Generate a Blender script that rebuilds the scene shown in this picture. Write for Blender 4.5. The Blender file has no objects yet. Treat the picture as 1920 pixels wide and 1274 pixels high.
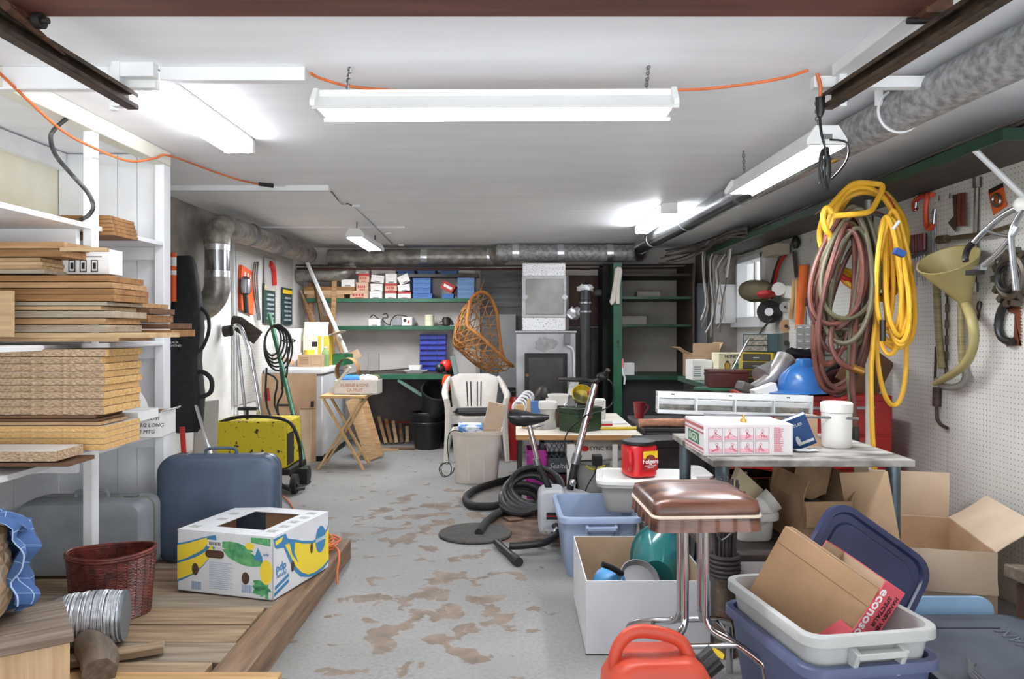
import bpy, math, random
from mathutils import Matrix, Vector, Euler
random.seed(7)
SC = bpy.context.scene
COL = SC.collection
PI = math.pi
# ---------------------------------------------------------------- camera, world, exposure
FPX, VX, VY, EYE = 1400.0, 967.0, 618.0, 1.25
cam_d = bpy.data.cameras.new('camera')
cam_d.sensor_fit = 'HORIZONTAL'; cam_d.sensor_width = 36.0
cam_d.lens = 36.0*FPX/1920.0
cam_d.shift_x = -(VX-960.0)/1920.0
cam_d.shift_y = -(637.0-VY)/1920.0
cam_d.clip_start = 0.05; cam_d.clip_end = 200
cam = bpy.data.objects.new('camera', cam_d); COL.objects.link(cam)
cam.location = (0, 0, EYE); cam.rotation_euler = (PI/2, 0, 0)
SC.camera = cam
SC.view_settings.view_transform = 'Standard'
SC.view_settings.look = 'None'
SC.view_settings.gamma = 1.0
SC.view_settings.use_curve_mapping = False
SC.view_settings.exposure = 0.54
SC.cycles.max_bounces = 10
SC.cycles.diffuse_bounces = 7
SC.cycles.sample_clamp_indirect = 6.0
world = bpy.data.worlds.new('overcast_sky'); SC.world = world
world.use_nodes = True
_bg = world.node_tree.nodes['Background']
_bg.inputs['Color'].default_value = (0.93, 0.97, 1.0, 1)
_bg.inputs['Strength'].default_value = 1.45
TUBE_STRENGTH = 62.0
bounce_sun_d = bpy.data.lights.new('bounce_sun', 'SUN'); bounce_sun_d.energy = 26.0; bounce_sun_d.angle = 0.02; bounce_sun_d.color = (0.97, 0.985, 1.0)
bounce_sun = bpy.data.objects.new('bounce_sun', bounce_sun_d); COL.objects.link(bounce_sun); bounce_sun.location = (0, 6, 12); bounce_sun.rotation_euler = (math.radians(-30), 0, 0)  # added lamp: lights the driveway so its bounce brightens the ceiling

# ---------------------------------------------------------------- helpers
def lin(c):
    c = c/255.0
    return c/12.92 if c <= 0.04045 else ((c+0.055)/1.055)**2.4
def rgb(t): return (lin(t[0]), lin(t[1]), lin(t[2]), 1.0)
def W(px, py, D): return Vector(((px-VX)*D/FPX, D, EYE-(py-VY)*D/FPX))
def G(px, py, z=0.0):
    D = (EYE-z)*FPX/(py-VY); return W(px, py, D)
def fit(x0, y0, x1, y1, D):
    k = D/FPX
    return ((x0+x1)/2-VX)*k, EYE-(y1-VY)*k, (x1-x0)*k, (y1-y0)*k
XR, XL, YB, ZC = 2.27, -2.40, 8.45, 2.174
def RW(px, py, off=0.0):
    X = XR-off; return W(px, py, X*FPX/(px-VX))
def LW(px, py, off=0.0):
    X = XL+off; return W(px, py, X*FPX/(px-VX))

_mc = {}
def mt(name, c, rough=0.6, metal=0.0, var=0.10, sc=5.0, bump=0.0, c2=None, lo=0.35, hi=0.65, st=(1,1,1),
       detail=6.0, bsc=None, emit=0.0, trans=0.0, alpha=1.0, rot=(0,0,0), coat=0.0, bd=0.004):
    if name in _mc: return _mc[name]
    m = bpy.data.materials.new(name); _mc[name] = m
    m.use_nodes = True
    nt = m.node_tree; N = nt.nodes; L = nt.links
    b = N['Principled BSDF']
    b.inputs['Roughness'].default_value = rough
    b.inputs['Metallic'].default_value = metal
    if coat: b.inputs['Coat Weight'].default_value = coat
    tc = N.new('ShaderNodeTexCoord'); mp = N.new('ShaderNodeMapping')
    mp.inputs['Scale'].default_value = st; mp.inputs['Rotation'].default_value = rot
    L.new(tc.outputs['Object'], mp.inputs['Vector'])
    no = N.new('ShaderNodeTexNoise'); no.inputs['Scale'].default_value = sc; no.inputs['Detail'].default_value = detail
    L.new(mp.outputs['Vector'], no.inputs['Vector'])
    a = rgb(c)
    if c2 is None:
        A = tuple(max(0, x*(1-var)) for x in a[:3])+(1,); B = tuple(min(1, x*(1+var)) for x in a[:3])+(1,)
    else: A, B = a, rgb(c2)
    rp = N.new('ShaderNodeValToRGB')
    rp.color_ramp.elements[0].position = lo; rp.color_ramp.elements[1].position = hi
    rp.color_ramp.elements[0].color = A; rp.color_ramp.elements[1].color = B
    L.new(no.outputs['Fac'], rp.inputs['Fac']); L.new(rp.outputs['Color'], b.inputs['Base Color'])
    if bump:
        n2 = N.new('ShaderNodeTexNoise'); n2.inputs['Scale'].default_value = bsc or sc*3; n2.inputs['Detail'].default_value = 5
        L.new(mp.outputs['Vector'], n2.inputs['Vector'])
        bp = N.new('ShaderNodeBump'); bp.inputs['Strength'].default_value = bump; bp.inputs['Distance'].default_value = bd
        L.new(n2.outputs['Fac'], bp.inputs['Height']); L.new(bp.outputs['Normal'], b.inputs['Normal'])
    if emit:
        b.inputs['Emission Color'].default_value = rgb(c); b.inputs['Emission Strength'].default_value = emit
    if trans: b.inputs['Transmission Weight'].default_value = trans; b.inputs['IOR'].default_value = 1.2
    if alpha < 1: b.inputs['Alpha'].default_value = alpha
    return m
def wood(name, c, c2, axis=0, sc=3.0, rough=0.65, bump=0.25, lo=0.3, hi=0.7, k=14):
    st = [k, k, k]; st[axis] = 1.0
    return mt(name, c, rough=rough, c2=c2, sc=sc, st=tuple(st), bump=bump, lo=lo, hi=hi, bsc=sc*1.5, bd=0.002)

class M:
    """collects geometry for one mesh object"""
    def __init__(s): s.v = []; s.f = []; s.mi = []; s.T = Matrix()
    def add(s, vs, fs, m=0):
        o = len(s.v)
        for p in vs: s.v.append(tuple(s.T @ Vector(p)))
        for f in fs: s.f.append([i+o for i in f]); s.mi.append(m)
        return s
    def box(s, c, d, m=0, R=None, tp=1.0):
        x, y, z = d[0]/2, d[1]/2, d[2]/2
        R = R.to_matrix() if isinstance(R, Euler) else (Euler(R).to_matrix() if R else Matrix.Identity(3))
        c = Vector(c)
        vs = [c+R@Vector(p) for p in ((-x,-y,-z),(x,-y,-z),(x,y,-z),(-x,y,-z),(-x*tp,-y*tp,z),(x*tp,-y*tp,z),(x*tp,y*tp,z),(-x*tp,y*tp,z))]
        return s.add(vs, [(3,2,1,0),(4,5,6,7),(0,1,5,4),(1,2,6,5),(2,3,7,6),(3,0,4,7)], m)
    def bb(s, x0, x1, y0, y1, z0, z1, m=0):
        return s.box(((x0+x1)/2,(y0+y1)/2,(z0+z1)/2),(x1-x0,y1-y0,z1-z0),m)
    def beam(s, a, b, w, t, m=0, up=(0,0,1)):
        """a bar from a to b, width w (sideways), thickness t"""
        a, b = Vector(a), Vector(b); d = (b-a); L = d.length; d.normalize()
        u = Vector(up)
        sd = d.cross(u)
        if sd.length < 1e-4: sd = d.cross(Vector((1,0,0)))
        sd.normalize(); n = sd.cross(d)
        vs = []
        for q in (a, b):
            for (i, j) in ((-1,-1),(1,-1),(1,1),(-1,1)): vs.append(q+sd*(i*w/2)+n*(j*t/2))
        return s.add(vs, [(0,1,2,3),(7,6,5,4),(0,4,5,1),(1,5,6,2),(2,6,7,3),(3,7,4,0)], m)
    def loft(s, loops, m=0, cap0=True, cap1=True, ring=False):
        n = len(loops[0]); vs = [p for l in loops for p in l]; fs = []
        K = len(loops)
        for k in range(K if ring else K-1):
            for i in range(n):
                a, b = k*n+i, k*n+(i+1)%n; c, d = ((k+1)%K)*n+(i+1)%n, ((k+1)%K)*n+i
                fs.append((a,b,c,d))
        if not ring:
            if cap0: fs.append(tuple(reversed(range(n))))
            if cap1: fs.append(tuple((K-1)*n+i for i in range(n)))
        return s.add(vs, fs, m)
    def cyl(s, a, b, r0, r1=None, n=16, m=0, cap=True):
        a, b = Vector(a), Vector(b); r1 = r0 if r1 is None else r1
        d = (b-a).normalized(); u = d.cross(Vector((0,0,1)))
        if u.length < 1e-3: u = Vector((1,0,0))
        u.normalize(); w = d.cross(u)
        loops = [[q+(u*math.cos(2*PI*i/n)+w*math.sin(2*PI*i/n))*r for i in range(n)] for q, r in ((a,r0),(b,r1))]
        return s.loft(loops, m, cap, cap)
    def tube(s, pts, r, n=8, m=0, sub=0, closed=False):
        pts = [Vector(p) for p in pts]
        rs = list(r) if isinstance(r, (list, tuple)) else [r]*len(pts)
        if sub:
            q = []; qr = []; K = len(pts)
            for i in range(K if closed else K-1):
                g = lambda j: pts[j % K] if closed else pts[max(0, min(K-1, j))]
                p0, p1, p2, p3 = g(i-1), g(i), g(i+1), g(i+2)
                r1_, r2_ = rs[i % K], rs[(i+1) % K]
                for t in range(sub):
                    t /= sub
                    q.append(0.5*((2*p1)+(p2-p0)*t+(2*p0-5*p1+4*p2-p3)*t*t+(3*p1-p0-3*p2+p3)*t**3)); qr.append(r1_+(r2_-r1_)*t)
            if not closed: q.append(pts[-1]); qr.append(rs[-1])
            pts, rs = q, qr
        K = len(pts); loops = []; u = None
        for i in range(K):
            a = pts[(i-1) % K] if closed else pts[max(0, i-1)]
            b = pts[(i+1) % K] if closed else pts[min(K-1, i+1)]
            d = b-a
            if d.length < 1e-9: d = Vector((0,0,1))
            d.normalize()
            if u is None:
                u = d.cross(Vector((0,0,1)))
                if u.length < 1e-3: u = d.cross(Vector((1,0,0)))
            else: u = u-d*u.dot(d)
            if u.length < 1e-6: u = d.orthogonal()
            u.normalize(); w = d.cross(u)
            loops.append([pts[i]+(u*math.cos(2*PI*j/n)+w*math.sin(2*PI*j/n))*rs[i] for j in range(n)])
        return s.loft(loops, m, ring=closed)
    def lathe(s, prof, n=24, m=0, c=(0,0,0), sx=1.0, sy=1.0):
        c = Vector(c)
        loops = [[c+Vector((max(r,1e-4)*sx*math.cos(2*PI*i/n), max(r,1e-4)*sy*math.sin(2*PI*i/n), z)) for i in range(n)] for r, z in prof]
        return s.loft(loops, m)
    def prism(s, poly, o, U, V, d, m=0):
        o, U, V = Vector(o), Vector(U), Vector(V); Nn = U.cross(V).normalized()*d
        n = len(poly)
        vs = [o+U*a+V*b for a, b in poly]+[o+U*a+V*b+Nn for a, b in poly]
        fs = [tuple(reversed(range(n))), tuple(range(n, 2*n))]+[(i,(i+1)%n,n+(i+1)%n,n+i) for i in range(n)]
        return s.add(vs, fs, m)
    def quad(s, a, b, c, d, m=0): return s.add([a,b,c,d], [(0,1,2,3)], m)
    def ball(s, c, r, m=0, n=12, sq=(1,1,1)):
        c = Vector(c); K = max(4, n//2)
        loops = [[c+Vector((r*sq[0]*math.sin(PI*k/K)*math.cos(2*PI*i/n), r*sq[1]*math.sin(PI*k/K)*math.sin(2*PI*i/n), -r*sq[2]*math.cos(PI*k/K))) for i in range(n)] for k in range(1, K)]
        return s.loft(loops, m)
    def sheet(s, fn, nu, nv, t=0.0, m=0):
        """surface fn(u,v) 0..1, optionally thickened by t"""
        P_ = [[Vector(fn(i/nu, j/nv)) for j in range(nv+1)] for i in range(nu+1)]
        vs = [p for r in P_ for p in r]; w = nv+1
        fs = [(i*w+j,(i+1)*w+j,(i+1)*w+j+1,i*w+j+1) for i in range(nu) for j in range(nv)]
        if t:
            K = len(vs); back = []
            for i in range(nu+1):
                for j in range(nv+1):
                    du = P_[min(nu,i+1)][j]-P_[max(0,i-1)][j]; dv = P_[i][min(nv,j+1)]-P_[i][max(0,j-1)]
                    back.append(P_[i][j]-du.cross(dv).normalized()*t)
            fs += [tuple(reversed([a+K for a in f])) for f in fs]
            vs += back
            e = [(i*w) for i in range(nu+1)]+[nu*w+j for j in range(1,nv+1)]+[i*w+nv for i in range(nu-1,-1,-1)]+[j for j in range(nv-1,0,-1)]
            for a, b in zip(e, e[1:]+e[:1]): fs.append((a, a+K, b+K, b))
        return s.add(vs, fs, m)
    def rough(s, amp, seed=0):
        rnd = random.Random(seed)
        s.v = [(x+rnd.uniform(-amp,amp), y+rnd.uniform(-amp,amp), z+rnd.uniform(-amp,amp)) for x,y,z in s.v]; return s
    def build(s, name, mats, parent=None, bevel=0.0, angle=38, seg=2):
        me = bpy.data.meshes.new(name)
        me.from_pydata(s.v, [], s.f)
        mats = mats if isinstance(mats, (list, tuple)) else [mats]
        for m in mats: me.materials.append(m)
        me.polygons.foreach_set('material_index', [min(i, len(mats)-1) for i in s.mi])
        me.polygons.foreach_set('use_smooth', [True]*len(s.f))
        me.update()
        try: me.set_sharp_from_angle(angle=math.radians(angle))
        except Exception: pass
        o = bpy.data.objects.new(name, me); COL.objects.link(o)
        if parent: o.parent = parent
        if bevel:
            b = o.modifiers.new('bevel', 'BEVEL'); b.width = bevel; b.segments = seg; b.limit_method = 'ANGLE'; b.angle_limit = math.radians(40)
        return o
def rr(w, d, r, z, n=4, c=(0,0)):
    pts = []
    for cx, cy, a0 in ((w/2-r, d/2-r, 0), (-w/2+r, d/2-r, PI/2), (-w/2+r, -d/2+r, PI), (w/2-r, -d/2+r, 1.5*PI)):
        for i in range(n+1):
            a = a0+PI/2*i/n; pts.append(Vector((c[0]+cx+r*math.cos(a), c[1]+cy+r*math.sin(a), z)))
    return pts
def thing(name, label, cat, loc=(0,0,0), rot=0.0, group=None):
    o = bpy.data.objects.new(name, None); COL.objects.link(o)
    o.empty_display_size = 0.05
    o.location = loc; o.rotation_euler = rot if isinstance(rot, (tuple, list, Euler)) else (0, 0, rot)
    o['label'] = label; o['category'] = cat
    if group: o['group'] = group
    return o
def tag(o, label, cat, group=None, loc=None, rot=None):
    o['label'] = label; o['category'] = cat
    if group: o['group'] = group
    if loc is not None: o.location = loc
    if rot is not None: o.rotation_euler = rot if isinstance(rot, (tuple, list, Euler)) else (0, 0, rot)
    return o
def structure(o): o['kind'] = 'structure'; return o
def dup(root, label=None, loc=None, rot=None):
    r = root.copy(); COL.objects.link(r)
    if label: r['label'] = label
    if loc is not None: r.location = loc
    if rot is not None: r.rotation_euler = rot if isinstance(rot, (tuple, list)) else (0, 0, rot)
    for ch in root.children:
        c = ch.copy(); COL.objects.link(c); c.parent = r
        for g in ch.children:
            d = g.copy(); COL.objects.link(d); d.parent = c
    return r
def basis(x, y, z):
    """rotation whose local axes point along x,y,z"""
    return Matrix((Vector(x).normalized(), Vector(y).normalized(), Vector(z).normalized())).transposed().to_euler()
FRONT, RIGHT, LEFT, TOP = (PI/2,0,0), (PI/2,0,PI/2), (PI/2,0,-PI/2), (0,0,0)
def txt(parent, s, size, loc, rot, mat, name='lettering', ext=0.0006, align='CENTER', sx=1.0, shear=0.0, bold=0.0, sp=1.0):
    cu = bpy.data.curves.new('t', 'FONT'); cu.body = s; cu.size = size; cu.extrude = ext; cu.align_x = align; cu.align_y = 'CENTER'
    cu.shear = shear; cu.offset = bold; cu.resolution_u = 2; cu.space_line = sp
    to = bpy.data.objects.new('t', cu); COL.objects.link(to)
    me = bpy.data.meshes.new_from_object(to.evaluated_get(bpy.context.evaluated_depsgraph_get()))
    bpy.data.objects.remove(to)
    me.materials.clear(); me.materials.append(mat)
    o = bpy.data.objects.new(name, me); COL.objects.link(o); o.parent = parent
    o.location = loc; o.rotation_euler = rot; o.scale = (sx, 1, 1)
    return o
# ---------------------------------------------------------------- common materials
WHITE = mt('white_paint', (222,222,222), 0.55, var=0.05, sc=3, bump=0.08, bsc=40)
SHELFW = mt('shelf_white_paint', (234,235,237), 0.6, var=0.05, sc=5, bump=0.1, bsc=30)
GREEN = mt('green_paint', (28,92,62), 0.5, c2=(20,74,50), sc=7)
DKGREEN = mt('dark_green_paint', (22,62,42), 0.45, c2=(16,48,34), sc=9)
BLACK = mt('black_plastic', (22,22,23), 0.45, var=0.2)
RUBBER = mt('black_rubber', (28,28,29), 0.75, var=0.25, sc=20, bump=0.1)
CHROME = mt('chrome', (215,215,218), 0.14, 1.0, var=0.04)
STEEL = mt('steel', (150,150,152), 0.35, 1.0, var=0.15, sc=12)
GALV = mt('galvanised_steel', (150,152,154), 0.34, 0.9, c2=(205,207,209), sc=26, bump=0.15, bsc=30)
DKMETAL = mt('dark_metal', (58,55,52), 0.5, 0.7, var=0.25, sc=15)
RUST = mt('rusty_track_steel', (52,44,38), 0.65, 0.5, c2=(86,68,52), sc=18)
CARD = mt('cardboard', (196,166,134), 0.85, c2=(178,147,115), sc=4, bump=0.05)
CARDL = mt('pale_cardboard', (208,187,163), 0.85, c2=(194,171,146), sc=4, bump=0.05)
CARDIN = mt('cardboard_inside', (184,159,131), 0.9, c2=(166,141,113), sc=6)
PAPER = mt('white_card', (228,228,226), 0.75, var=0.05, sc=6)
TAPE = mt('clear_packing_tape', (205,190,165), 0.15, var=0.05)
INK = mt('black_ink', (25,25,28), 0.7, var=0.05)
YEL = mt('yellow_paint', (226,190,40), 0.5, var=0.08)
RED = mt('red_paint', (178,28,24), 0.4, var=0.1)
BLUE = mt('blue_print', (60,110,165), 0.6, var=0.06)
CLEAR = mt('frosted_clear_plastic', (226,226,224), 0.25, var=0.03, trans=0.55)
WPLAST = mt('white_plastic', (228,226,220), 0.4, var=0.04)
WOODN = wood('light_pine', (214,178,128), (190,150,100), 0)
WOODV = wood('light_pine_upright', (214,178,128), (190,150,100), 2)
WOODD = wood('dark_old_wood', (72,60,50), (110,95,80), 0)

# ---------------------------------------------------------------- setting: floor, ceiling, walls
def floor_mat():
    m = bpy.data.materials.new('painted_concrete'); m.use_nodes = True
    nt = m.node_tree; N = nt.nodes; L = nt.links; b = N['Principled BSDF']
    tc = N.new('ShaderNodeTexCoord')
    def noise(sc, det=6, dist=0.0, st=None):
        n = N.new('ShaderNodeTexNoise'); n.inputs['Scale'].default_value = sc; n.inputs['Detail'].default_value = det; n.inputs['Distortion'].default_value = dist
        if st:
            mp = N.new('ShaderNodeMapping'); mp.inputs['Scale'].default_value = st; mp.inputs['Location'].default_value = (3.1, 1.7, 0)
            L.new(tc.outputs['Object'], mp.inputs['Vector']); L.new(mp.outputs['Vector'], n.inputs['Vector'])
        else: L.new(tc.outputs['Object'], n.inputs['Vector'])
        return n.outputs['Fac']
    def ramp(src, stops):
        r = N.new('ShaderNodeValToRGB')
        while len(r.color_ramp.elements) < len(stops): r.color_ramp.elements.new(0.5)
        for e, (p, c) in zip(r.color_ramp.elements, stops): e.position = p; e.color = c if len(c) == 4 else rgb(c)
        L.new(src, r.inputs['Fac']); return r.outputs['Color']
    def mix(fac, a, c):
        x = N.new('ShaderNodeMix'); x.data_type = 'RGBA'
        L.new(fac, x.inputs['Factor']); L.new(a, x.inputs['A']); L.new(c, x.inputs['B']); return x.outputs['Result']
    def mth(op, a, c):
        x = N.new('ShaderNodeMath'); x.operation = op; x.use_clamp = True
        for i, q in enumerate((a, c)):
            if isinstance(q, (int, float)): x.inputs[i].default_value = q
            else: L.new(q, x.inputs[i])
        return x.outputs[0]
    K0, K1 = (0,0,0,1), (1,1,1,1)
    base = ramp(noise(1.6, 8), [(0.3, (126,125,123)), (0.7, (147,146,144))])
    grit = ramp(noise(60, 4), [(0.35, (100,98,95)), (0.6, (151,150,147))])
    col = mix(mth('MULTIPLY', noise(3.0, 5), 0.45), base, grit)
    # worn bare-concrete patches, mostly in the middle aisle
    sep = N.new('ShaderNodeSeparateXYZ'); L.new(tc.outputs['Object'], sep.inputs[0])
    def blob(cx, cy, rx, ry, edge=0.9):
        mp = N.new('ShaderNodeMapping'); mp.inputs['Location'].default_value = (-cx/rx, -cy/ry, 0); mp.inputs['Scale'].default_value = (1/rx, 1/ry, 0)
        L.new(tc.outputs['Object'], mp.inputs['Vector'])
        g = N.new('ShaderNodeTexGradient'); g.gradient_type = 'SPHERICAL'; L.new(mp.outputs['Vector'], g.inputs['Vector'])
        return g.outputs['Fac']
    aisle = mth('MAXIMUM', mth('MAXIMUM', blob(-0.55, 4.9, 0.9, 1.3), blob(-0.35, 3.3, 0.55, 1.0)), blob(-0.45, 2.3, 0.4, 0.4))
    wear = mth('ADD', mth('MULTIPLY', aisle, 0.17), noise(6.5, 12, 0.3))
    wm = ramp(wear, [(0.635, K0), (0.66, K1)])
    worn = ramp(noise(9, 7), [(0.3, (98,82,70)), (0.7, (136,120,106))])
    col = mix(wm, col, worn)
    # dark oily water stain beside the exercise bike
    st = mth('ADD', blob(0.1, 4.75, 0.55, 0.75), mth('MULTIPLY', noise(6, 7, 0.6), 0.9))
    st = ramp(st, [(0.82, K0), (0.92, K1)])
    stc = ramp(noise(10, 5), [(0.35, (52,34,26)), (0.65, (112,88,70))])
    col = mix(st, col, stc)
    # hairline cracks
    vo = N.new('ShaderNodeTexVoronoi'); vo.feature = 'DISTANCE_TO_EDGE'; vo.inputs['Scale'].default_value = 0.9
    ds = N.new('ShaderNodeTexNoise'); ds.inputs['Scale'].default_value = 5; L.new(tc.outputs['Object'], ds.inputs['Vector'])
    va = N.new('ShaderNodeVectorMath'); va.operation = 'MULTIPLY_ADD'; va.inputs[1].default_value = (0.35,0.35,0); L.new(ds.outputs['Color'], va.inputs[0]); L.new(tc.outputs['Object'], va.inputs[2])
    L.new(va.outputs[0], vo.inputs['Vector'])
    cr = ramp(vo.outputs['Distance'], [(0.0, K1), (0.0022, K0)])
    crc = ramp(noise(4, 2), [(0.3, (122,108,96)), (0.7, (160,150,140))])
    col = mix(mth('MULTIPLY', cr, 0.5), col, crc)
    spk = ramp(noise(38, 2), [(0.68, K0), (0.71, K1)])
    col = mix(mth('MULTIPLY', spk, 0.5), col, crc)
    L.new(col, b.inputs['Base Color']); b.inputs['Roughness'].default_value = 0.62
    bp = N.new('ShaderNodeBump'); bp.inputs['Strength'].default_value = 0.35; bp.inputs['Distance'].default_value = 0.004
    hb = mth('SUBTRACT', noise(14, 8), mth('MULTIPLY', wm, 0.4)); L.new(hb, bp.inputs['Height']); L.new(bp.outputs['Normal'], b.inputs['Normal'])
    return m
FLOORM = floor_mat()
CEILM = mt('ceiling_paint', (239,240,242), 0.6, c2=(245,246,248), sc=1.6, st=(1,6,1), bump=0.06, bsc=3)
PLAST = mt('whitewashed_masonry', (206,204,200), 0.85, c2=(238,237,234), sc=2.2, lo=0.28, hi=0.5, bump=0.6, bsc=7, bd=0.012)
BACKW = mt('grey_block_wall', (196,189,182), 0.85, c2=(218,212,206), sc=2.5, bump=0.6, bsc=6, bd=0.012)
CREAM = mt('cream_plaster', (214,205,178), 0.9, c2=(232,228,210), sc=3, bump=0.8, bsc=6, bd=0.01)
structure(M().bb(XL-0.1, XR+0.1, -0.35, YB+0.1, -0.12, 0.0).build('floor', FLOORM))
structure(M().bb(-14, 14, -14, -0.35, -0.14, -0.02).build('ground', mt('driveway_concrete', (190,193,196), 0.9, var=0.1, sc=30)))
structure(M().bb(XL-0.1, XR+0.1, 0.6, YB+0.1, ZC, ZC+0.12).build('ceiling', CEILM))
m = M(); m.bb(XL-0.12, XL, -0.35, YB+0.1, 0, ZC)
structure(m.build('wall_left', PLAST))
m = M().prism([(4.5,1.30),(5.0,1.22),(5.35,1.42),(5.6,1.36),(5.75,1.62),(6.1,1.80),(6.3,2.172),(4.5,2.172)],(XL+0.001,0,0),(0,1,0),(0,0,1),0.006)
structure(m.build('wall_bare_masonry', mt('bare_taupe_masonry', (112,106,98), 0.9, c2=(150,143,134), sc=4, bump=0.7, bsc=8, bd=0.012)))
m = M(); m.bb(XL, XR, YB, YB+0.12, 0, ZC)
structure(m.build('wall_back', BACKW))
# right wall with the window opening cut out
WY0, WY1, WZ0, WZ1 = 6.80, 7.62, 1.32, 1.96
m = M()
m.bb(XR, XR+0.2, -0.35, WY0, 0, ZC); m.bb(XR, XR+0.2, WY1, YB+0.1, 0, ZC)
m.bb(XR, XR+0.2, WY0, WY1, 0, WZ0); m.bb(XR, XR+0.2, WY0, WY1, WZ1, ZC)
structure(m.build('wall_right', mt('right_masonry', (196,193,188), 0.9, c2=(226,224,220), sc=3, bump=0.6, bsc=8, bd=0.01)))
# window
w = M()
fx0, fx1 = XR-0.03, XR+0.12
w.bb(fx0, fx1, WY0, WY1, WZ0, WZ0+0.05); w.bb(fx0, fx1, WY0, WY1, WZ1-0.05, WZ1)
w.bb(fx0, fx1, WY0, WY0+0.05, WZ0, WZ1); w.bb(fx0, fx1, WY1-0.05, WY1, WZ0, WZ1)
w.bb(XR+0.06, XR+0.09, 7.28, 7.32, WZ0, WZ1)
win = structure(w.build('window_1', WHITE, bevel=0.004))
structure(M().bb(XR+0.072, XR+0.078, WY0+0.05, WY1-0.05, WZ0+0.05, WZ1-0.05).build('window_pane', mt('window_glass', (255,255,255), 0.0, var=0.0, trans=1.0), win))
w = M(); w.bb(XR-0.07, XR, WY0-0.04, WY1+0.04, WZ0-0.05, WZ0)
structure(w.build('window_sill', WHITE, win, bevel=0.004))

# pegboard sheets: holes punched by the shader at one inch centres
def peg_mat(name, ax, c=(204,202,196)):
    m = bpy.data.materials.new(name); m.use_nodes = True
    nt = m.node_tree; N = nt.nodes; L = nt.links; b = N['Principled BSDF']
    tc = N.new('ShaderNodeTexCoord'); sp = N.new('ShaderNodeSeparateXYZ'); L.new(tc.outputs['Object'], sp.inputs[0])
    def f(src):
        a = N.new('ShaderNodeMath'); a.operation = 'PINGPONG'; a.inputs[1].default_value = 0.0127; L.new(src, a.inputs[0])
        s_ = N.new('ShaderNodeMath'); s_.operation = 'POWER'; s_.inputs[1].default_value = 2; L.new(a.outputs[0], s_.inputs[0]); return s_.outputs[0]
    ad = N.new('ShaderNodeMath'); ad.operation = 'ADD'; L.new(f(sp.outputs[ax]), ad.inputs[0]); L.new(f(sp.outputs['Z']), ad.inputs[1])
    lt = N.new('ShaderNodeMath'); lt.operation = 'LESS_THAN'; lt.inputs[1].default_value = 0.0027**2; L.new(ad.outputs[0], lt.inputs[0])
    no = N.new('ShaderNodeTexNoise'); no.inputs['Scale'].default_value = 2.5; no.inputs['Detail'].default_value = 6; L.new(tc.outputs['Object'], no.inputs['Vector'])
    rp = N.new('ShaderNodeValToRGB'); rp.color_ramp.elements[0].position = 0.3; rp.color_ramp.elements[1].position = 0.6
    rp.color_ramp.elements[0].color = rgb(tuple(x-16 for x in c)); rp.color_ramp.elements[1].color = rgb(c); L.new(no.outputs['Fac'], rp.inputs['Fac'])
    x = N.new('ShaderNodeMix'); x.data_type = 'RGBA'; L.new(lt.outputs[0], x.inputs['Factor']); L.new(rp.outputs['Color'], x.inputs['A']); x.inputs['B'].default_value = rgb((70,66,62))
    L.new(x.outputs['Result'], b.inputs['Base Color']); b.inputs['Roughness'].default_value = 0.6
    return m
PEG = peg_mat('white_pegboard', 'Y')
PT = 0.012
for (y0, y1) in ((0.4, 3.9), (3.905, 6.42)):
    structure(M().bb(XR-PT, XR, y0, y1, 0.12, 2.03).build('wall_panel_right', PEG))
structure(M().bb(XL, XL+PT, 6.35, 8.0, 0.6, 2.0).build('wall_panel_left', PEG))
# ceiling battens and trims
m = M(); m.bb(-2.39, -1.395, 2.62, 2.66, 2.095, ZC)
structure(m.build('trim_1', WHITE, bevel=0.003))
m = M(); m.bb(-1.25, -0.74, 2.62, 2.66, 2.125, ZC)
structure(m.build('trim_2', WHITE, bevel=0.003))
m = M(); m.bb(-2.3, -1.2, 4.78, 4.82, 2.14, ZC)
structure(m.build('trim_3', WHITE, bevel=0.003))
structure(M().bb(-2.3, -1.0, 6.7, 6.72, 2.16, ZC).build('trim_4', WHITE))
m = M(); m.bb(1.04, 1.50, 2.60, 2.64, 2.095, 2.135)
structure(m.build('trim_5', WHITE, bevel=0.003))
m = M(); m.bb(1.10, 1.16, 2.05, 2.60, 2.13, ZC)
structure(m.build('trim_6', WHITE, bevel=0.003))
# ---------------------------------------------------------------- strip lights
LAMP = mt('fluorescent_tube_glow', (246,249,255), 0.4, var=0.0, emit=TUBE_STRENGTH)
LAMPB = mt('bare_tube_glow', (246,249,255), 0.4, var=0.0, emit=17.0)
LAMPF = mt('far_tube_glow', (246,249,255), 0.4, var=0.0, emit=140.0)
LAMPR = mt('rear_tube_glow', (246,249,255), 0.4, var=0.0, emit=48.0)
ENAMEL = mt('white_enamel', (226,226,224), 0.35, var=0.04)
def chain_mesh(a, b, r=0.0025, n=9, w=0.007):
    a, b = Vector(a), Vector(b); d = (b-a)/n; m = M()
    e = d.normalized(); u = e.orthogonal().normalized(); v = e.cross(u)
    for i in range(n):
        c = a+d*(i+0.5); s_ = u if i % 2 else v; L = d.length*0.68
        m.tube([c+e*L*math.cos(t*PI/4)+s_*w*math.sin(t*PI/4) for t in range(8)], r, 5, closed=True)
    return m
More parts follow.
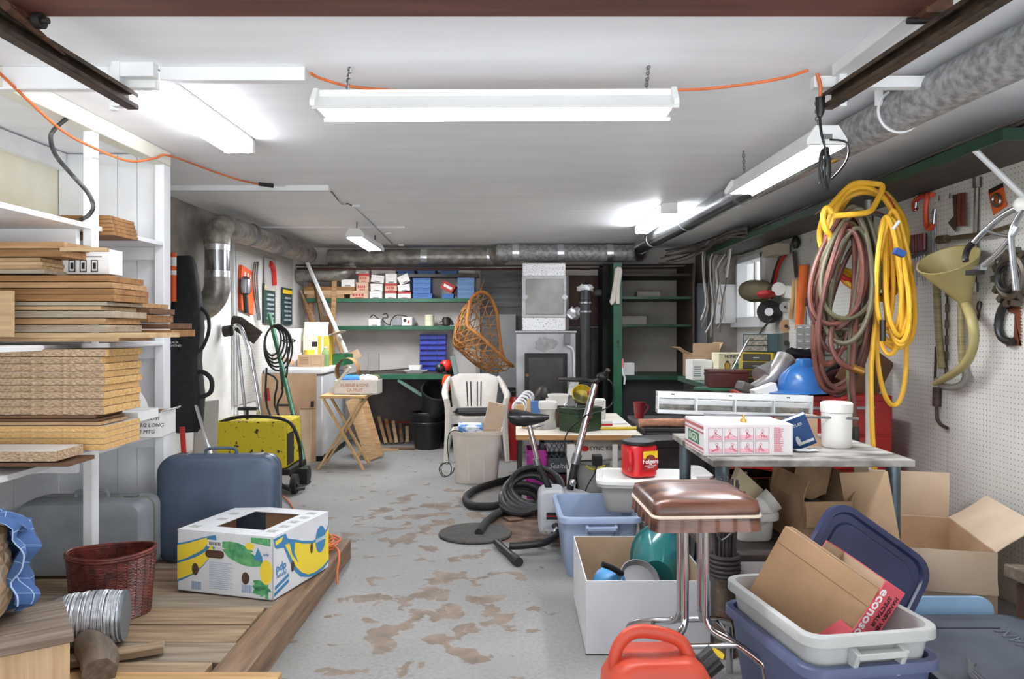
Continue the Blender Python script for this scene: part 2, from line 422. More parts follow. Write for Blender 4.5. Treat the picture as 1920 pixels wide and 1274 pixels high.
def reflector_light(label, loc, rot, L, wide, drop, tilt=0.0, barcode=False, lamp=None):
    """hooded strip light: local x is its length, hung by two chains of length drop"""
    t = thing('strip_light', label, 'light', loc, (tilt, 0, rot) if not isinstance(rot, tuple) else rot, 'hooded strip lights hung under the ceiling')
    h, q = 0.075, wide/2
    prof = [(-0.035,0),(0.035,0),(0.035,-0.022),(q,-h),(q-0.006,-h-0.004),(0.029,-0.028),(-0.029,-0.028),(-q+0.006,-h-0.004),(-q,-h),(-0.035,-0.022)]
    m = M(); m.prism(prof, (-L/2,0,0), (0,1,0), (0,0,1), L)
    m.build('hood', ENAMEL, t)
    for s in (-1, 1):
        m = M(); m.prism([(-0.045,0.004),(0.045,0.004),(q+0.004,-0.05),(q+0.004,-h+0.005),(-q-0.004,-h+0.005),(-q-0.004,-0.05)], (s*L/2-0.012+(0.012 if s<0 else 0)-0.006,0,0), (0,1,0), (0,0,1), 0.018)
        e = m.build('end_plate', ENAMEL, t, bevel=0.002)
        if barcode and s < 0:
            b = M()
            for k in range(9): b.bb(-L/2-0.0075, -L/2-0.0062, -0.018+k*0.004, -0.016+k*0.004, -0.05, -0.03)
            b.build('barcode', INK, e)
        m = M(); m.cyl((-L/2+0.02,s*q*0.42,-0.052),(L/2-0.02,s*q*0.42,-0.052),0.017,n=14)
        m.build('tube', lamp or LAMP, t)
        if drop:
            chain_mesh((s*L*0.42,0,0),(s*L*0.42+0.01,0,drop)).build('chain', STEEL, t)
    return t
reflector_light('long hooded strip light hung crosswise at the front of the ceiling', (-0.07, 2.62, 2.082), -0.012, 1.25, 0.17, 0.09, tilt=0.0)
reflector_light('hooded strip light hung beside the big spiral duct, barcode on its end plate', (1.185, 3.40, 2.03), PI/2+0.02, 1.06, 0.15, 0.14, barcode=True)
reflector_light('small hooded strip light hanging from a wire far back on the left', (-1.37, 6.85, 2.10), PI/2+0.02, 1.1, 0.15, 0.07, lamp=LAMPF)
def batten_light(label, x, y0, y1, z, w, lamp):
    t = thing('batten_light', label, 'light', (x, y0, z), 0, 'bare twin tube lights screwed to the ceiling')
    L = y1-y0
    m = M(); m.bb(-w*0.22, w*0.22, 0.0, L, -0.045, 0); m.bb(-w/2, w/2, 0.0, L, -0.012, 0)
    m.build('channel', mt('grey_channel', (150,150,152), 0.5), t, bevel=0.003)
    for e in (0, L):
        m = M(); m.bb(-w/2, w/2, e-0.03 if e else -0.01, e+0.01 if e else 0.03, -0.075, 0)
        m.build('end_cap', ENAMEL, t, bevel=0.004)
    for s in (-1, 1):
        M().cyl((s*w*0.33,0.03,-0.058),(s*w*0.33,L-0.03,-0.058),0.019,n=14).build('tube', lamp, t)
batten_light('twin tube light screwed to the ceiling beside the left garage door track', -1.335, 2.63, 3.62, ZC, 0.14, LAMPB)
batten_light('twin tube light on the ceiling at the back right, beside the shiny duct', 1.12, 5.45, 6.65, ZC, 0.12, LAMPR)
m = M(); m.bb(-0.07,0.07,-0.04,0.0,-0.05,0.0); m.bb(-0.095,-0.07,-0.02,0.0,-0.16,0)
tag(m.build('mounting_block', WHITE, bevel=0.003), 'white painted block and strap at the end of the left ceiling light', 'bracket', loc=(-1.32, 2.615, ZC))

# ---------------------------------------------------------------- raised garage door and its tracks
DOORW = wood('reddish_brown_stained_wood', (74,40,34), (104,62,52), 0, sc=2, rough=0.5, bump=0.15)
d = structure(M().bb(-1.33, 1.10, 0.1, 2.05, 2.108, 2.16).build('door_1', DOORW, bevel=0.003))
for s, x in ((-1,-1.36),(1,1.125)):
    b = M(); b.bb(x-0.035, x+0.035, 1.98, 2.06, 2.092, 2.165); b.build('roller_bracket', mt('rusty_bracket', (110,72,50), 0.7, 0.4, c2=(70,50,40), sc=25), d)
    b = M(); b.cyl((x-0.06,2.03,2.09),(x+0.09,2.03,2.09),0.009); b.cyl((x+0.055,2.03,2.09),(x+0.075,2.03,2.09),0.022,n=18); b.build('roller', DKMETAL, d)
def track(label, a, b, s):
    a, b = Vector(a), Vector(b)
    t = thing('door_track', label, 'track', b, 0, 'garage door tracks')
    m = M(); o = b
    m.beam(a-o, (0,0,0), 0.005, 0.055)
    for dz in (-0.026, 0.026):
        m.beam(a-o+Vector((s*0.017,0,dz)), Vector((s*0.017,0,dz)), 0.036, 0.005)
    m.beam(a-o+Vector((s*0.035,0,-0.02)), Vector((s*0.035,0,-0.02)), 0.004, 0.014)
    m.beam(a-o+Vector((s*0.035,0,0.02)), Vector((s*0.035,0,0.02)), 0.004, 0.014)
    m.build('rail', RUST, t)
    m = M(); m.bb(-0.03,-0.005,-0.05,-0.02,-0.03,ZC-b.z) if s>0 else m.bb(0.005,0.03,-0.05,-0.02,-0.03,ZC-b.z)
    m.build('hanger_strap', WHITE, t)
track('rusty garage door track on the left, ending by the twin tube light', (-1.36, 0.1, 2.05), (-1.36, 2.62, 2.05), 1)
_t = bpy.data.objects['door_track']
M().tube([(0.05,-0.70,0.03),(0.04,-0.55,0.02),(0.03,-0.42,0.01)],[0.012,0.009,0.003],8).build('spring_rod', mt('rusty_bracket', (110,72,50)), _t)
track('rusty garage door track on the right, ending by the orange cord drop', (1.20, 0.1, 2.01), (1.11, 2.62, 2.05), -1)

# ---------------------------------------------------------------- heating ducts
SPIRAL = mt('mottled_galvanised_duct', (128,128,128), 0.5, 0.35, c2=(182,182,182), sc=34, bump=0.2, bsc=40)
SHINY = mt('shiny_duct', (176,178,180), 0.22, 0.95, var=0.12, sc=6)
DULL = mt('dull_old_duct', (128,124,118), 0.42, 0.6, c2=(178,173,165), sc=14, bump=0.2)
FOIL = mt('foil_tape', (225,226,228), 0.28, 0.95, var=0.1, sc=30, bump=0.5, bsc=60)
t = thing('ceiling_duct', 'big spiral mottled duct running along the right side under the ceiling', 'duct', (1.49, 2.56, 2.085))
O = Vector((1.49, 2.56, 2.085))
pts = [Vector(p)-O for p in ((1.62,0.65,2.07),(1.49,2.56,2.085),(1.40,4.3,2.09),(1.27,7.0,2.085),(1.245,7.45,2.08))]
M().tube([pts[0],pts[1],pts[1]+(pts[2]-pts[1])*0.45], 0.078, 28).build('spiral_section', SPIRAL, t)
q = pts[1]+(pts[2]-pts[1])*0.45
M().tube([q,pts[2]+(pts[3]-pts[2])*0.1], 0.074, 28).build('middle_section', SHINY, t)
M().tube([pts[2]+(pts[3]-pts[2])*0.1,pts[3],pts[4]], 0.071, 28).build('smooth_section', SHINY, t)
for k, (f, w_) in enumerate(((0.0,0.02),(0.5,0.012),(0.97,0.03))):
    p = pts[2]+(pts[3]-pts[2])*(0.1+f*0.9); e = (pts[3]-pts[2]).normalized()
    M().cyl(p-e*w_, p+e*w_, 0.0745, n=28).build('joint_band', STEEL, t)
e = (pts[1]-pts[0]).normalized(); p = pts[1]+e*0.3
m = M(); m.tube([p+Vector((0.082*math.cos(a*PI/12),0,0.082*math.sin(a*PI/12))) for a in range(8,26)], 0.006, 6); m.beam(p+Vector((-0.08,0,0.02)), p+Vector((-0.08,0,ZC-2.088)), 0.03, 0.006, up=(0,1,0))
m.build('hanging_strap', WHITE, t)
# back cross run
t = thing('back_duct', 'mottled galvanised duct running across the top of the back wall', 'duct', (0, 8.15, 2.05))
M().tube([(-2.05,0.05,-0.01),(-0.12,0.02,-0.005)], 0.088, 26).build('left_run', DULL, t)
M().tube([(-0.20,-0.10,0.03),(1.35,-0.2,0.01)], 0.092, 26).build('right_run', SPIRAL, t)
M().tube([(-0.24,0.0,0.01),(-0.12,-0.08,0.02)], [0.09,0.105], 26).build('reducer', DULL, t)
for x, y, z, r in ((-1.0,0.03,-0.005,0.091),(-0.28,0.02,-0.005,0.092),(0.0,-0.115,0.027,0.096),(0.48,-0.145,0.021,0.096),(1.0,-0.18,0.015,0.096)):
    M().cyl((x-0.035,y,z),(x+0.035,y,z),r,n=26).build('foil_band', FOIL, t)
M().tube([(1.30,-0.2,0.01),(1.31,-0.28,0.015),(1.28,-0.48,0.02),(1.255,-0.68,0.03)], [0.09,0.088,0.08,0.074], 24, sub=3).build('elbow', SHINY, t)
# left wall run with double elbow into the wall
t = thing('elbow_duct', 'old galvanised duct dropping by elbows into the left wall', 'duct', (-2.205, 5.55, 2.015))
M().tube([(0,0.02,-0.02),(0.02,0.3,0.01),(0.0,2.4,0.03)], 0.09, 26, sub=2).build('horizontal_run', DULL, t)
M().tube([(0,0.16,0.01),(-0.0,0.06,0.0),(-0.01,-0.0,-0.06),(-0.01,-0.01,-0.14)], 0.095, 26, sub=4).build('top_elbow', DULL, t)
M().tube([(-0.01,-0.01,-0.12),(-0.01,-0.01,-0.40)], 0.088, 26).build('vertical_pipe', SHINY, t)
M().tube([(-0.01,-0.01,-0.38),(-0.01,-0.01,-0.45),(-0.03,-0.01,-0.52),(-0.08,-0.0,-0.58),(-0.14,-0.0,-0.61),(-0.19,0.0,-0.63)], 0.093, 26, sub=4).build('bottom_elbow', DULL, t)
for z0, z1 in ((-0.12,-0.18),(-0.33,-0.39)):
    M().cyl((-0.01,-0.01,z0),(-0.01,-0.01,z1),0.0915,n=26).build('foil_band', FOIL, t)
for y in (0.55, 1.3):
    M().cyl((0.04,y,0.01),(0.04,y+0.03,0.01),0.093,n=26).build('seam_band', STEEL, t)
t = M().tube([(-2.385,8.15,1.84),(-2.2,8.15,1.845),(-1.95,8.15,1.85),(-1.85,8.16,1.89),(-1.80,8.2,1.94)], 0.075, 22, sub=3).build('lower_duct', DULL)
tag(t, 'short dark duct stub below the cross run in the back left corner', 'duct')
# thin pipes along the back wall
for y, z, r, c, lab in ((8.03,1.895,0.012,(70,40,34),'thin reddish pipe running the whole width below the back duct'),
                        (7.98,1.925,0.009,(52,46,44),'thin dark pipe running just above the reddish pipe at the back')):
    m = M().tube([(-2.35,y,z+0.01),(-1.2,y,z),(0.1,y,z+0.006),(1.2,y,z+0.012),(1.88,y,z+0.02)], r, 8, sub=3)
    tag(m.build('water_pipe', mt('pipe_%d' % c[0], c, 0.45, 0.4, var=0.2)), lab, 'pipe')

# ---------------------------------------------------------------- cords on the ceiling
ORANGE = mt('orange_flex', (206,106,52), 0.5, var=0.12, sc=20)
GREYC = mt('grey_cable', (205,205,205), 0.5, var=0.06)
t = thing('extension_cord', 'orange extension cord sagging across the top of the white shelves', 'cord', W(318,292,3.86))
O = Vector(t.location)
m = M().tube([W(*p)-O for p in ((-40,105,2.42),(0,138,2.55),(60,195,2.70),(110,240,2.86),(160,270,3.03),(240,302,3.38),(290,297,3.63),(318,292,3.78))]+[G(400,322,2.165)-O,G(450,338,2.15)-O,G(488,346,2.165)-O], 0.0055, 8, sub=4)
m.build('cable', ORANGE, t)
M().tube([G(485,345,2.165)-O,G(512,348,2.165)-O],[0.012,0.016],10).build('plug', BLACK, t)
t = thing('light_cable', 'grey cable stapled along the ceiling to the small far light', 'cable', G(612,352,2.168))
O = Vector(t.location)
M().tube([G(*p,2.168)-O for p in ((505,347),(560,351),(612,352),(622,362),(640,380),(665,388),(700,420),(735,455))], 0.006, 6, sub=3).build('cable', GREYC, t)
M().tube([G(*p,2.166)-O for p in ((560,352),(614,354),(640,382),(668,391),(735,457))], 0.004, 6, sub=3).build('lead', BLACK, t)
for p in ((668,387),(728,438),(752,460)):
    q = G(*p,2.16)-O; M().box(q,(0.06,0.025,0.02)).build('junction_box', WHITE, t, bevel=0.003)
t = thing('lamp_cord', 'orange cord strung behind the long front light to the white box', 'cord', W(1515,132,2.62))
O = Vector(t.location)
M().tube([W(*p)-O for p in ((582,137,2.6),(610,150,2.66),(690,166,2.72),(930,176,2.74),(1262,169,2.72),(1330,166,2.66),(1400,158,2.64),(1470,146,2.62),(1515,132,2.62))], 0.0055, 8, sub=4).build('cable', ORANGE, t)
M().tube([W(*p)-O for p in ((1532,138,2.59),(1538,160,2.59),(1538,186,2.60))], 0.0065, 8, sub=3).build('drop_cable', ORANGE, t)
m = M().tube([W(*p)-O for p in ((1538,183,2.6),(1538,210,2.6),(1537,220,2.6))],[0.016,0.014,0.008],10); m.build('plug', BLACK, t)
t = thing('black_lamp_lead', 'bundled black lead hanging from the barcoded light', 'cord', W(1540,232,2.62))
O = Vector(t.location)
M().tube([W(*p)-O for p in ((1537,220,2.6),(1540,250,2.7),(1548,285,2.72),(1545,320,2.74),(1538,345,2.74))], 0.005, 8, sub=4).build('cable', BLACK, t)
m = M()
for k in range(4):
    c = W(1546,315,2.74)-O; a = k*0.4
    m.tube([c+Vector((0.02*math.cos(u*PI/6)*math.cos(a)+k*0.004, 0.02*math.cos(u*PI/6)*math.sin(a), 0.075*math.sin(u*PI/6))) for u in range(12)], 0.0045, 6, closed=True)
m.build('coil', BLACK, t)
M().tube([W(*p)-O for p in ((1556,262,2.8),(1588,268,2.8),(1588,300,2.8),(1560,335,2.76),(1548,330,2.74))], 0.004, 6, sub=4).build('tail', BLACK, t)
m = M().tube([W(*p) for p in ((125,222,3.0),(100,245,2.98),(95,262,2.97),(105,292,2.97),(135,328,2.98),(165,362,3.0),(175,388,3.02),(165,405,3.02),(150,412,3.02))], 0.0085, 8, sub=4)
tag(m.build('black_cable', mt('scuffed_black_cable', (40,40,40), 0.5, c2=(120,118,112), sc=25, lo=0.5, hi=0.75)), 'black curling cable hanging from the ceiling onto the top white shelf', 'cable')
# cables above the right-hand shelf
for k in range(5):
    r_ = random.Random(k); pts = []
    for j in range(13):
        y = 1.4+j*0.53; pts.append((1.95+0.062*k+r_.uniform(-0.012,0.012), y, 2.068+0.018*k+r_.uniform(-0.006,0.006)))
    m = M().tube(pts, 0.007+0.002*(k%3), 6, sub=3)
    tag(m.build('electrical_cable', mt('dusty_cable_%d' % (k%3), [(92,84,80),(58,52,50),(130,122,116)][k%3], 0.6, var=0.2)), 'dusty electrical cable running along the ceiling above the right tool shelf', 'cable', 'cables above the right tool shelf')
# ================================================================ LEFT: white shelving
t = thing('shelving_unit', 'white painted wooden shelving built along the left wall', 'shelves', (-2.1, 2.9, 0))
O = Vector(t.location)
def lb(x0,x1,y0,y1,z0,z1): return M().bb(x0-O.x,x1-O.x,y0-O.y,y1-O.y,z0,z1)
m = M()
for a, b in ((-2.385,-2.262),(-2.258,-2.082),(-2.078,-1.98),(-1.976,-1.815)): m.bb(a-O.x,b-O.x,3.9-O.y,3.925-O.y,0.113,2.165)
m.build('end_panel', SHELFW, t)
lb(-1.858,-1.81,3.84,3.90,0.113,2.10).build('post', SHELFW, t, bevel=0.003)
lb(-1.850,-1.81,3.19,3.245,0.113,2.10).build('post', SHELFW, t, bevel=0.003)
lb(-1.875,-1.80,1.3,3.90,2.10,2.172).build('top_rail', mt('cream_painted_rail', (228,226,212), 0.6, var=0.05, bump=0.1, bsc=30), t, bevel=0.004)
lb(-2.39,-2.34,2.3,3.89,2.08,2.165).build('wall_ledger', SHELFW, t, bevel=0.003)
for z, nm in ((1.70,'shelf'),(1.19,'shelf'),(0.73,'shelf')):
    s_ = lb(-2.385,-1.812,1.3,3.895,z-0.022,z).build(nm, SHELFW, t, bevel=0.002)
    for a_, b_ in ((3.86,3.895),(3.16,3.188)):
        M().bb(-2.385-O.x,-1.86-O.x,a_-O.y,b_-O.y,z-0.09,z-0.023).build('cleat', SHELFW, s_, bevel=0.002)
structure(M().bb(XL, XL+0.01, 1.2, 3.898, 1.70, ZC).build('wall_plaster_left', CREAM))
m = M()
for a, b in ((1.2,2.3),(2.304,3.1),(3.104,3.55),(3.554,3.898)): m.bb(XL, XL+0.012, a, b, 0.0, 0.70)
structure(m.build('wall_boards_left', SHELFW))

# ---------------------------------------------------------------- boards stacked on it
PARTB = mt('particle_board_edge', (140,114,88), 0.85, c2=(196,170,140), sc=110, st=(0.6,1,1.6), detail=3, lo=0.36, hi=0.64, bump=0.2, bsc=120, bd=0.001)
PARTY = mt('yellowish_particle_board', (196,152,92), 0.85, c2=(222,184,126), sc=110, st=(0.6,1,1.6), detail=3, lo=0.36, hi=0.64, bump=0.2, bsc=120, bd=0.001)
LAMW = mt('white_laminate', (216,215,213), 0.4, var=0.04)
PINE = [wood('board_pine', (184,146,102), (138,100,62), 0), wood('board_amber', (160,116,68), (112,76,42), 0), wood('board_pale', (202,174,134), (164,132,94), 0),
        wood('board_brown', (120,84,56), (78,54,36), 0), wood('board_plywood', (190,158,116), (150,118,82), 0, sc=6), wood('board_grey', (172,160,142), (140,124,104), 0)]
ORD = ['topmost','second','third','fourth','fifth','sixth','seventh','eighth','ninth','tenth','eleventh','twelfth','thirteenth','fourteenth']
def board(xr, y0, y1, D, dep, mats, label, group=None, name='wooden_board', xl=-2.375, skew=0.0, seam=False):
    x1 = (xr-VX)*D/FPX; z1 = EYE-(y0-VY)*D/FPX; z0 = EYE-(y1-VY)*D/FPX
    w, h = x1-xl, z1-z0
    m = M(); m.bb(-w/2, w/2, 0, dep, 0, h*0.95)
    if seam: m.mi = [0,1,0,0,0,0]
    elif mats is PARTB: m.mi = [0,0,0,1,0,0]; mats = (PARTB, PARTY)
    o = m.build(name, mats, bevel=0.0012)
    return tag(o, label, 'board', group, ((xl+x1)/2, D, z0), (0,0,skew))
# upper pile on the middle shelf, front row, from the bottom up
rows = [(222,634,641,4),(278,624,634,2),(200,609,623,5),(197,597,608,0),(210,583,596,5),(189,574,582,2),(200,566,573,5),(213,552,565,1),(214,541,552,1),(210,529,540,0),(204,516,528,1)]
for i, (xr, y0, y1, c) in enumerate(rows):
    k = len(rows)-1-i
    board(xr, y0, y1, 2.86+0.004*(i%3), 0.27, PINE[c], '%s board in the front pile of pine offcuts on the middle white shelf' % ORD[k].replace('topmost','uppermost'), 'pine offcuts on the middle white shelf')
rows = [(322,618,632,1,3.3),(316,606,617,3,3.3),(278,590,604,1,3.27),(281,578,589,3,3.27),(268,568,577,0,3.27)]
for i, (xr, y0, y1, c, D) in enumerate(rows):
    lab = ['longest amber board jutting past the end post of the white shelving','dark brown board resting on the longest jutting board','lower amber board of the pair behind the pine pile','upper brown board of the pair behind the pine pile','short pale board topping the rear pair behind the pine pile'][i]
    board(xr, y0, y1, D, 0.24, PINE[c], lab, 'boards of the rear pine pile', xl=-2.3)
rows = [(84,505,513,5),(78,498,505,4),(80,491,498,2),(76,483,491,4)]
for i, (xr, y0, y1, c) in enumerate(rows):
    board(xr, y0, y1, 2.86, 0.25, PINE[c], '%s thin plywood sheet of the small batch on top of the pine offcuts' % ORD[3-i], 'thin plywood sheets on the pine offcuts')
board(116, 467, 481, 2.84, 0.22, PINE[1], 'thick amber plank lying second from the top of the left shelf pile', 'planks topping the pile')
board(120, 453, 466, 2.83, 0.25, PINE[0], 'thick pine plank topping the left shelf pile', 'planks topping the pile')
o = M().bb(0,0.17,0,0.03,0,0.014).build('wooden_strip', PINE[2], bevel=0.001); tag(o, 'pale thin strip jutting right from the top of the left pile', 'board', loc=W(112,471,2.80))
# short pale board end in the far-left foreground of the pile
o = M().bb(-0.16,0,0,0.02,0,0.17).build('wooden_board', PINE[2], bevel=0.001); tag(o, 'upright pale board end at the left edge before the pine offcuts', 'board', loc=W(21,632,2.75))
# shingles on the top shelf
for i in range(5):
    y1 = 441-i*7.6
    board(214-i*2, y1-7.2, y1, 3.27, 0.21, PINE[1], '%s amber cedar board of the flat stack on the top white shelf' % ORD[4-i], 'cedar boards on the top white shelf', xl=-2.05)
# tall particle board stack on the lower shelf
edges = [655,669,682,696,709,722,735,748,763,778]
for i in range(9):
    board(195+[3,-4,2,-1,3,-3,1,-2,0][i], edges[i], edges[i+1], 2.86+0.006*(i%2), 0.28, PARTB, '%s particle board of the tall stack on the lower white shelf' % ORD[i], 'tall particle board stack', name='particle_board')
for i, (xr, y0, y1, c) in enumerate(((178,779,785,3),(182,786,791,3),(188,792,798,4))):
    board(xr, y0, y1, 2.85, 0.2, PINE[c], '%s thin dark plywood sheet below the tall particle board stack' % ORD[i], 'thin dark plywood sheets')
for i in range(4):
    board(196, 799+i*11.5, 799+(i+1)*11.5, 2.86, 0.27, (PARTY, LAMW), '%s white-faced particle board of the short stack beneath the dark sheets' % ORD[i], 'white-faced particle boards', name='particle_board', seam=True)
board(104, 846, 866, 2.66, 0.17, (PARTB, LAMW), 'large white-faced particle board lying lowest and nearest on the lower shelf', name='particle_board', seam=True)
board(128, 868, 876, 2.7, 0.17, PINE[3], 'dark thin plywood sheet directly under the nearest white-faced board')
# cartons on the shelves
def carton(name, label, cat, loc, rot, w, d, h, mat, inside=None, flaps=(), t=0.004, group=None, closed=False, tape=True, seam=True, fh=1.0):
    """corrugated box standing at loc (front bottom centre); flaps: (side, angle from upright outwards in degrees, length)"""
    r = thing(name, label, cat, loc, rot, group)
    m = M(); inside = inside or CARDIN
    if closed:
        m.bb(-w/2,w/2,0,d,0,h)
        if seam: m.bb(-w/2,w/2,d/2-0.0012,d/2+0.0012,h,h+0.0006,1)
        b = m.build('body', (mat, INK), r, bevel=0.0025)
        if tape:
            q = M(); q.bb(-w/2-0.0008,w/2+0.0008,d/2-0.022,d/2+0.022,h+0.0005,h+0.0012); q.bb(w/2,w/2+0.001,d/2-0.022,d/2+0.022,h*0.72,h+0.001); q.bb(-w/2-0.001,-w/2,d/2-0.022,d/2+0.022,h*0.72,h+0.001)
            q.build('tape', TAPE, r)
        return r
    m.bb(-w/2,w/2,0,t,0,h*fh,0); m.bb(-w/2,w/2,d-t,d,0,h,0); m.bb(-w/2,-w/2+t,t,d-t,0,h,0); m.bb(w/2-t,w/2,t,d-t,0,h,0); m.bb(-w/2,w/2,0,d,0,t,0)
    e = 0.0006
    m.bb(-w/2+t,w/2-t,t,t+e,t,h*fh-0.003,1); m.bb(-w/2+t,w/2-t,d-t-e,d-t,t,h-0.003,1); m.bb(-w/2+t,-w/2+t+e,t,d-t,t,h-0.003,1); m.bb(w/2-t-e,w/2-t,t,d-t,t,h-0.003,1); m.bb(-w/2+t,w/2-t,t,d-t,t,t+e,1)
    m.build('body', (mat, inside), r)
    for side, ang, L in flaps:
        a = math.radians(ang); q = M()
        o_, out, al, ln = {'f':((0,t/2,h),(0,-1,0),(1,0,0),w),'b':((0,d-t/2,h),(0,1,0),(1,0,0),w),'l':((-w/2+t/2,d/2,h),(-1,0,0),(0,1,0),d),'r':((w/2-t/2,d/2,h),(1,0,0),(0,1,0),d)}[side]
        out, al, o_ = Vector(out), Vector(al), Vector(o_)
        dirn = Vector((0,0,1))*math.cos(a)+out*math.sin(a); ln -= 2*t
        nrm = al.cross(dirn); rnd = random.Random(int(ang*10)+len(side))
        # slightly warped panel
        def fn(u, v): return o_+al*(ln*(u-0.5))+dirn*(L*v)+nrm*(0.012*math.sin(PI*v)*(u-0.5))
        q.sheet(fn, 4, 3, t*0.8)
        q.build('flap', mat if side in 'fl' else mat, r)
    return r
c = carton('carton', 'white carton with black pictogram print behind the pine planks', 'box', W(135,514,3.0), 0, 0.30, 0.10, 0.10, PAPER, closed=True, tape=False)
q = M()
for k, x in enumerate((-0.10,-0.055,0.0,0.045,0.09)):
    q.bb(x-0.014,x+0.014,-0.001,0,0.008,0.012); q.bb(x-0.014,x+0.014,-0.001,0,0.052,0.056); q.bb(x-0.014,x-0.010,-0.001,0,0.008,0.056); q.bb(x+0.010,x+0.014,-0.001,0,0.008,0.056); q.bb(x-0.006,x+0.006,-0.001,0,0.02,0.045)
q.bb(-0.13,0.12,-0.001,0,0.068,0.071)
q.build('print', INK, c)
o = M().lathe([(0.03,0),(0.045,0),(0.045,0.022),(0.03,0.022),(0.03,0)],24).build('tape_roll', mt('yellow_black_tape', (190,180,60), 0.6, c2=(50,50,40), sc=40)); tag(o,'yellow and black hazard tape roll on the pictogram carton','tape',loc=W(140,468,3.03)+Vector((0,0.03,-0.006)))
c = carton('carton', 'small open white carton with handwriting, on the lower shelf by the end post', 'box', W(275,822,3.40), 0.12, 0.125, 0.20, 0.115, PAPER, flaps=(('l',25,0.09),('r',70,0.03)))
for k, s_ in enumerate(('MOTZOYI','5x5 1/2 LONG','2 MTG')): txt(c, s_, 0.024, (0,-0.001,0.088-k*0.03), FRONT, INK, shear=0.2)
c = carton('carton', 'long low white carton tucked beneath the tall particle board stack', 'box', W(223,792,3.16), 0.05, 0.16, 0.2, 0.04, PAPER, closed=True, tape=False)

# ================================================================ pallet platform
PLANK = [wood('weathered_plank', (166,142,114), (112,90,68), 0), wood('grey_plank', (156,142,124), (106,92,76), 0), wood('fresh_plank', (192,156,108), (160,122,78), 0)]
t = thing('pallet', 'low weathered plank platform on the floor at the left', 'pallet', (-1.6, 2.8, 0))
y = 1.55; i = 0
for wd, cc in ((0.17,2),(0.16,2),(0.185,0),(0.17,1),(0.18,0),(0.15,0),(0.17,1),(0.16,0),(0.17,0),(0.17,1),(0.165,0),(0.17,0),(0.16,1),(0.16,0)):
    if y+wd > 4.06: break
    m = M(); xr = -1.02+0.02*math.sin(i*2.3)
    m.bb(-2.38+1.6, xr+1.6, y-2.8, y+wd-2.8-0.008, 0.078+0.004*(i%2), 0.108+0.003*math.sin(i*1.7))
    m.build('plank', PLANK[cc], t, bevel=0.004); y += wd; i += 1
m = M(); m.bb(-1.02+1.6,-0.90+1.6,1.5-2.8,4.08-2.8,0.0,0.107)
m.build('side_beam', wood('weathered_beam', (146,118,92), (96,74,56), 1), t, bevel=0.006)
m = M()
for yy in (1.7,2.5,3.3,3.95): m.bb(-2.38+1.6,-1.03+1.6,yy-2.8,yy+0.06-2.8,0.0,0.077)
m.build('joist', WOODD, t)

# ================================================================ things on the platform
PZ = 0.112
def suitcase(label, loc, rot, w, h, d, mat, trim, bump=0.03):
    t = thing('suitcase', label, 'suitcase', loc, rot)
    def half(y0, y1, dome):
        m = M(); loops = []
        R = min(w,h)*0.14
        ys = [(y0,1.0),(y0+(y1-y0)*0.5,0.995),(y0+(y1-y0)*0.85,0.975),(y1,0.93)]
        loops = [[Vector((p.x, y, p.y+h/2)) for p in rr(w*s_, h*s_, R, 0, 6)] for y, s_ in ys]
        loops.append([Vector((p.x, y1+(y1-y0)*0.06, p.y+h/2)) for p in rr(w*0.8, h*0.8, R, 0, 6)])
        return m.loft(loops)
    half(d*0.5-0.004, 0.012, 0).build('front_shell', mat, t); half(d*0.5+0.004, d-0.012, 0).build('back_shell', mat, t)
    m = M().loft([[Vector((p.x*1.006, y, p.y*1.006+h/2)) for p in rr(w, h, min(w,h)*0.14, 0, 6)] for y in (d*0.5-0.007, d*0.5+0.007)])
    m.build('rim_band', trim, t)
    hd = thing('x','x','x'); bpy.data.objects.remove(hd)
    m = M().tube([(-0.075,d/2,h),(-0.075,d/2,h+0.018),(-0.05,d/2,h+0.03),(0.05,d/2,h+0.03),(0.075,d/2,h+0.018),(0.075,d/2,h)], 0.008, 8, sub=3)
    m.build('handle', mat, t)
    for x in (-w*0.32, w*0.32):
        m = M(); m.bb(x-0.028,x+0.028,d/2-0.02,d/2+0.02,h-0.004,h+0.007); m.build('latch', STEEL, t, bevel=0.002)
    m = M()
    for x in (-w*0.35, w*0.35): m.bb(x-0.03,x+0.03,d*0.2,d*0.8,-0.002,0.012)
    m.build('foot', trim, t)
    return t
VINYL = mt('slate_blue_vinyl', (58,71,88), 0.5, c2=(68,83,101), sc=6, bump=0.12, bsc=220)
VINYG = mt('grey_vinyl', (128,133,138), 0.6, c2=(146,151,154), sc=6, bump=0.12, bsc=200)
suitcase('upright slate blue hard suitcase on the platform behind the banana carton', (-1.462, 3.62, PZ), 0.06, 0.575, 0.515, 0.2, VINYL, mt('blue_grey_trim', (96,112,134), 0.3, var=0.1, metal=0.5))
suitcase('old grey suitcase with dusty top lying back under the lower white shelf', (-2.0, 3.40, PZ), 0.03, 0.58, 0.345, 0.26, VINYG, mt('dusty_brass_trim', (150,140,118), 0.45, var=0.15, metal=0.5))

# banana carton
BOXW = mt('white_printed_card', (216,217,219), 0.6, var=0.03, sc=8)
BYEL = mt('banana_yellow_print', (236,208,60), 0.6, var=0.04)
BBLU = mt('banana_blue_print', (64,128,172), 0.6, var=0.05)
BGRN = mt('leaf_green_print', (104,178,116), 0.6, c2=(50,130,86), sc=30)
HOLE = mt('hole_shadow_card', (80,56,40), 0.9, var=0.1)
KRAFT = mt('kraft_card', (170,134,104), 0.85, var=0.06)
t = thing('banana_carton', 'white banana carton printed with yellow bananas, on the platform before the blue suitcase', 'box', (-1.243, 3.185, PZ+0.003), 0.30-0.61)
t.rotation_euler = (0,0,-0.27)
w, d, h = 0.475, 0.455, 0.262
m = M(); T_ = 0.006
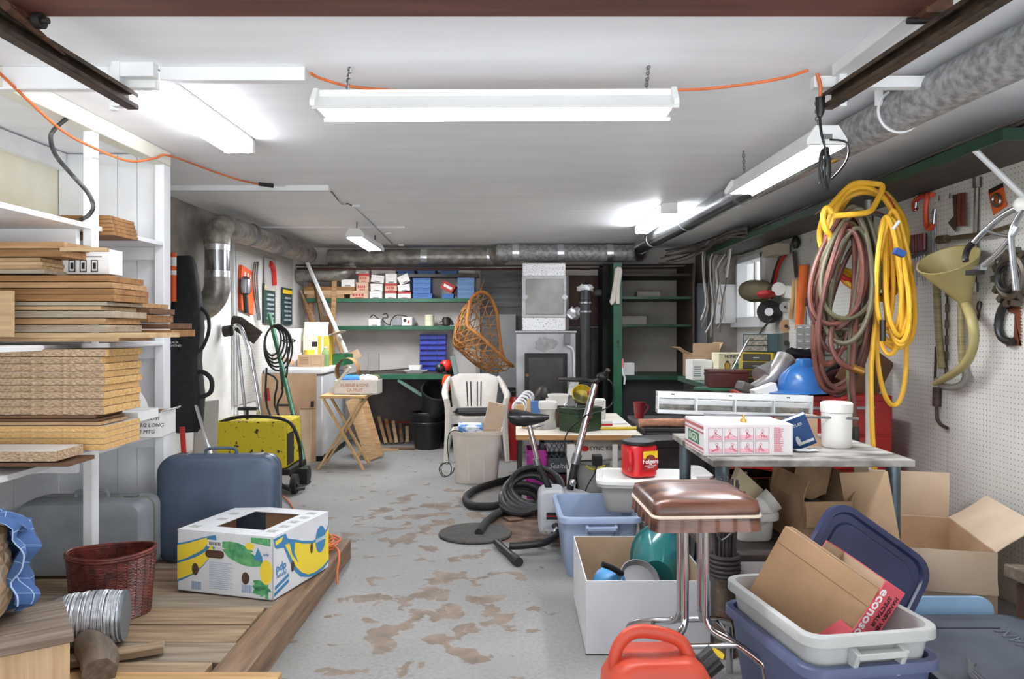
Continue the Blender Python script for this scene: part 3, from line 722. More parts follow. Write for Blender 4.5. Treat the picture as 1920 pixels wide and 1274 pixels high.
# walls: front wall with hand hole and two round holes drawn as flat patches, their inner shadow put into the colour
m.bb(-w/2,w/2,0,T_,0,h); m.bb(-w/2,w/2,d-T_,d,0,h); m.bb(-w/2,-w/2+T_,0,d,0,h); m.bb(w/2-T_,w/2,0,d,0,h); m.bb(-w/2,w/2,0,d,0,T_)
b = m.build('body', BOXW, t, bevel=0.002)
m = M(); m.bb(-w/2+T_,w/2-T_,T_,T_+0.001,T_,h-0.01); m.bb(-w/2+T_,w/2-T_,d-T_-0.001,d-T_,T_,h-0.01); m.bb(-w/2+T_,-w/2+T_+0.001,T_,d-T_,T_,h-0.01); m.bb(w/2-T_-0.001,w/2-T_,T_,d-T_,T_,h-0.01)
m.build('lining', KRAFT, t)
m = M(); m.bb(-w/2,-w/2+0.13,0,d,h,h+0.004); m.bb(w/2-0.10,w/2,0,d,h,h+0.004); m.bb(-w/2+0.13,w/2-0.10,0,0.085,h,h+0.0035); m.bb(-w/2+0.13,w/2-0.10,d-0.08,d,h,h+0.0035)
m.build('top_flap', BOXW, t)
def oval(cx, cz, rx, rz, n=20): return [(cx+rx*math.cos(2*PI*i/n), cz+rz*math.sin(2*PI*i/n)) for i in range(n)]
def slot(cx, cz, L, r): return [(cx+L+r*math.cos(a),cz+r*math.sin(a)) for a in [PI*(i/8-0.5) for i in range(9)]]+[(cx-L+r*math.cos(a),cz+r*math.sin(a)) for a in [PI*(i/8+0.5) for i in range(9)]]
def fprint(mm, poly, mat=0, lift=0.0005): mm.prism(poly, (0,-lift,0), (1,0,0), (0,0,1), -0.0004 if False else 0.0004, mat)
def qprint(mm, poly, mat=0, lift=0.0005): mm.prism(poly, (w/2+lift,0,0), (0,1,0), (0,0,1), 0.0004, mat)
fp = M()
def arc(x0,z0,x1,z1,bul,n=10):
    return [(x0+(x1-x0)*i/n-(z1-z0)*bul*math.sin(PI*i/n), z0+(z1-z0)*i/n+(x1-x0)*bul*math.sin(PI*i/n)) for i in range(n+1)]
def fm(pts): return [(-w/2+0.0005+u*(w-0.001), v*h) for u, v in reversed(pts)]
fprint(fp, fm([(0,.78),(.1,.82),(.25,.90),(.33,.94),(.41,.97),(.42,.88),(.40,.75),(.36,.62),(.28,.45),(.2,.32),(.1,.22),(0,.14)]), 0, 0.0004)
fprint(fp, fm([(0,.75),(.1,.79),(.22,.86),(.32,.92),(.315,.88),(.34,.87),(.33,.83),(.28,.72),(.2,.64),(.1,.55),(0,.49)]), 1, 0.0009)
fprint(fp, fm([(0,.45),(.1,.51),(.2,.58),(.28,.66),(.34,.74),(.365,.82),(.385,.72),(.35,.60),(.27,.45),(.19,.33),(.1,.25),(0,.18)]), 1, 0.0009)
# landscape, banana bunch and leaves at the right
fprint(fp, arc(-0.03,0.225,0.14,0.20,0.10)+arc(0.14,0.195,-0.02,0.205,0.05), 2, 0.0004)
fprint(fp, arc(-0.01,0.195,0.19,0.155,0.14)+arc(0.19,0.14,0.02,0.165,0.10), 2, 0.0006)
fprint(fp, oval(0.125,0.218,0.022,0.014), 1, 0.0010)
fprint(fp, [(0.145,0.165),(0.165,0.215),(0.185,0.18),(0.19,0.158)], 0, 0.0010)
fprint(fp, [(0.13,0.257),(0.225,0.257),(0.225,0.225),(0.13,0.235)], 2, 0.0004)
fprint(fp, oval(0.205,0.115,0.030,0.052), 1, 0.0009)
fprint(fp, [(0.20,0.065),(0.215,0.065),(0.215,0.005),(0.20,0.005)], 2, 0.0006)
for a0, L2 in ((150,0.075),(175,0.07),(205,0.075),(240,0.06),(-35,0.03)):
    a = math.radians(a0); c_ = (0.205,0.048); e_ = (c_[0]+L2*math.cos(a), c_[1]+L2*math.sin(a)*0.75)
    if e_[1] < 0.004: e_ = (e_[0], 0.004)
    fprint(fp, arc(c_[0],c_[1],e_[0],e_[1],0.25,6)+arc(e_[0],e_[1],c_[0],c_[1],0.25,6)[1:-1], 2, 0.0007+0.0001*(a0%3))
fp.build('front_print', (BBLU, BYEL, BGRN), t)
sp_ = M()
def qm(pts): return [(u*(d-0.001)+0.0005, v*h) for u, v in reversed(pts)]
qprint(sp_, qm([(0,.98),(.2,.98),(.24,.88),(.36,.81),(.5,.72),(.69,.63),(.85,.65),(.96,.72),(1,.78),(1,.10),(.9,.03),(.75,.01),(.62,.03),(.46,.13),(.36,.27),(.29,.42),(.22,.62),(.17,.76),(.05,.80),(.02,.84)]), 0, 0.0004)
qprint(sp_, qm([(.27,.79),(.38,.75),(.5,.67),(.69,.58),(.85,.60),(.96,.67),(1,.73),(1,.15),(.88,.08),(.72,.06),(.6,.09),(.48,.19),(.39,.32),(.33,.45),(.27,.60),(.22,.72),(.19,.80)]), 1, 0.0009)
qprint(sp_, qm([(.25,.86),(.36,.79),(.35,.6),(.42,.38),(.31,.58)]), 0, 0.0012)
qprint(sp_, qm([(.03,.93),(.16,.95),(.13,.88),(.04,.86)]), 1, 0.0009)
qprint(sp_, oval(d-0.075,0.155,0.045,0.062), 0, 0.0013); qprint(sp_, oval(d-0.075,0.155,0.038,0.054), 0, 0.0014)
qprint(sp_, [(0.012,0.055),(0.115,0.080),(0.118,0.065),(0.012,0.038)], 0, 0.0005); qprint(sp_, [(0.006,0.028),(0.115,0.055),(0.118,0.04),(0.006,0.012)], 0, 0.0005)
sp_.build('side_print', (BBLU, BYEL), t)
txt(t, 'pdp', 0.05, (w/2+0.001,0.058,0.125), RIGHT, BBLU, bold=0.001); txt(t, 'natural', 0.026, (w/2+0.001,0.058,0.092), RIGHT, BBLU, shear=0.2)
txt(t, 'BANANAS', 0.026, (w/2+0.0022,d-0.075,0.155), (PI/2,0.0,PI/2), PAPER, name='seal_lettering', sx=0.72)
txt(t, 'jolly', 0.016, (0.205,-0.0014,0.19), FRONT, BBLU)
for fn_, pg in ((fprint,slot(-0.047,0.172,0.030,0.017)),(fprint,oval(-0.145,0.10,0.017,0.026)),(fprint,oval(0.105,0.082,0.019,0.026)),(qprint,oval(0.145,0.10,0.013,0.024)),(qprint,oval(0.30,0.135,0.012,0.024))):
    hm = M(); fn_(hm, pg, 0, 0.0016); hm.build('hand_hole', HOLE, t)
for bx, bz in ((-0.165,0.012),(0.085,0.02)):
    q = M()
    q.bb(bx,bx+0.052,-0.0006,-0.0001,bz-0.002,bz+0.037,1)
    for k in range(14): q.bb(bx+0.001+k*0.0036,bx+k*0.0036+0.0028,-0.0009,-0.0001,bz,bz+0.035)
    q.build('barcode', (BLUE, PAPER), t)
q = M()
for k in range(14):
    z = 0.135-k*0.0085; L = [0.115,0.095,0.12,0.105][k%4]
    q.bb(-0.075,-0.075+L,-0.0009,-0.0001,z,z+0.0024)
q.build('fine_print', mt('fine_blue_print', (150,172,196), 0.7, var=0.1), t)
q = M()
for bx, bz in ():
    for k in range(14): q.bb(bx+k*0.0036,bx+k*0.0036+0.0019,-0.0009,-0.0001,bz,bz+0.035)
for k in range(12): q.bb(-0.075+k*0.005,-0.0725+k*0.005,-0.0018,-0.0001,0.21,0.224,1)
q.bb(-0.085,-0.01,-0.0012,-0.0001,0.203,0.232,2)
q.build('code_print', (BLUE, INK, PAPER), t)
for x, y in ((-0.19,0.06),(-0.16,0.2),(-0.17,0.3),(0.18,0.08),(0.19,0.16),(0.185,0.24),(0.19,0.32),(0.18,0.40)): M().bb(x-0.022,x+0.022,y-0.018,y+0.018,h+0.0041,h+0.0046).build('top_print', mt('faint_top_print', (196,196,192), 0.7, c2=(150,150,146), sc=60), t)
o = M().ball((0,0,0),0.06,sq=(1,0.8,0.7)).ball((0.07,0.02,-0.01),0.05,m=1,sq=(1,0.8,0.7)).rough(0.006,3).build('crumpled_rag', (mt('straw_rag', (206,188,120), 0.9, var=0.2, sc=30), mt('olive_rag', (92,86,62), 0.9, var=0.3, sc=30)))
tag(o, 'crumpled straw and olive rag inside the banana carton', 'rag', loc=(-1.15,3.37,PZ+0.165))

# wicker basket
WICK = mt('dark_red_wicker', (64,24,18), 0.4, c2=(112,46,34), sc=40)
t = thing('wicker_basket', 'dark red oval wicker basket on the platform before the grey suitcase', 'basket', (-1.615, 2.985, PZ), 0.32)
m = M(); H = 0.24
def brad(z): return 0.118+0.017*(z/H)
NR = 40
for k in range(NR):
    z = H*(k+0.5)/NR; r = brad(z)
    pts = [(r*1.18*math.cos(a)*(1+0.012*math.sin(a*26+PI*k)), r*0.86*math.sin(a)*(1+0.012*math.sin(a*26+PI*k)), z+0.012*math.cos(a)**2*(z/H)) for a in [2*PI*i/80 for i in range(80)]]
    m.tube(pts, 0.0036, 5, closed=True)
m.build('weave', WICK, t)
m = M()
for i in range(26):
    a = 2*PI*(i+0.5)/26; m.tube([(brad(z)*1.18*math.cos(a), brad(z)*0.86*math.sin(a), z) for z in (0,0.12,H)], 0.004, 5)
m.build('stake', WICK, t)
m = M()
for dz in (0,0.009): m.tube([(brad(H)*1.19*math.cos(a), brad(H)*0.87*math.sin(a), H+dz-0.002+0.012*math.cos(a)**2) for a in [2*PI*i/60 for i in range(60)]], 0.007, 7, closed=True)
m.build('rim', WICK, t)
M().lathe([(0.001,0),(0.114,0),(0.114,0.008),(0.001,0.008)],30,sx=1.18,sy=0.86).build('base', WICK, t)

# spool of wire
t = thing('wire_coil', 'thick coil of silver wire lying on the platform before the wicker basket', 'wire', G(160,1222,PZ)+Vector((0,0.05,0.097)), (0,0,0.28))
SILV = mt('silver_wire', (176,180,186), 0.35, 0.55, c2=(222,225,230), sc=50)
rnd = random.Random(3); m = M()
for k in range(58):
    x = -0.095+0.19*((k*0.618)%1.0); r = 0.094-0.5*(x*x)*1.6+rnd.uniform(-0.003,0.002); tl = rnd.uniform(-0.10,0.10); ph = rnd.uniform(0,6)
    m.tube([(x+0.012*math.sin(a+ph)*tl*8*0.5, r*math.cos(a), r*math.sin(a)) for a in [2*PI*i/36 for i in range(36)]], 0.0028, 5, closed=True)
m.cyl((-0.095,0,0),(0.095,0,0),0.08,n=24)
m.build('winding', SILV, t)
M().cyl((0.096,0,0),(0.106,0,0),0.088,n=28).build('flange', mt('grey_flange', (120,128,136), 0.4, 0.4, var=0.1), t)
# birch-bark basket with shirt
BIR = (mt('birch_strip_pale', (214,190,158), 0.7, var=0.12, sc=20), mt('birch_strip_tan', (196,160,122), 0.7, var=0.15, sc=20))
t = thing('bark_basket', 'pale woven bark basket at the left edge of the platform', 'basket', (-1.74, 2.32, 0.321), 0.2)
m = M(); NR, NS = 9, 26; bd = [(0.07,0),(0.115,0.02),(0.14,0.07),(0.15,0.13),(0.15,0.19),(0.145,0.245),(0.135,0.29),(0.13,0.32),(0.128,0.345)]
def bp(k, i): r, z = bd[k]; a = 2*PI*(i+0.5*(k%2))/NS; return Vector((r*math.cos(a), r*math.sin(a), z))
for k in range(len(bd)-1):
    for i in range(NS):
        a, b, c_ = bp(k,i), bp(k,i+1), bp(k+1, i+(0 if k%2==0 else 1)); d_ = bp(k+1,i+1+(0 if k%2==0 else 1))
        cen = (a+b+c_+d_)/4; bul = cen+Vector((cen.x,cen.y,0)).normalized()*0.006
        m.add([a,b,d_,c_,bul],[(0,1,4),(1,2,4),(2,3,4),(3,0,4)], (i+k)%2)
m.build('woven_side', BIR, t, angle=20)
M().lathe([(0.126,0.33),(0.134,0.33),(0.134,0.36),(0.126,0.36),(0.126,0.33)],30).build('rim', BIR[1], t)
M().lathe([(0.001,0),(0.10,0.0),(0.12,0.03),(0.001,0.032)],26).build('base', BIR[1], t)
t.scale = (1, 1, 0.8)
def plaid():
    m = bpy.data.materials.new('blue_plaid_cotton'); m.use_nodes = True
    nt = m.node_tree; N = nt.nodes; L = nt.links; b = N['Principled BSDF']; tc = N.new('ShaderNodeTexCoord'); sp = N.new('ShaderNodeSeparateXYZ'); L.new(tc.outputs['UV'], sp.inputs[0])
    def line(o, per, wd):
        a = N.new('ShaderNodeMath'); a.operation = 'PINGPONG'; a.inputs[1].default_value = per; L.new(sp.outputs[o], a.inputs[0])
        l = N.new('ShaderNodeMath'); l.operation = 'LESS_THAN'; l.inputs[1].default_value = wd; L.new(a.outputs[0], l.inputs[0]); return l.outputs[0]
    mx = N.new('ShaderNodeMath'); mx.operation = 'MAXIMUM'; L.new(line('X',0.045,0.0014), mx.inputs[0]); L.new(line('Y',0.045,0.0014), mx.inputs[1])
    x = N.new('ShaderNodeMix'); x.data_type = 'RGBA'; L.new(mx.outputs[0], x.inputs['Factor']); x.inputs['A'].default_value = rgb((64,94,142)); x.inputs['B'].default_value = rgb((160,182,214))
    L.new(x.outputs['Result'], b.inputs['Base Color']); b.inputs['Roughness'].default_value = 0.9; return m
m = M(); nu, nv = 26, 22
def shirt(u, v):
    # drapes over the basket rim and hangs down its right side
    s_ = v*(0.42+0.14*u); a = -0.05+1.6*u
    r_ = 0.05+s_ if s_ < 0.13 else 0.168+0.02*math.sin(u*19+v*3)+0.016*math.sin(v*14+u*5)
    if s_ < 0.13: z = 0.375+0.05*math.sin(PI*s_/0.13)+0.012*math.sin(u*17)
    else: z = 0.375-(s_-0.13)*0.98+0.01*math.sin(u*11)
    return Vector((r_*math.cos(a)+0.004*math.sin(v*30), r_*math.sin(a), z))
m.sheet(lambda u,v: shirt(u,v)*0.98, nu, nv, 0.004)
o = m.build('plaid_shirt', plaid(), angle=80)
uv = o.data.uv_layers.new(name='cloth'); K = (nu+1)*(nv+1)
for p in o.data.polygons:
    for li in p.loop_indices:
        vi = o.data.loops[li].vertex_index % K; uv.data[li].uv = ((vi//(nv+1))/nu*0.42, (vi % (nv+1))/nv*0.6)
tag(o, 'crumpled blue plaid shirt draped over the pale bark basket', 'shirt', loc=(-1.74,2.32,0.321)); o.scale = (1.1, 1.1, 0.80)
o = M().ball((0,0,0),0.05,sq=(1.2,1,0.7)).build('red_ball_cap', mt('red_fabric', (196,60,34), 0.8, var=0.1)); tag(o, 'orange red cloth peeking from the bark basket under the shirt', 'cloth', loc=(-1.665,2.25,0.60)); o.name = 'red_cloth'
# crate in the bottom left corner
t = thing('wooden_crate', 'weathered wooden crate in the bottom left corner carrying the bark basket', 'crate', (-1.70, 2.24, PZ), 0.62)
M().bb(-0.30,0.30,-0.15,0.19,0.0,0.178).build('body', wood('crate_panel', (206,176,140), (180,148,112), 2, k=20), t, bevel=0.003)
M().bb(-0.31,0.31,-0.165,0.20,0.179,0.207).build('top_board', wood('weathered_grey_board', (150,134,118), (96,80,66), 0, k=20), t, bevel=0.004)
BARK = wood('grey_brown_log', (112,96,80), (66,54,44), 0, bump=0.6)
m = M().tube([(-0.10,0,0.05),(0.0,0.0,0.06),(0.1,0.01,0.06),(0.19,0.0,0.05)], [0.045,0.055,0.058,0.05], 12, sub=3); m.rough(0.004, 5)
tag(m.build('driftwood_log', BARK), 'dark driftwood log lying beside the wooden crate', 'log', loc=(-1.43,2.52,PZ), rot=(0,0,-0.95))
o = M().bb(-0.17,0.17,-0.03,0.03,0,0.028).build('wood_scrap', PLANK[0], bevel=0.005); tag(o, 'brown wood scrap wedged beside the silver wire coil', 'scrap', loc=G(205,1240,PZ)+Vector((0,0,0.004)), rot=(0,0,0.42))
o = M().bb(-0.11,0.11,-0.03,0.03,0,0.03).build('wood_scrap', PLANK[2], bevel=0.005); tag(o, 'pale tan wood scrap left of the silver wire coil', 'scrap', loc=G(105,1172,PZ)+Vector((-0.02,0.06,0.004)), rot=(0,0,0.8))
m = M().tube([(0,0,0.006),(0.05,0.05,0.03),(0.11,0.10,0.05)], 0.006, 6); tag(m.build('white_cable', GREYC), 'short white cable end sticking up near the plaid shirt', 'cable', loc=G(78,1145,PZ))
o = M().bb(-0.3,0.42,-0.06,0.06,0,0.02).build('wooden_plank', PLANK[2], bevel=0.003); tag(o, 'fresh pale plank lying on the platform at the bottom edge', 'plank', loc=G(270,1290,PZ)+Vector((0,0,0.003)), rot=0.0)
# orange cord coil behind the banana carton
m = M(); rnd = random.Random(9)
for k in range(7):
    r = 0.05+0.010*(k%4); z = 0.008+0.011*(k%5); cx, cy = rnd.uniform(-0.015,0.015), rnd.uniform(-0.02,0.02)
    m.tube([(cx+r*1.2*math.cos(a), cy+r*1.7*math.sin(a), z+0.006*math.sin(a*2+k)) for a in [2*PI*i/20 for i in range(20)]], 0.0055, 6, closed=True)
m.tube([(0.06,-0.05,0.02),(0.12,-0.11,0.03),(0.15,-0.2,0.01),(0.155,-0.26,-0.03),(0.16,-0.28,-0.09)],0.0055,6,sub=3)
tag(m.build('extension_cord', ORANGE), 'coiled orange cord at the far right corner of the platform', 'cord', loc=(-1.02,3.88,PZ))
m = M().tube([G(522,925,0.02),G(545,945,0.012),G(556,975,0.012),G(560,1000,0.012)],0.0055,6,sub=4); tag(m.build('extension_cord', ORANGE), 'loose orange cord on the floor right of the blue suitcase', 'cord')
# ================================================================ LEFT WALL beyond the shelving
t = thing('gear_bag', 'long black canvas gear bag hanging on the left wall beside the white shelving', 'bag', (-2.27, 5.15, 0.54))
CANV = mt('black_canvas', (30,30,32), 0.8, var=0.3, sc=30, bump=0.3, bsc=40)
m = M(); loops = []
for z, w_, d_ in ((0,0.13,0.06),(0.04,0.19,0.1),(0.25,0.21,0.13),(0.5,0.20,0.13),(0.72,0.22,0.13),(0.95,0.17,0.11),(1.16,0.13,0.09),(1.215,0.11,0.07)):
    loops.append([Vector((p.x+0.012*math.sin(z*9), p.y, z)) for p in rr(w_, d_, 0.03, z, 3)])
m.loft(loops).rough(0.005, 2); m.build('bag_body', CANV, t, angle=60)
m = M().tube([(0.10,0,0.86),(0.155,-0.02,0.80),(0.165,-0.03,0.70),(0.13,-0.03,0.60),(0.09,-0.02,0.55)], 0.012, 6, sub=4); m.tube([(0.07,-0.03,0.40),(0.13,-0.05,0.42),(0.19,-0.05,0.37),(0.185,-0.05,0.28),(0.10,-0.04,0.24)], 0.016, 6, sub=4)
m.build('strap', CANV, t)
for k, (dx, s_) in enumerate(((-0.045,''),(0.0,''))):
    m = M(); x = -0.075+dx+0.02
    for z0, z1, c in ((0.9,1.08,0),(1.08,1.11,1),(1.11,1.14,0),(1.14,1.2,1),(1.2,1.23,0)): m.cyl((x,-0.075,z0),(x,-0.075,z1),0.019,n=12,m=c)
    m.build('shaft', (mt('orange_shaft', (220,92,36), 0.5, var=0.06), PAPER), t)
m = M().bb(-0.09,-0.02,-0.075,-0.066,0.56,0.66); m.build('patch', INK, t)
txt(t, 'BLACK\nDIAMOND', 0.022, (-0.055,-0.077,0.61), FRONT, PAPER)
o = M().bb(-0.11,0.11,-0.008,0.008,0,0.73).build('framed_board', (mt('grey_hardboard', (162,158,150), 0.8, var=0.06)), bevel=0.003); tag(o, 'grey hardboard panel leaning on the left wall behind the blue suitcase', 'board', loc=(-2.26,5.4,0.004), rot=(0.05,0,1.2))
o = M().cyl((0,0,0),(-0.05,0.03,0.60),0.017,n=10).build('red_pole', RED); tag(o, 'red tool pole leaning below the black gear bag', 'pole', loc=(W(352,860,4.95).x,4.95,0.0))
t = thing('crutch', 'silver tube crutch with white grip leaning between bag and yellow welder', 'crutch', (W(410,890,4.9).x,4.85,0.0))
O = Vector(t.location); M().tube([(0,0,0.0),W(398,860,4.95)-O,W(357,728,5.15)-O],0.013,10).build('tube', CHROME, t); M().cyl(W(357,728,5.15)-O,W(352,714,5.17)-O,0.017,n=10).build('grip', WPLAST, t)

# old yellow welding machine
t = thing('welding_machine', 'battered yellow box welder on a wheeled cart against the left wall', 'welder', (-2.005, 5.62, 0.0), 0.02)
YW = mt('chipped_yellow_enamel', (206,186,32), 0.5, c2=(60,52,26), sc=26, lo=0.60, hi=0.64, bump=0.1)
M().bb(-0.275,0.275,0,0.42,0.20,0.555).build('case', YW, t, bevel=0.012)
m = M(); m.bb(0.2755,0.279,0.03,0.20,0.22,0.46); m.build('side_louvre', INK, t)
M().bb(-0.275,0.31,-0.01,0.45,0.15,0.195).build('chassis', mt('greasy_black_steel', (32,30,28), 0.6, 0.4, var=0.3), t, bevel=0.004)
for y in (0.05, 0.40):
    wh = M(); wh.cyl((0.305,y,0.075),(0.345,y,0.075),0.075,n=22); wh.build('wheel', RUBBER, t, bevel=0.006)
M().beam((0.28,0.05,0.17),(0.36,0.02,0.06),0.02,0.02).build('axle_bracket', DKMETAL, t); M().bb(0.27,0.38,0.2,0.24,0.04,0.16).build('axle_bracket', DKMETAL, t)
m = M().tube([(-0.30,-0.02,0.26),(-0.33,-0.02,0.36),(-0.32,-0.01,0.45),(-0.26,0.02,0.53),(-0.10,0.02,0.585),(0.1,0.02,0.59),(0.26,0.02,0.565),(0.33,0.02,0.50),(0.37,0.03,0.36),(0.375,0.05,0.2)], 0.013, 8, sub=4)
m.build('handle_bar', BLACK, t)
M().tube([(-0.05,0.1,0.56),(-0.05,0.1,0.63)],0.012,8).build('lever_post', BLACK, t); M().bb(-0.12,0.03,0.08,0.12,0.63,0.655).build('lever_pad', BLACK, t, bevel=0.008)
m = M().tube([(0.15,0.02,0.22),(0.2,0.0,0.12),(0.3,-0.02,0.05),(0.38,0.1,0.03)],0.014,8,sub=3); m.build('lead', BLACK, t)

# tall lawn edger with chrome handle, and green pole with coiled cable
t = thing('lawn_edger', 'old tool with bent chrome handle and dark rollers standing behind the yellow welder', 'tool', (-2.13, 6.30, 0.0))
O = Vector(t.location); D = 6.05
M().tube([W(*p,D)-O for p in ((440,612),(448,612),(458,628),(468,662),(478,715),(488,778),(497,850),(503,880))], 0.021, 10, sub=4).build('handle_tube', CHROME, t)
M().tube([W(445,628,D+0.1)-O,W(452,700,D+0.1)-O,W(460,775,D+0.1)-O,W(470,880,D+0.1)-O],0.014,8).build('rear_tube', STEEL, t)
M().cyl(W(420,622,D)-O,W(434,620,D)-O,0.045,n=18).build('roller', DKMETAL, t); M().cyl(W(437,602,D+0.05)-O,W(452,605,D+0.05)-O,0.045,n=18).build('roller', DKMETAL, t)
M().beam(W(448,608,D+0.03)-O,W(484,634,D+0.03)-O,0.02,0.12,up=(0,0,1)).build('blade_guard', wood('greasy_board', (80,66,50), (50,42,34), 0), t)
t = thing('pruning_pole', 'green pole wound with black cable leaning beside the yellow welder', 'pole', G(578,905,0))
O = Vector(t.location)
M().tube([G(578,905,0.01)-O, W(548,770,6.6)-O, W(522,660,6.8)-O, W(505,590,6.9)-O], 0.022, 10).build('pole', GREEN, t)
m = M(); c = W(512,640,6.75)-O
for k in range(5):
    r = 0.10+0.016*k; tl = 0.5*k
    m.tube([c+Vector((r*0.72*math.cos(a)+0.01*k, 0.03*math.sin(a+tl)+0.006*k, r*1.28*math.sin(a)-0.03*k*0.5)) for a in [2*PI*i/24 for i in range(24)]], 0.009, 6, closed=True)
m.build('cable_coil', BLACK, t)
m = M()
for pts in (((500,690),(498,740),(503,770),(518,800),(535,830),(548,845)),((525,690),(530,735),(520,760),(528,800),(550,860),(560,890)),((540,650),(538,700),(528,730)),((500,700),(520,715),(515,760),(540,815))):
    m.tube([W(*p,6.7)-O for p in pts], 0.009, 6, sub=3)
m.build('hanging_cable', BLACK, t)
M().cyl(W(501,728,6.72)-O,W(504,752,6.72)-O,0.016,n=8).build('red_clip', RED, t)

# things hanging on the left pegboard
PGX = 0.02
t = thing('trouble_light', 'caged trouble light with black handle hanging before an orange bag on the left pegboard', 'lamp', LW(460,535,0.08))
m = M().lathe([(0.02,-0.085),(0.045,-0.07),(0.05,0.0),(0.045,0.05),(0.02,0.075)],12); m.build('cage', STEEL, t); M().cyl((0,0,-0.085),(0.01,0,-0.24),0.022,n=10).build('handle', BLACK, t)
o = M().bb(-0.012,0.012,-0.17,0.17,-0.19,0.19).build('orange_bag', mt('orange_plastic_bag', (226,88,30), 0.5, var=0.15, sc=12, bump=0.3)); tag(o,'bright orange plastic bag pinned to the left pegboard','bag',loc=LW(462,545,0.03),rot=(-0.15,0,0))
for k in range(3):
    o_ = M().bb(0.0125,0.0135,-0.10+k*0.07,-0.07+k*0.07,0.03,0.15); o_.build('print', PAPER, o)
t = thing('tool_pack', 'clear blister pack with a red tool high on the left pegboard', 'package', LW(506,515,0.03))
M().bb(-0.01,0.01,-0.16,0.16,-0.16,0.16).build('card_back', CLEAR, t, bevel=0.01); M().tube([(0.02,-0.05,0.1),(0.02,0.03,0.05),(0.02,0.06,-0.1)],0.03,8,sub=3).build('red_tool', RED, t)
for lab, a, c2 in (('dark green carded tool pack, nearer of two below the red blister pack',(505,570),(34,58,52)),('dark green carded tool pack, farther of two below the red blister pack',(538,575),(30,54,58))):
    t = thing('tool_pack', lab, 'package', LW(*a,0.03), 0, 'carded tool packs on the left pegboard')
    M().bb(-0.006,0.006,-0.16,0.16,-0.19,0.19).build('card_back', mt('pack_%d' % a[0], c2, 0.4, var=0.15), t)
    m = M()
    for j in range(6): m.bb(0.006,0.016,-0.11+0.03*(j%2),0.09,-0.15+j*0.045,-0.13+j*0.045)
    m.build('bits', mt('pale_bits', (170,180,190), 0.4, 0.4, var=0.1), t); M().bb(0.006,0.008,-0.15,0.15,0.13,0.17).build('yellow_strip', YEL, t)
m = M()
for k in range(3): m.tube([LW(478+k*3,492,0.03),LW(474+k*4,520,0.06),LW(478+k*3,560,0.05),LW(484+k*2,600,0.04)],0.008,6,sub=3)
tag(m.build('grey_hose', mt('grey_rubber_hose', (120,118,114),0.6)), 'grey looped hose hanging right of the orange bag', 'hose')
m = M().tube([LW(437,400,0.02),LW(438,480,0.02),LW(439,620,0.02),LW(440,760,0.02)],0.014,8); m.tube([LW(443,470,0.025),LW(444,620,0.025),LW(446,800,0.025)],0.009,8)
tag(m.build('conduit', GREYC), 'pale conduit running down the left wall beside the pegboard', 'conduit')

# ================================================================ white chest freezer and its load
t = thing('chest_freezer', 'white chest freezer with a grimy side standing against the left wall', 'freezer', (-2.09, 7.05, 0.0))
FRZ = mt('freezer_enamel', (226,228,231), 0.4, c2=(238,239,241), sc=3)
M().bb(-0.28,0.265,0,0.95,0.05,0.815).build('cabinet', mt('freezer_side', (226,228,231), 0.45, c2=(206,208,210), sc=4, lo=0.3, hi=0.5), t, bevel=0.012)
M().bb(-0.285,0.275,-0.015,0.96,0.825,0.885).build('lid', FRZ, t, bevel=0.014)
M().bb(-0.28,0.265,0.02,0.93,0.0,0.05).build('plinth', BLACK, t)
FT = 0.887
def cb(x0,y0,x1,y1,D,d,name,label,mat,cat='box',rot=0.0,group=None,dz=0,**k):
    cx, zb, w_, h_ = fit(x0,y0,x1,y1,D)
    return carton(name, label, cat, (cx, D, zb+dz), rot, w_, d, h_, mat, group=group, **k), w_, h_
BWH = mt('greyish_white_carton', (226,225,224), 0.7, var=0.05)
BCR = mt('cream_carton', (232,222,196), 0.7, var=0.05)
BYC = mt('yellow_carton', (214,178,54), 0.65, var=0.08)
def onz(x0,x1,h,D,d,z,name,label,mat,cat='box',rot=0.0,group=None,**k):
    cx, _, w_, _ = fit(x0,0,x1,1,D); return carton(name,label,cat,(cx,D,z),rot,w_,d,h,mat,group=group,**k)
c = onz(512,556,0.13,7.3,0.25,FT,'carton','low white carton with a torn tan flap under the oval-logo carton',BWH,closed=True,tape=False)
o = M().bb(-0.1,0.1,0,0.004,0,0.06).build('torn_flap', CARD); o.parent = c; o.location=(0.0,-0.012,0.05); o.rotation_euler=(-0.3,0.4,0)
c = onz(510,554,0.24,7.32,0.25,FT+0.132,'carton','grey white carton with an oval black logo on the freezer',BWH,closed=True,tape=False)
m = M(); m.prism(oval(0.05,0.12,0.07,0.022),(0,-0.0012,0),(1,0,0),(0,0,1),0.0006); m.build('oval_logo', INK, c); txt(c,'OHM',0.03,(0.05,-0.002,0.12),FRONT,BWH,sx=1.4)
c = onz(558,607,0.115,7.22,0.22,FT,'carton','flat tan carton at the front of the freezer lid',CARD,closed=True,tape=False)
q = M()
for k in range(7): q.bb(-0.11,-0.02,-0.001,0,0.025+k*0.011,0.029+k*0.011)
q.bb(0.0,0.10,-0.001,0,0.02,0.022); q.bb(0.0,0.10,-0.001,0,0.095,0.097); q.bb(0.0,0.002,-0.001,0,0.02,0.097); q.bb(0.098,0.1,-0.001,0,0.02,0.097)
q.build('print', mt('brown_print', (128,92,66),0.7), c)
c = carton('carton','open cream and yellow carton with lifted flaps on the freezer','box',(-2.0,7.47,FT),0.0,0.25,0.22,0.30,BCR,flaps=(('f',-12,0.14),('r',70,0.14)))
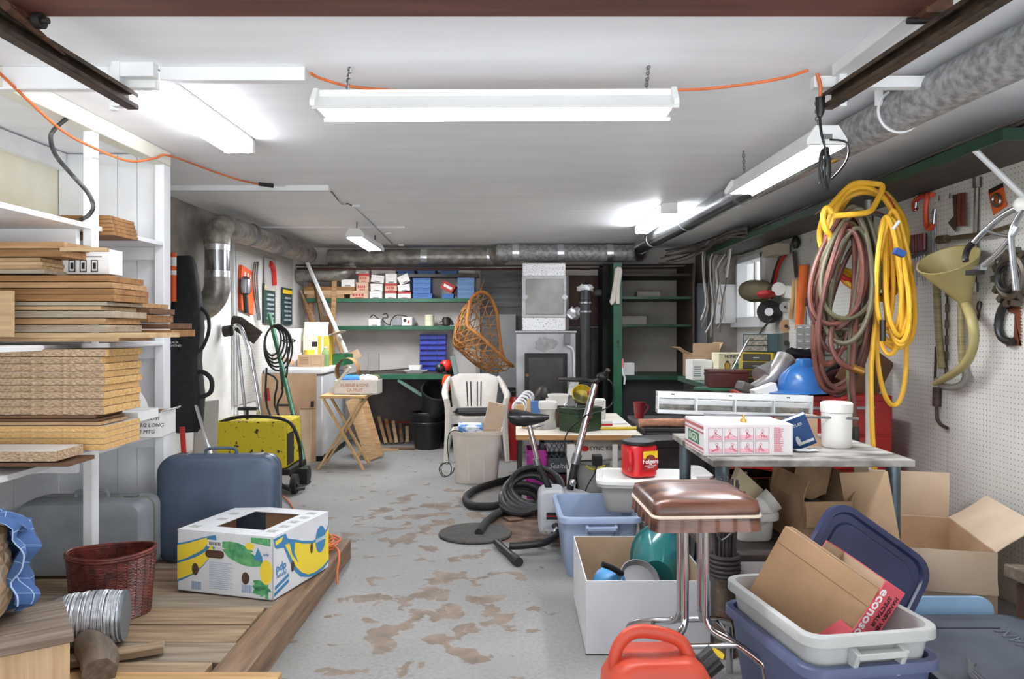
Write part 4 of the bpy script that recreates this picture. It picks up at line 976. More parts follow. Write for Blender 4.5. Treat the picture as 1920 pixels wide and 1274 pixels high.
m = M().bb(0.126,0.1275,0.01,0.21,0.003,0.297); m.build('yellow_side', BYC, c); m = M().bb(0.02,0.125,-0.0015,0,0.003,0.297); m.bb(0.055,0.075,-0.003,0,0.003,0.30,1); m.build('yellow_front', (BYC, PAPER), c)
m = M().bb(-0.04,0.015,-0.0015,0,0.19,0.24); m.build('logo', INK, c)
t = thing('tape_roll','roll of yellow tape lying on the flat tan carton','tape',(-2.02,7.30,FT+0.116)); M().lathe([(0.025,0),(0.05,0),(0.05,0.045),(0.025,0.045),(0.025,0)],24).build('roll', mt('yellow_tape',(226,206,70),0.4), t)
t = thing('drink_bottle','clear green-tinted plastic bottle on the freezer edge','bottle',(-1.855,7.28,FT))
GB = mt('green_tinted_plastic',(178,222,160),0.1,var=0.05,trans=0.7)
M().lathe([(0.001,0),(0.036,0.002),(0.038,0.03),(0.035,0.05),(0.038,0.07),(0.038,0.12),(0.03,0.15),(0.014,0.17),(0.014,0.18)],20).build('bottle_body',GB,t); M().cyl((0,0,0.18),(0,0,0.195),0.017,n=16).build('cap',PAPER,t)
c = carton('cartridge_box','dark green case with a black oval mark on the freezer','case',(-1.87,7.62,FT),-0.2,0.25,0.22,0.11,mt('bottle_green_card',(26,92,58),0.5),closed=True,tape=False)
m = M().prism(oval(-0.05,0.06,0.03,0.018),(0,-0.0012,0),(1,0,0),(0,0,1),0.0006); m.build('oval_mark', INK, c)
o = M().bb(-0.2,0.2,0,0.012,0,0.13).build('cardboard_sheet', CARD, bevel=0.002); tag(o,'tan cardboard flap standing behind the cream carton','cardboard',loc=W(573,640,7.75),rot=(-0.1,0,0.05))
o = M().bb(-0.15,0.1,0,0.006,0,0.09).build('cardboard_sheet', CARD, bevel=0.001); tag(o,'folded tan cardboard strip behind the dark green case','cardboard',loc=(-1.72,7.9,FT+0.03),rot=(0,-0.5,0.2))
# flattened cartons leaning on the freezer front
for lab, x0,y0,x1,y1,D,tilt,c_ in (('tall brown cardboard sheet leaning on the freezer front, rearmost',470,702,592,868,7.0,-0.03,CARD),('narrow folded cardboard sheet leaning at the freezer front corner',540,770,582,868,6.86,-0.05,CARDL),('front flattened carton with red print leaning on the freezer',478,765,560,868,6.78,-0.07,CARD)):
    cx, zb, w_, h_ = fit(x0,y0,x1,y1,D)
    m = M().sheet(lambda u,v: Vector(((u-0.5)*w_, 0.008*math.sin(u*7+v*3), v*h_)), 8, 8, 0.006); o = m.build('cardboard_sheet', c_); tag(o, lab, 'cardboard', loc=(cx, D, max(zb,0.004)), rot=(tilt,0,0))
    if 'red' in lab: txt(o,'ottawa',0.07,(0.1,-0.02,0.34),(PI/2,0.9,0),mt('red_print',(178,70,56),0.7))
    if 'rearmost' in lab:
        q = M(); q.bb(-w_*0.3,w_*0.5,-0.012,-0.009,h_*0.6,h_*0.605); q.bb(w_*0.42,w_*0.47,-0.013,-0.01,h_*0.62,h_*0.69); q.bb(-w_*0.1,w_*0.15,-0.013,-0.01,h_*0.635,h_*0.655); q.build('print', INK, o)
# timber stuffed in the corner behind the freezer
STK = [((570,560),(600,660)),((590,520),(612,650)),((628,505),(622,690)),((565,545),(628,690)),((605,560),(650,690)),((582,500),(585,640))]
for i, (a, b) in enumerate(STK):
    o = M(); A, Bq = W(*b, 7.95+0.03*i), W(*a, 8.12+0.02*i); O = A
    o.beam((0,0,0), Bq-A, 0.03+0.01*(i%3), 0.022); tag(o.build('wooden_stick', PINE[(i*2+1)%5]), ['thin','split','straight','slanting','short','stubby'][i]+' wooden stick, '+['farthest left','second from left','nearly upright','lowest leaning','rightmost leaning','wall-hugging'][i]+' in the corner timber pile', 'stick', loc=O)
o = M().beam((0,0,0), W(566,470,7.9)-W(650,662,7.7), 0.03, 0.03); tag(o.build('white_pole', WHITE, bevel=0.004), 'long white square pole slanting from the duct to the freezer corner', 'pole', loc=W(650,662,7.7))
o = M().bb(-0.06,0.06,0,0.01,0,0.33).build('wooden_board', wood('brown_panel',(118,84,54),(92,64,42),2), bevel=0.001); tag(o,'brown board upright behind the white slanting pole','board',loc=W(612,652,7.85),rot=(0,0.05,0))
for i,(y,x0,x1) in enumerate(((538,570,665),(545,570,660),(552,575,645))):
    cx,zb,w_,h_ = fit(x0,y,x1,y+7,8.12); o = M().bb(-w_/2,w_/2,0,0.2,0,h_).build('wooden_board', PINE[(i+1)%3], bevel=0.001); tag(o, ['upper','middle','lower'][i]+' amber board lying at the left end of the top back shelf','board','boards on the top back shelf',loc=(cx,8.12,zb))

# ================================================================ folding tray table with its box
t = thing('folding_table', 'small pine folding tray table with crossed legs before the freezer', 'table', (-1.545, 6.78, 0))
M().bb(-0.2,0.21,-0.15,0.19,0.635,0.66).build('table_top', WOODN, t, bevel=0.004)
LG = wood('pine_leg',(216,180,132),(186,146,98),2)
for y in (-0.13,0.13):
    M().beam((-0.17,y,0.63),(0.19,y,0.0),0.018,0.038,up=(0,1,0)).build('leg', LG, t); M().beam((0.17,y+0.022,0.63),(-0.22,y+0.022,0.0),0.018,0.038,up=(0,1,0)).build('leg', LG, t)
M().bb(0.10,0.13,-0.12,0.12,0.10,0.13).build('stretcher', LG, t)
c = carton('wooden_box','whitewashed wooden box with faded red writing on the folding table','box',(-1.44,6.72,0.662),-0.02,0.385,0.24,0.13,mt('whitewashed_wood',(222,214,204),0.7,c2=(236,230,222),sc=20,st=(1,8,8)),t=0.012)
for k,s_ in enumerate(('HUBBUB & SONS','CA FRUIT')): txt(c,s_,0.04,(-0.01,-0.001,0.085-k*0.045),FRONT,mt('faded_red_print',(176,110,90),0.8),sx=0.85)
for lab,c_,p,r_ in (('blue cloth stuffed in the whitewashed box',(52,110,180),(-1.5,6.80,0.79),(0.11,0.07,0.045)),('white rag heaped in the whitewashed box',(226,224,216),(-1.36,6.82,0.79),(0.10,0.08,0.045)),('olive cloth scrap in the whitewashed box',(92,90,60),(-1.31,6.92,0.80),(0.06,0.05,0.03))):
    o = M().ball((0,0,0),1.0,sq=r_,n=18).rough(0.008,int(c_[0])).build('rag',mt('rag_%d'%c_[0],c_,0.9,var=0.15,sc=20,bump=0.4),angle=70); tag(o,lab,'cloth',loc=p)
m = M(); 
m.sheet(lambda u,v: Vector((0.1*math.cos(u*4.4-0.6), (v-0.5)*0.16, 0.12*math.sin(u*4.4-0.6))), 16, 3, 0.003)
tag(m.build('curled_cardboard', mt('tan_cardboard_strip',(150,114,72),0.8)), 'curled tan cardboard strip rising behind the whitewashed box', 'cardboard', loc=W(652,706,6.95)+Vector((0,0,0.05)))
o = M().beam((0,0,0), W(655,690,6.55)-W(617,735,6.55), 0.02, 0.055, up=(0,1,0)).build('white_plank', mt('cream_painted_plank',(236,228,210),0.6)); tag(o,'short cream plank leaning across the corner of the folding table','plank',loc=W(619,736,6.58)+Vector((0,0,0.01)))
for i,(xa,ya,xb,yb,c_) in enumerate(((660,745,700,858,4),(678,750,708,852,0))):
    A, Bq = W(xb,yb,7.1+i*0.12), W(xa,ya,7.3+i*0.12); o = M().beam((0,0,0),Bq-A,0.13,0.02,up=(0,-1,0.1)).build('wooden_board',PINE[c_],bevel=0.002); tag(o,['wide plywood board leaning behind the folding table','pale pine board leaning farther behind the folding table'][i],'board',loc=(A.x,A.y,0.012))
# ================================================================ BACK WALL setting
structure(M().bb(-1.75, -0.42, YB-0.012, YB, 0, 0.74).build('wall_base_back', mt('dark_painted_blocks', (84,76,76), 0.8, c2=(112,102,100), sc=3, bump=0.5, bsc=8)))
m = M()
for k in range(9): m.bb(-0.40, 0.10, YB-0.03, YB-0.002, 0.0+k*0.215, 0.21+k*0.215)
structure(m.build('wall_boards_back', mt('slate_grey_boards', (92,92,94), 0.75, c2=(116,116,118), sc=4, st=(1,4,8), bump=0.4), bevel=0.003))
structure(M().bb(-0.45,-0.40,YB-0.05,YB,0.74,1.95).build('trim_7', mt('greige_trim', (168,160,150), 0.7), bevel=0.003))
structure(M().bb(0.60,0.98,YB-0.02,YB,1.28,1.86).build('wall_board_brown', wood('brown_wall_board',(84,54,42),(64,42,34),2,k=6)))
structure(M().bb(0.93,1.06,7.98,YB,0,1.95).build('wall_shade_box', mt('recess_shade_black', (34,32,31), 0.9, var=0.3, sc=12, bump=0.4)))  # added dark box: the shade of the back recess is put into its colour
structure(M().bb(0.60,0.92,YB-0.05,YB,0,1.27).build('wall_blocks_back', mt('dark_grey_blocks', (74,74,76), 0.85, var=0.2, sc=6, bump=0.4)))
# shelves
def gshelf(name, label, px0, px1, ytop, D, th, mat=GREEN, back=YB):
    x0 = (px0-VX)*D/FPX; x1 = (px1-VX)*D/FPX; z = EYE-(ytop-VY)*D/FPX
    t = thing(name, label, 'shelf', ((x0+x1)/2, D, z-th))
    M().bb(-(x1-x0)/2,(x1-x0)/2,0.012,back-D-0.002,0,th).build('board', mt('dusty_shelf_top',(120,118,110),0.8,var=0.1), t)
    M().bb(-(x1-x0)/2,(x1-x0)/2,-0.006,0.0118,-0.005,th+0.002).build('edge_strip', mat, t, bevel=0.002)
    return z
Z1 = gshelf('green_shelf','long green-edged wall shelf carrying the rows of small boxes',572,895,560,8.12,0.035)
Z2 = gshelf('green_shelf','lower green-edged wall shelf with charger and cream cylinder',630,874,612,8.14,0.035)
Z3 = gshelf('green_shelf','dark top shelf with blue boxes just below the back pipes',686,897,514,8.16,0.03,DKMETAL)
# small boxes: (x0,y0,x1,y1,colour,tilt)
SBW = mt('small_white_carton',(230,226,222),0.7,var=0.05,sc=20); SBR = mt('small_red_lid',(172,44,38),0.6,var=0.08); SBT = mt('small_tan_carton',(206,172,146),0.75,var=0.08)
SBB = mt('small_blue_carton',(44,88,150),0.55,c2=(62,108,168),sc=12); SBL = mt('pale_blue_carton',(92,128,172),0.55,c2=(112,146,184),sc=12)
def small_box(x0,y0,x1,y1,kind,label,tilt=0.0,D=8.14,z=None,d=0.22,group='small parts boxes on the back shelves'):
    cx, zb, w_, h_ = fit(x0,y0,x1,y1,D); zb = z if z is not None else zb
    t = thing('small_box', label, 'box', (cx, D, zb), (0,tilt,0.0), group)
    w_ *= 0.96; h_ *= 0.98
    body = {'w':SBW,'r':SBR,'t':SBT,'b':SBB,'l':SBL,'rt':SBT,'rw':SBW}[kind]
    M().bb(-w_/2+0.002,w_/2-0.002,0.002,d-0.002,0,h_*0.7).build('tray', body, t, bevel=0.002)
    M().bb(-w_/2,w_/2,0,d,h_*0.7,h_).build('lid', SBR if kind in ('rt','rw','r') else body, t, bevel=0.002)
    q = M()
    if kind in 'bl': q.bb(-w_/2,w_/2,-0.0008,0,h_*0.68,h_*0.71)
    else: q.bb(-w_*0.22,w_*0.22,-0.0008,0.0015,h_*0.08,h_*0.16)
    if kind in ('t','rt'): 
        for k in range(4): q.bb(-w_*0.35+k*w_*0.16,-w_*0.25+k*w_*0.16,-0.0008,0.0015,h_*0.3,h_*0.6)
    q.build('label_print', INK if kind in 'bl w' else SBR, t)
    return t
G2, G3 = 'second column', 'third column'
small_box(639,524,665,538,'w','lone white small box on the amber boards at the shelf end',z=EYE-(538-VY)*8.14/FPX)
col = lambda n,top,second,third: None
small_box(655,545,692,560,'t','wide tan and red box at the bottom of the leftmost box column')
small_box(667,529.5,691,545,'t','tan and red box, second up in the leftmost box column')
small_box(671,513,693,529.5,'rt','red-lidded tan box near the top of the leftmost box column')
small_box(666,504,692,513,'w','flat white box topping the leftmost box column')
small_box(692,546.5,717,560,'w','white box at the bottom of the all-white column')
small_box(694,532,718,546.5,'w','white box in the middle of the all-white column')
small_box(694,517,720,531,'w','tilted white box topping the all-white column',tilt=0.14,z=EYE-(530-VY)*8.14/FPX)
small_box(721,546,744,560,'rw','red-lidded white box at the bottom of the column with the tall white box')
small_box(721,531.5,745,546,'rt','red-lidded tan box below the tall white box')
small_box(722,513,744.5,531.5,'w','tall white box standing on two red-lidded boxes')
small_box(745,547,771,560,'rw','white box with red side at the foot of the toppling column')
small_box(746,534,770,546.5,'w','tilted white box in the middle of the toppling column',tilt=-0.12,z=EYE-(546-VY)*8.14/FPX)
small_box(749,516,771,532,'w','steeply tilted white box topping the toppling column',tilt=-0.42,z=EYE-(531-VY)*8.14/FPX)
for k in range(4): small_box(773,521.5+k*9.6,808+(k==3)*3,531+k*9.6,'b',['topmost','second','third','bottom'][k]+' dark blue box of the left blue stack on the back shelf',group='dark blue boxes of the left stack')
small_box(828,551,851,560,'b','single blue box under the tilted red box')
t = small_box(823,533,849,549,'r','tilted red box with a pale window between the two blue stacks',tilt=0.5,z=EYE-(545-VY)*8.14/FPX)
M().bb(-0.05,0.05,-0.002,0,0.03,0.06).build('clear_window', PAPER, t)
for k in range(4): small_box(857,521+k*9.7,890,530.6+k*9.7,'l',['topmost','second','third','bottom'][k]+' pale blue box of the right blue stack on the back shelf',group='pale blue boxes of the right stack')
for k,(x0,x1) in enumerate(((745,778),(783,817),(825,858))): small_box(x0,503.5,x1,513,'b',['leftmost','middle','rightmost'][k]+' blue box on the dark top shelf below the pipes',D=8.18,z=Z3+0.002,group='blue boxes on the dark top shelf')
small_box(695,506,743,513,'w','long flat white carton on the dark top shelf left of the blue boxes',D=8.18,z=Z3+0.002)
small_box(690,598,714,611,'w','small white box under a cable on the lower back shelf',z=Z2+0.002)
m = M(); O = W(735,606,8.2); m.tube([W(*p,8.2)-O for p in ((694,596),(700,591),(708,597),(714,600))],0.006,6,sub=4); m.tube([W(*p,8.2)-O for p in ((718,590),(725,589),(727,596),(718,597),(721,604),(731,610),(733,602),(742,592),(756,592),(770,597))],0.006,6,sub=4)
tag(m.build('charger_lead', BLACK),'black looping lead behind the charger on the lower back shelf','cord',loc=O)
t = thing('battery_charger','old white and grey battery charger on the lower back shelf','charger',(-1.245,8.16,Z2+0.002))
M().bb(-0.11,0.0,0,0.2,0,0.085).build('grey_case', mt('grey_case',(140,142,146),0.5), t, bevel=0.012); M().bb(0.0,0.115,-0.01,0.2,0,0.10).build('front_case', WPLAST, t, bevel=0.01)
M().bb(0.065,0.085,-0.013,-0.009,0.03,0.06).build('switch', RED, t); M().cyl((0.035,-0.012,0.06),(0.035,-0.008,0.06),0.018,n=14).build('dial', BLACK, t)
t = thing('cream_canister','cream ribbed cylinder on the lower back shelf','canister',(-0.955,8.25,Z2+0.002)); 
M().lathe([(0.001,0),(0.053,0),(0.053,0.12),(0.048,0.125),(0.001,0.126)],22).build('body', mt('cream_plastic',(232,226,198),0.5), t)
m = M()
for z in (0.02,0.06,0.105): m.tube([(0.0535*math.cos(a),0.0535*math.sin(a),z) for a in [2*PI*i/22 for i in range(22)]],0.002,5,closed=True)
m.build('ribs', mt('cream_rib',(214,206,176),0.5), t)
t = thing('electric_drill','dark old electric drill lying at the right end of the lower shelf','drill',(-0.765,8.22,Z2+0.002))
M().lathe([(0.02,0),(0.045,0.01),(0.048,0.07),(0.03,0.1)],14).build('motor', DKMETAL, t); M().tube([(-0.02,0,0.03),(-0.09,0,0.03)],[0.03,0.012],10).build('chuck', STEEL, t); M().tube([(0.03,0,0.08),(0.055,0,0.05),(0.07,0,0.012)],0.016,8,sub=3).build('handle', BLACK, t)

# bench below
BZ = 0.785
t = thing('back_bench','green-edged bench with a diagonal brace along the back wall','bench',(-1.12,7.72,0))
M().bb(-0.62,0.44,0.012,0.725,BZ-0.04,BZ).build('bench_top', mt('dark_bench_top',(62,54,48),0.8,c2=(90,80,72),sc=8), t)
M().bb(-0.62,0.44,-0.01,0.0118,BZ-0.05,BZ+0.002).build('edge_strip', GREEN, t, bevel=0.002)
M().beam((-0.10,0.02,BZ-0.06),(0.40,0.06,0.40),0.03,0.045,up=(0,1,0)).build('brace', mt('grey_green_paint',(92,120,110),0.6,var=0.1), t)
M().bb(-0.50,-0.44,0.02,0.08,0,BZ-0.05).build('leg', GREEN, t); M().bb(0.40,0.44,0.3,0.36,0,BZ-0.05).build('leg', DKGREEN, t)
o = M().beam((0,0,0),W(848,668,7.75)-W(872,775,7.65),0.05,0.03,up=(0,-1,0)).build('plank', mt('grey_green_plank',(104,124,118),0.65,var=0.1)); tag(o,'grey green plank leaning at the right end of the bench','plank',loc=W(872,775,7.65))
BLUEP = mt('blue_bin_plastic',(40,58,170),0.35,var=0.12,sc=3)
t = thing('parts_rack','blue plastic bin rack with seven rows leaning on the back wall','rack',(-0.92,8.30,BZ+0.003),(-0.06,0,0))
M().bb(-0.148,0.148,0.0,0.012,0,0.41).build('back_plate', BLUEP, t)
for r_ in range(7):
    for c_ in range(3):
        z = 0.005+r_*0.058; x = -0.0965+c_*0.0965; q = M()
        q.bb(x-0.047,x+0.047,-0.055,-0.051,z,z+0.034); q.bb(x-0.047,x-0.044,-0.051,0,z,z+0.05); q.bb(x+0.044,x+0.047,-0.051,0,z,z+0.05); q.bb(x-0.044,x+0.044,-0.051,0,z,z+0.003)
        q.build('bin', BLUEP, t)
t = thing('food_tray','white foam tray on the bench','tray',(-1.06,7.86,BZ+0.003)); t['label']='wide white foam tray lying at the front of the bench'
M().loft([rr(0.16,0.10,0.02,0.0),rr(0.25,0.15,0.03,0.035),rr(0.26,0.16,0.03,0.035),rr(0.255,0.155,0.03,0.03)],cap1=False).build('tray_body', PAPER, t)
o = M().loft([rr(0.12,0.09,0.02,0.0),rr(0.15,0.11,0.02,0.05)]).build('foam_box', PAPER); tag(o,'small white foam tub standing in the wide white tray','tub',loc=(-1.06,7.86,BZ+0.04))
o = M().beam((0,0,0),(0.42,0.05,0.03),0.07,0.012).build('hand_saw', DKMETAL); tag(o,'dark blade lying on the left of the bench','blade',loc=(-1.55,7.95,BZ+0.015))
t = thing('ear_defenders','red and black ear defenders lying at the right end of the bench','ear defenders',(-0.745,7.80,BZ+0.06))
M().ball((0.02,0,0.03),0.07,sq=(1,0.8,0.9)).build('red_cup', mt('bright_red_plastic',(214,44,26),0.35), t); M().ball((-0.04,-0.03,0.0),0.055).build('black_pad', BLACK, t); M().ball((0.06,0.03,-0.02),0.05).build('black_pad', BLACK, t)
o = M().ball((0,0,0),1.0,sq=(0.055,0.03,0.095)).build('orange_pouch', mt('orange_pouch',(228,78,30),0.4,var=0.1)); tag(o,'orange red pouch hanging from the bench corner','pouch',loc=(-0.705,7.68,0.70))
BLK = mt('black_pot_plastic',(20,20,21),0.4,var=0.2)
for i,(lab,loc,rot,s_) in enumerate((('black nursery pot on the floor under the bench, bottom of the pile',(-0.93,7.85,0.0),(0,0,0),1.0),('black nursery pot stacked in the bottom pot under the bench',(-0.93,7.85,0.10),(0.0,0,0),1.0),('tilted black nursery pot topping the pile under the bench',(-0.87,7.80,0.40),(0.5,0.25,0),0.92))):
    t = thing('plant_pot',lab,'pot',loc,rot,'black nursery pots under the bench')
    M().lathe([(0.001,0),(0.13*s_,0),(0.165*s_,0.26*s_),(0.178*s_,0.26*s_),(0.178*s_,0.285*s_),(0.16*s_,0.285*s_),(0.125*s_,0.01),(0.001,0.011)],28).build('pot_body', BLK, t)
    M().tube([(0.178*s_*math.cos(a),0.178*s_*math.sin(a),0.28*s_) for a in [2*PI*i/28 for i in range(28)]],0.005,6,closed=True).build('rim', BLK, t)
o = M().ball((0,0,0),1,sq=(0.2,0.15,0.24),n=18).rough(0.018,4).build('black_bag', mt('black_bin_bag',(18,18,20),0.3,var=0.3,bump=0.5,sc=10), angle=75); tag(o,'black bin bag slumped behind the pots below the bench','bag',loc=(-0.74,8.15,0.245))
for i in range(5):
    a = (0.3-0.15*i); o = M().beam((0,0,0),(-0.10+0.02*i,0.12,0.28-0.03*i),0.035,0.012,up=(0,1,0)).build('wood_offcut',PINE[i%5]); tag(o,['leftmost','second','third','fourth','rightmost'][i]+' wood offcut leaning in the fan of scraps below the bench','offcut','wood offcuts below the bench',loc=(-1.40+0.055*i,8.05+0.02*i,0.022))
for i,(x,y,r_) in enumerate(((-1.35,7.7,0.2),(-1.18,7.78,-0.15))):
    o = M().bb(-0.14,0.14,-0.06,0.06,0.001,0.01).build('wood_offcut',PINE[4-i]); tag(o,['left','right'][i]+' flat wood scrap lying on the floor before the bench','offcut',loc=(x,y,0.002),rot=r_)
tag(M().tube([(-1.5,8.36,0.21),(-0.9,8.36,0.21),(-0.45,8.36,0.215)],0.014,8).build('red_pipe', mt('dull_red_pipe',(142,62,54),0.6)),'dull red pipe along the wall under the bench','pipe')
o = M().bb(-0.06,0.06,0,0.05,-0.10,0.12).build('outlet_box', mt('grey_box_enamel',(176,174,170),0.5), bevel=0.005); tag(o,'grey electrical box on the back wall beside the freezer','electrical box',loc=(-1.60,8.39,0.86))
o = M().bb(0,0.19,0,0.008,0,0.82).build('hardboard_sheet', mt('pale_grey_sheet',(160,160,160),0.7,var=0.06)); tag(o,'pale grey sheet standing between wicker chair and furnace','board',loc=(-0.19,8.36,0.6),rot=(-0.02,0,0))

# hanging wicker egg seat
RIMC = wood('cane_rim',(186,124,52),(142,86,34),2,k=4); CANE = mt('cane_weave',(176,120,56),0.5,c2=(132,86,40),sc=20)
t = thing('egg_chair','woven cane egg seat hanging above the white chair','chair',W(905,640,7.75))
kk = 7.75/1400/4.9
def CP(cx, cy, dy): return Vector(((800+cx/4.9-905)*7.75/FPX, dy, -((460+cy/4.9)-640)*7.75/FPX))
rim = [CP(490,430,0.02),CP(420,495,-0.12),(CP(392,620,-0.19)),CP(388,740,-0.22),CP(460,800,-0.24),CP(560,885,-0.22),CP(670,1000,-0.15),CP(790,1112,0.02),CP(720,1060,0.16),CP(680,960,0.22),CP(655,760,0.22),CP(635,600,0.18),CP(570,460,0.10)]
K = len(rim)
def rimp(t_):
    t_ = (t_%1.0)*K; i = int(t_); f = t_-i; p0,p1,p2,p3 = rim[(i-1)%K],rim[i%K],rim[(i+1)%K],rim[(i+2)%K]
    return 0.5*((2*p1)+(p2-p0)*f+(2*p0-5*p1+4*p2-p3)*f*f+(3*p1-p0-3*p2+p3)*f**3)
Cd, Ec = CP(300,960,0.0), CP(500,820,0.0)
def shell(t_, s_):
    R_ = rimp(t_); Qm = (R_+Cd)/2; Q = Ec+(Qm-Ec)*1.95+Vector((-0.02,0,-0.05))
    return R_*(1-s_)**2+Q*2*s_*(1-s_)+Cd*s_*s_
M().tube([rimp(i/52) for i in range(52)],0.018,8,closed=True).build('rim', RIMC, t)
m = M()
for i in range(23):
    for sg in (1,-1): m.tube([shell(i/23+sg*0.16*s_, s_) for s_ in [j/9 for j in range(10)]],0.0055,5)
for s_ in (0.18,0.36,0.54,0.72,0.86): m.tube([shell(i/36,s_) for i in range(36)],0.006,5,closed=True)
m.build('woven_shell', CANE, t)
M().tube([CP(490,430,0.02),CP(500,380,0.1),Vector((0.02,0.2,1.0)) if False else CP(520,300,0.25)],0.007,6).build('hanging_loop', CANE, t)

# white resin chair
t = thing('resin_chair','dirty white resin armchair with a black cushion before the egg seat','chair',(-0.395,7.30,0),0.10)
RES = mt('grubby_white_resin',(196,190,180),0.5,c2=(214,209,200),sc=5)
def slab(fn,nu,nv,th,nm): return M().sheet(fn,nu,nv,th).build(nm,RES,t)
slab(lambda u,v: Vector(((u-0.5)*0.46, -0.21+v*0.42, 0.42+0.012*math.cos((v)*PI)-0.01*math.sin(PI*u))),10,8,0.02,'seat')
m = M()
NB = 9
def bk(u,v):
    w_ = 0.42+0.08*v; x = (u-0.5)*w_; return Vector((x, 0.20+0.13*v+0.03*abs(u-0.5)**2*-4, 0.44+0.36*v-0.10*max(0,abs(u-0.5)-0.3)*v*2))
for i in range(NB):
    if i%2==0 or i in (1,7):
        a, b = i/NB, (i+1)/NB
        m.sheet(lambda u,v: bk(a+(b-a)*u, 0.06+0.75*v),2,6,0.016)
    else:
        a, b = i/NB+0.030, (i+1)/NB-0.030
        m.sheet(lambda u,v: bk(a+(b-a)*u, 0.06+0.75*v),2,6,0.016)
m.sheet(lambda u,v: bk(u,0.78+0.22*v),10,2,0.02); m.sheet(lambda u,v: bk(u,0.10*v),10,2,0.02)
m.build('backrest', RES, t)
for s_ in (-1,1):
    m = M().tube([(s_*0.25,0.30,0.76),(s_*0.285,0.16,0.69),(s_*0.295,0.0,0.645),(s_*0.295,-0.18,0.63),(s_*0.285,-0.25,0.58)],[0.02,0.03,0.032,0.032,0.026],10,sub=3); m.build('armrest', RES, t)
    M().tube([(s_*0.285,-0.25,0.60),(s_*0.265,-0.25,0.42),(s_*0.29,-0.28,0.0)],[0.026,0.032,0.022],8,sub=3).build('leg', RES, t)
    M().tube([(s_*0.22,0.22,0.46),(s_*0.24,0.27,0.22),(s_*0.27,0.32,0.0)],[0.03,0.03,0.022],8,sub=2).build('leg', RES, t)
    M().beam((s_*0.245,-0.22,0.39),(s_*0.235,0.22,0.40),0.02,0.06).build('seat_apron', RES, t)
M().beam((-0.25,-0.22,0.385),(0.25,-0.22,0.385),0.06,0.02,up=(0,1,0)).build('seat_apron', RES, t)
o = M().loft([rr(0.34,0.34,0.08,0.0),rr(0.38,0.38,0.08,0.015),rr(0.36,0.36,0.08,0.03)]).build('seat_cushion', mt('black_cushion',(34,34,35),0.85,var=0.2,bump=0.3)); tag(o,'flat black cushion on the white resin chair','cushion',loc=(-0.395,7.30,0.437),rot=0.1)

# waste bin in front of the chair
t = thing('waste_bin','tall dusty off-white rubbish bin before the white chair','bin',(-0.318,6.17,0))
OFFW = mt('dusty_white_plastic',(216,206,192),0.55,c2=(230,222,210),sc=4)
m = M(); H = 0.425
m.loft([rr(0.325,0.25,0.04,0.0),rr(0.335,0.26,0.04,0.01),rr(0.395,0.32,0.05,H-0.03),rr(0.415,0.34,0.055,H-0.03),rr(0.42,0.345,0.055,H),rr(0.395,0.32,0.05,H),rr(0.33,0.255,0.04,0.012)],cap1=True); m.build('body', OFFW, t)
for x in (-0.07,0.07): M().beam((x*0.85,-0.129,0.02),(x,-0.159,H-0.05),0.014,0.012,up=(0,1,0)).build('rib', OFFW, t)
c = carton('product_box','blue and white product box lying in the top of the rubbish bin','box',(-0.37,6.08,0.39),(0.15,0.02,0.06),0.20,0.14,0.065,mt('blue_white_box',(70,130,196),0.5,c2=(225,232,238),sc=14,lo=0.42,hi=0.5),closed=True,tape=False)
o = M().bb(-0.075,0.075,0,0.02,0,0.30).build('cardboard_slab', CARDL, bevel=0.004); tag(o,'pale cardboard slab sticking up from the rubbish bin','cardboard',loc=(-0.215,6.16,0.35),rot=(0.08,0.22,0.1))
o = M().bb(-0.05,0.06,0,0.05,0,0.09).build('cardboard_block', CARD, bevel=0.003); tag(o,'small tan carton behind the blue box in the bin','box',loc=(-0.31,6.22,0.38))
m = M(); O = W(833,870,5.95); m.tube([W(*p,5.98)-O for p in ((868,810),(852,807),(842,815),(840,840),(842,868),(830,868),(824,880),(832,893),(845,888),(846,872),(838,866),(828,874),(830,888),(840,892),(850,884),(852,876))],0.004,6,sub=4)
tag(m.build('thin_cord',BLACK),'thin black cord trailing in loops from the rubbish bin','cord',loc=O+Vector((0,-0.03,0)))
t = thing('gas_cylinder','red metal cylinder standing behind the tall rubbish bin','cylinder',(-0.02,7.2,0))
M().lathe([(0.001,0.0),(0.075,0.0),(0.08,0.02),(0.08,0.48),(0.06,0.56),(0.03,0.60),(0.001,0.605)],22).build('tank', mt('dark_red_enamel',(150,26,24),0.4,var=0.1), t); M().lathe([(0.02,0.6),(0.025,0.64),(0.03,0.65),(0.001,0.66)],12).build('valve', DKMETAL, t)

# ================================================================ furnace
t = thing('furnace','grey sheet-metal wood furnace with black ash door and speckled plenum','furnace',(0.305,7.55,0))
FUR = mt('furnace_grey_enamel',(150,150,152),0.5,0.3,c2=(176,177,178),sc=4,bump=0.1)
SPK = mt('speckled_insulation_foil',(90,90,90),0.45,0.3,c2=(222,222,222),sc=70,lo=0.33,hi=0.42,detail=2)
M().bb(-0.302,0.302,0,0.82,0,1.215).build('cabinet', FUR, t, bevel=0.008); M().bb(-0.312,0.312,-0.012,0.83,1.216,1.235).build('cabinet_rim', FUR, t, bevel=0.003)
m = M(); m.bb(-0.215,0.215,-0.03,-0.001,0.48,1.01); m.build('ash_door_frame', mt('cast_iron',(44,43,42),0.55,0.5,var=0.15,sc=14), t, bevel=0.006)
d_ = M().bb(-0.175,0.175,-0.045,-0.031,0.51,0.965).build('ash_door', mt('cast_iron_door',(62,60,58),0.5,0.5,var=0.25,sc=6), t, bevel=0.006)
M().cyl((-0.19,-0.07,0.79),(-0.19,-0.045,0.79),0.016,n=12).build('door_knob', mt('brown_knob',(120,84,50),0.5), d_)
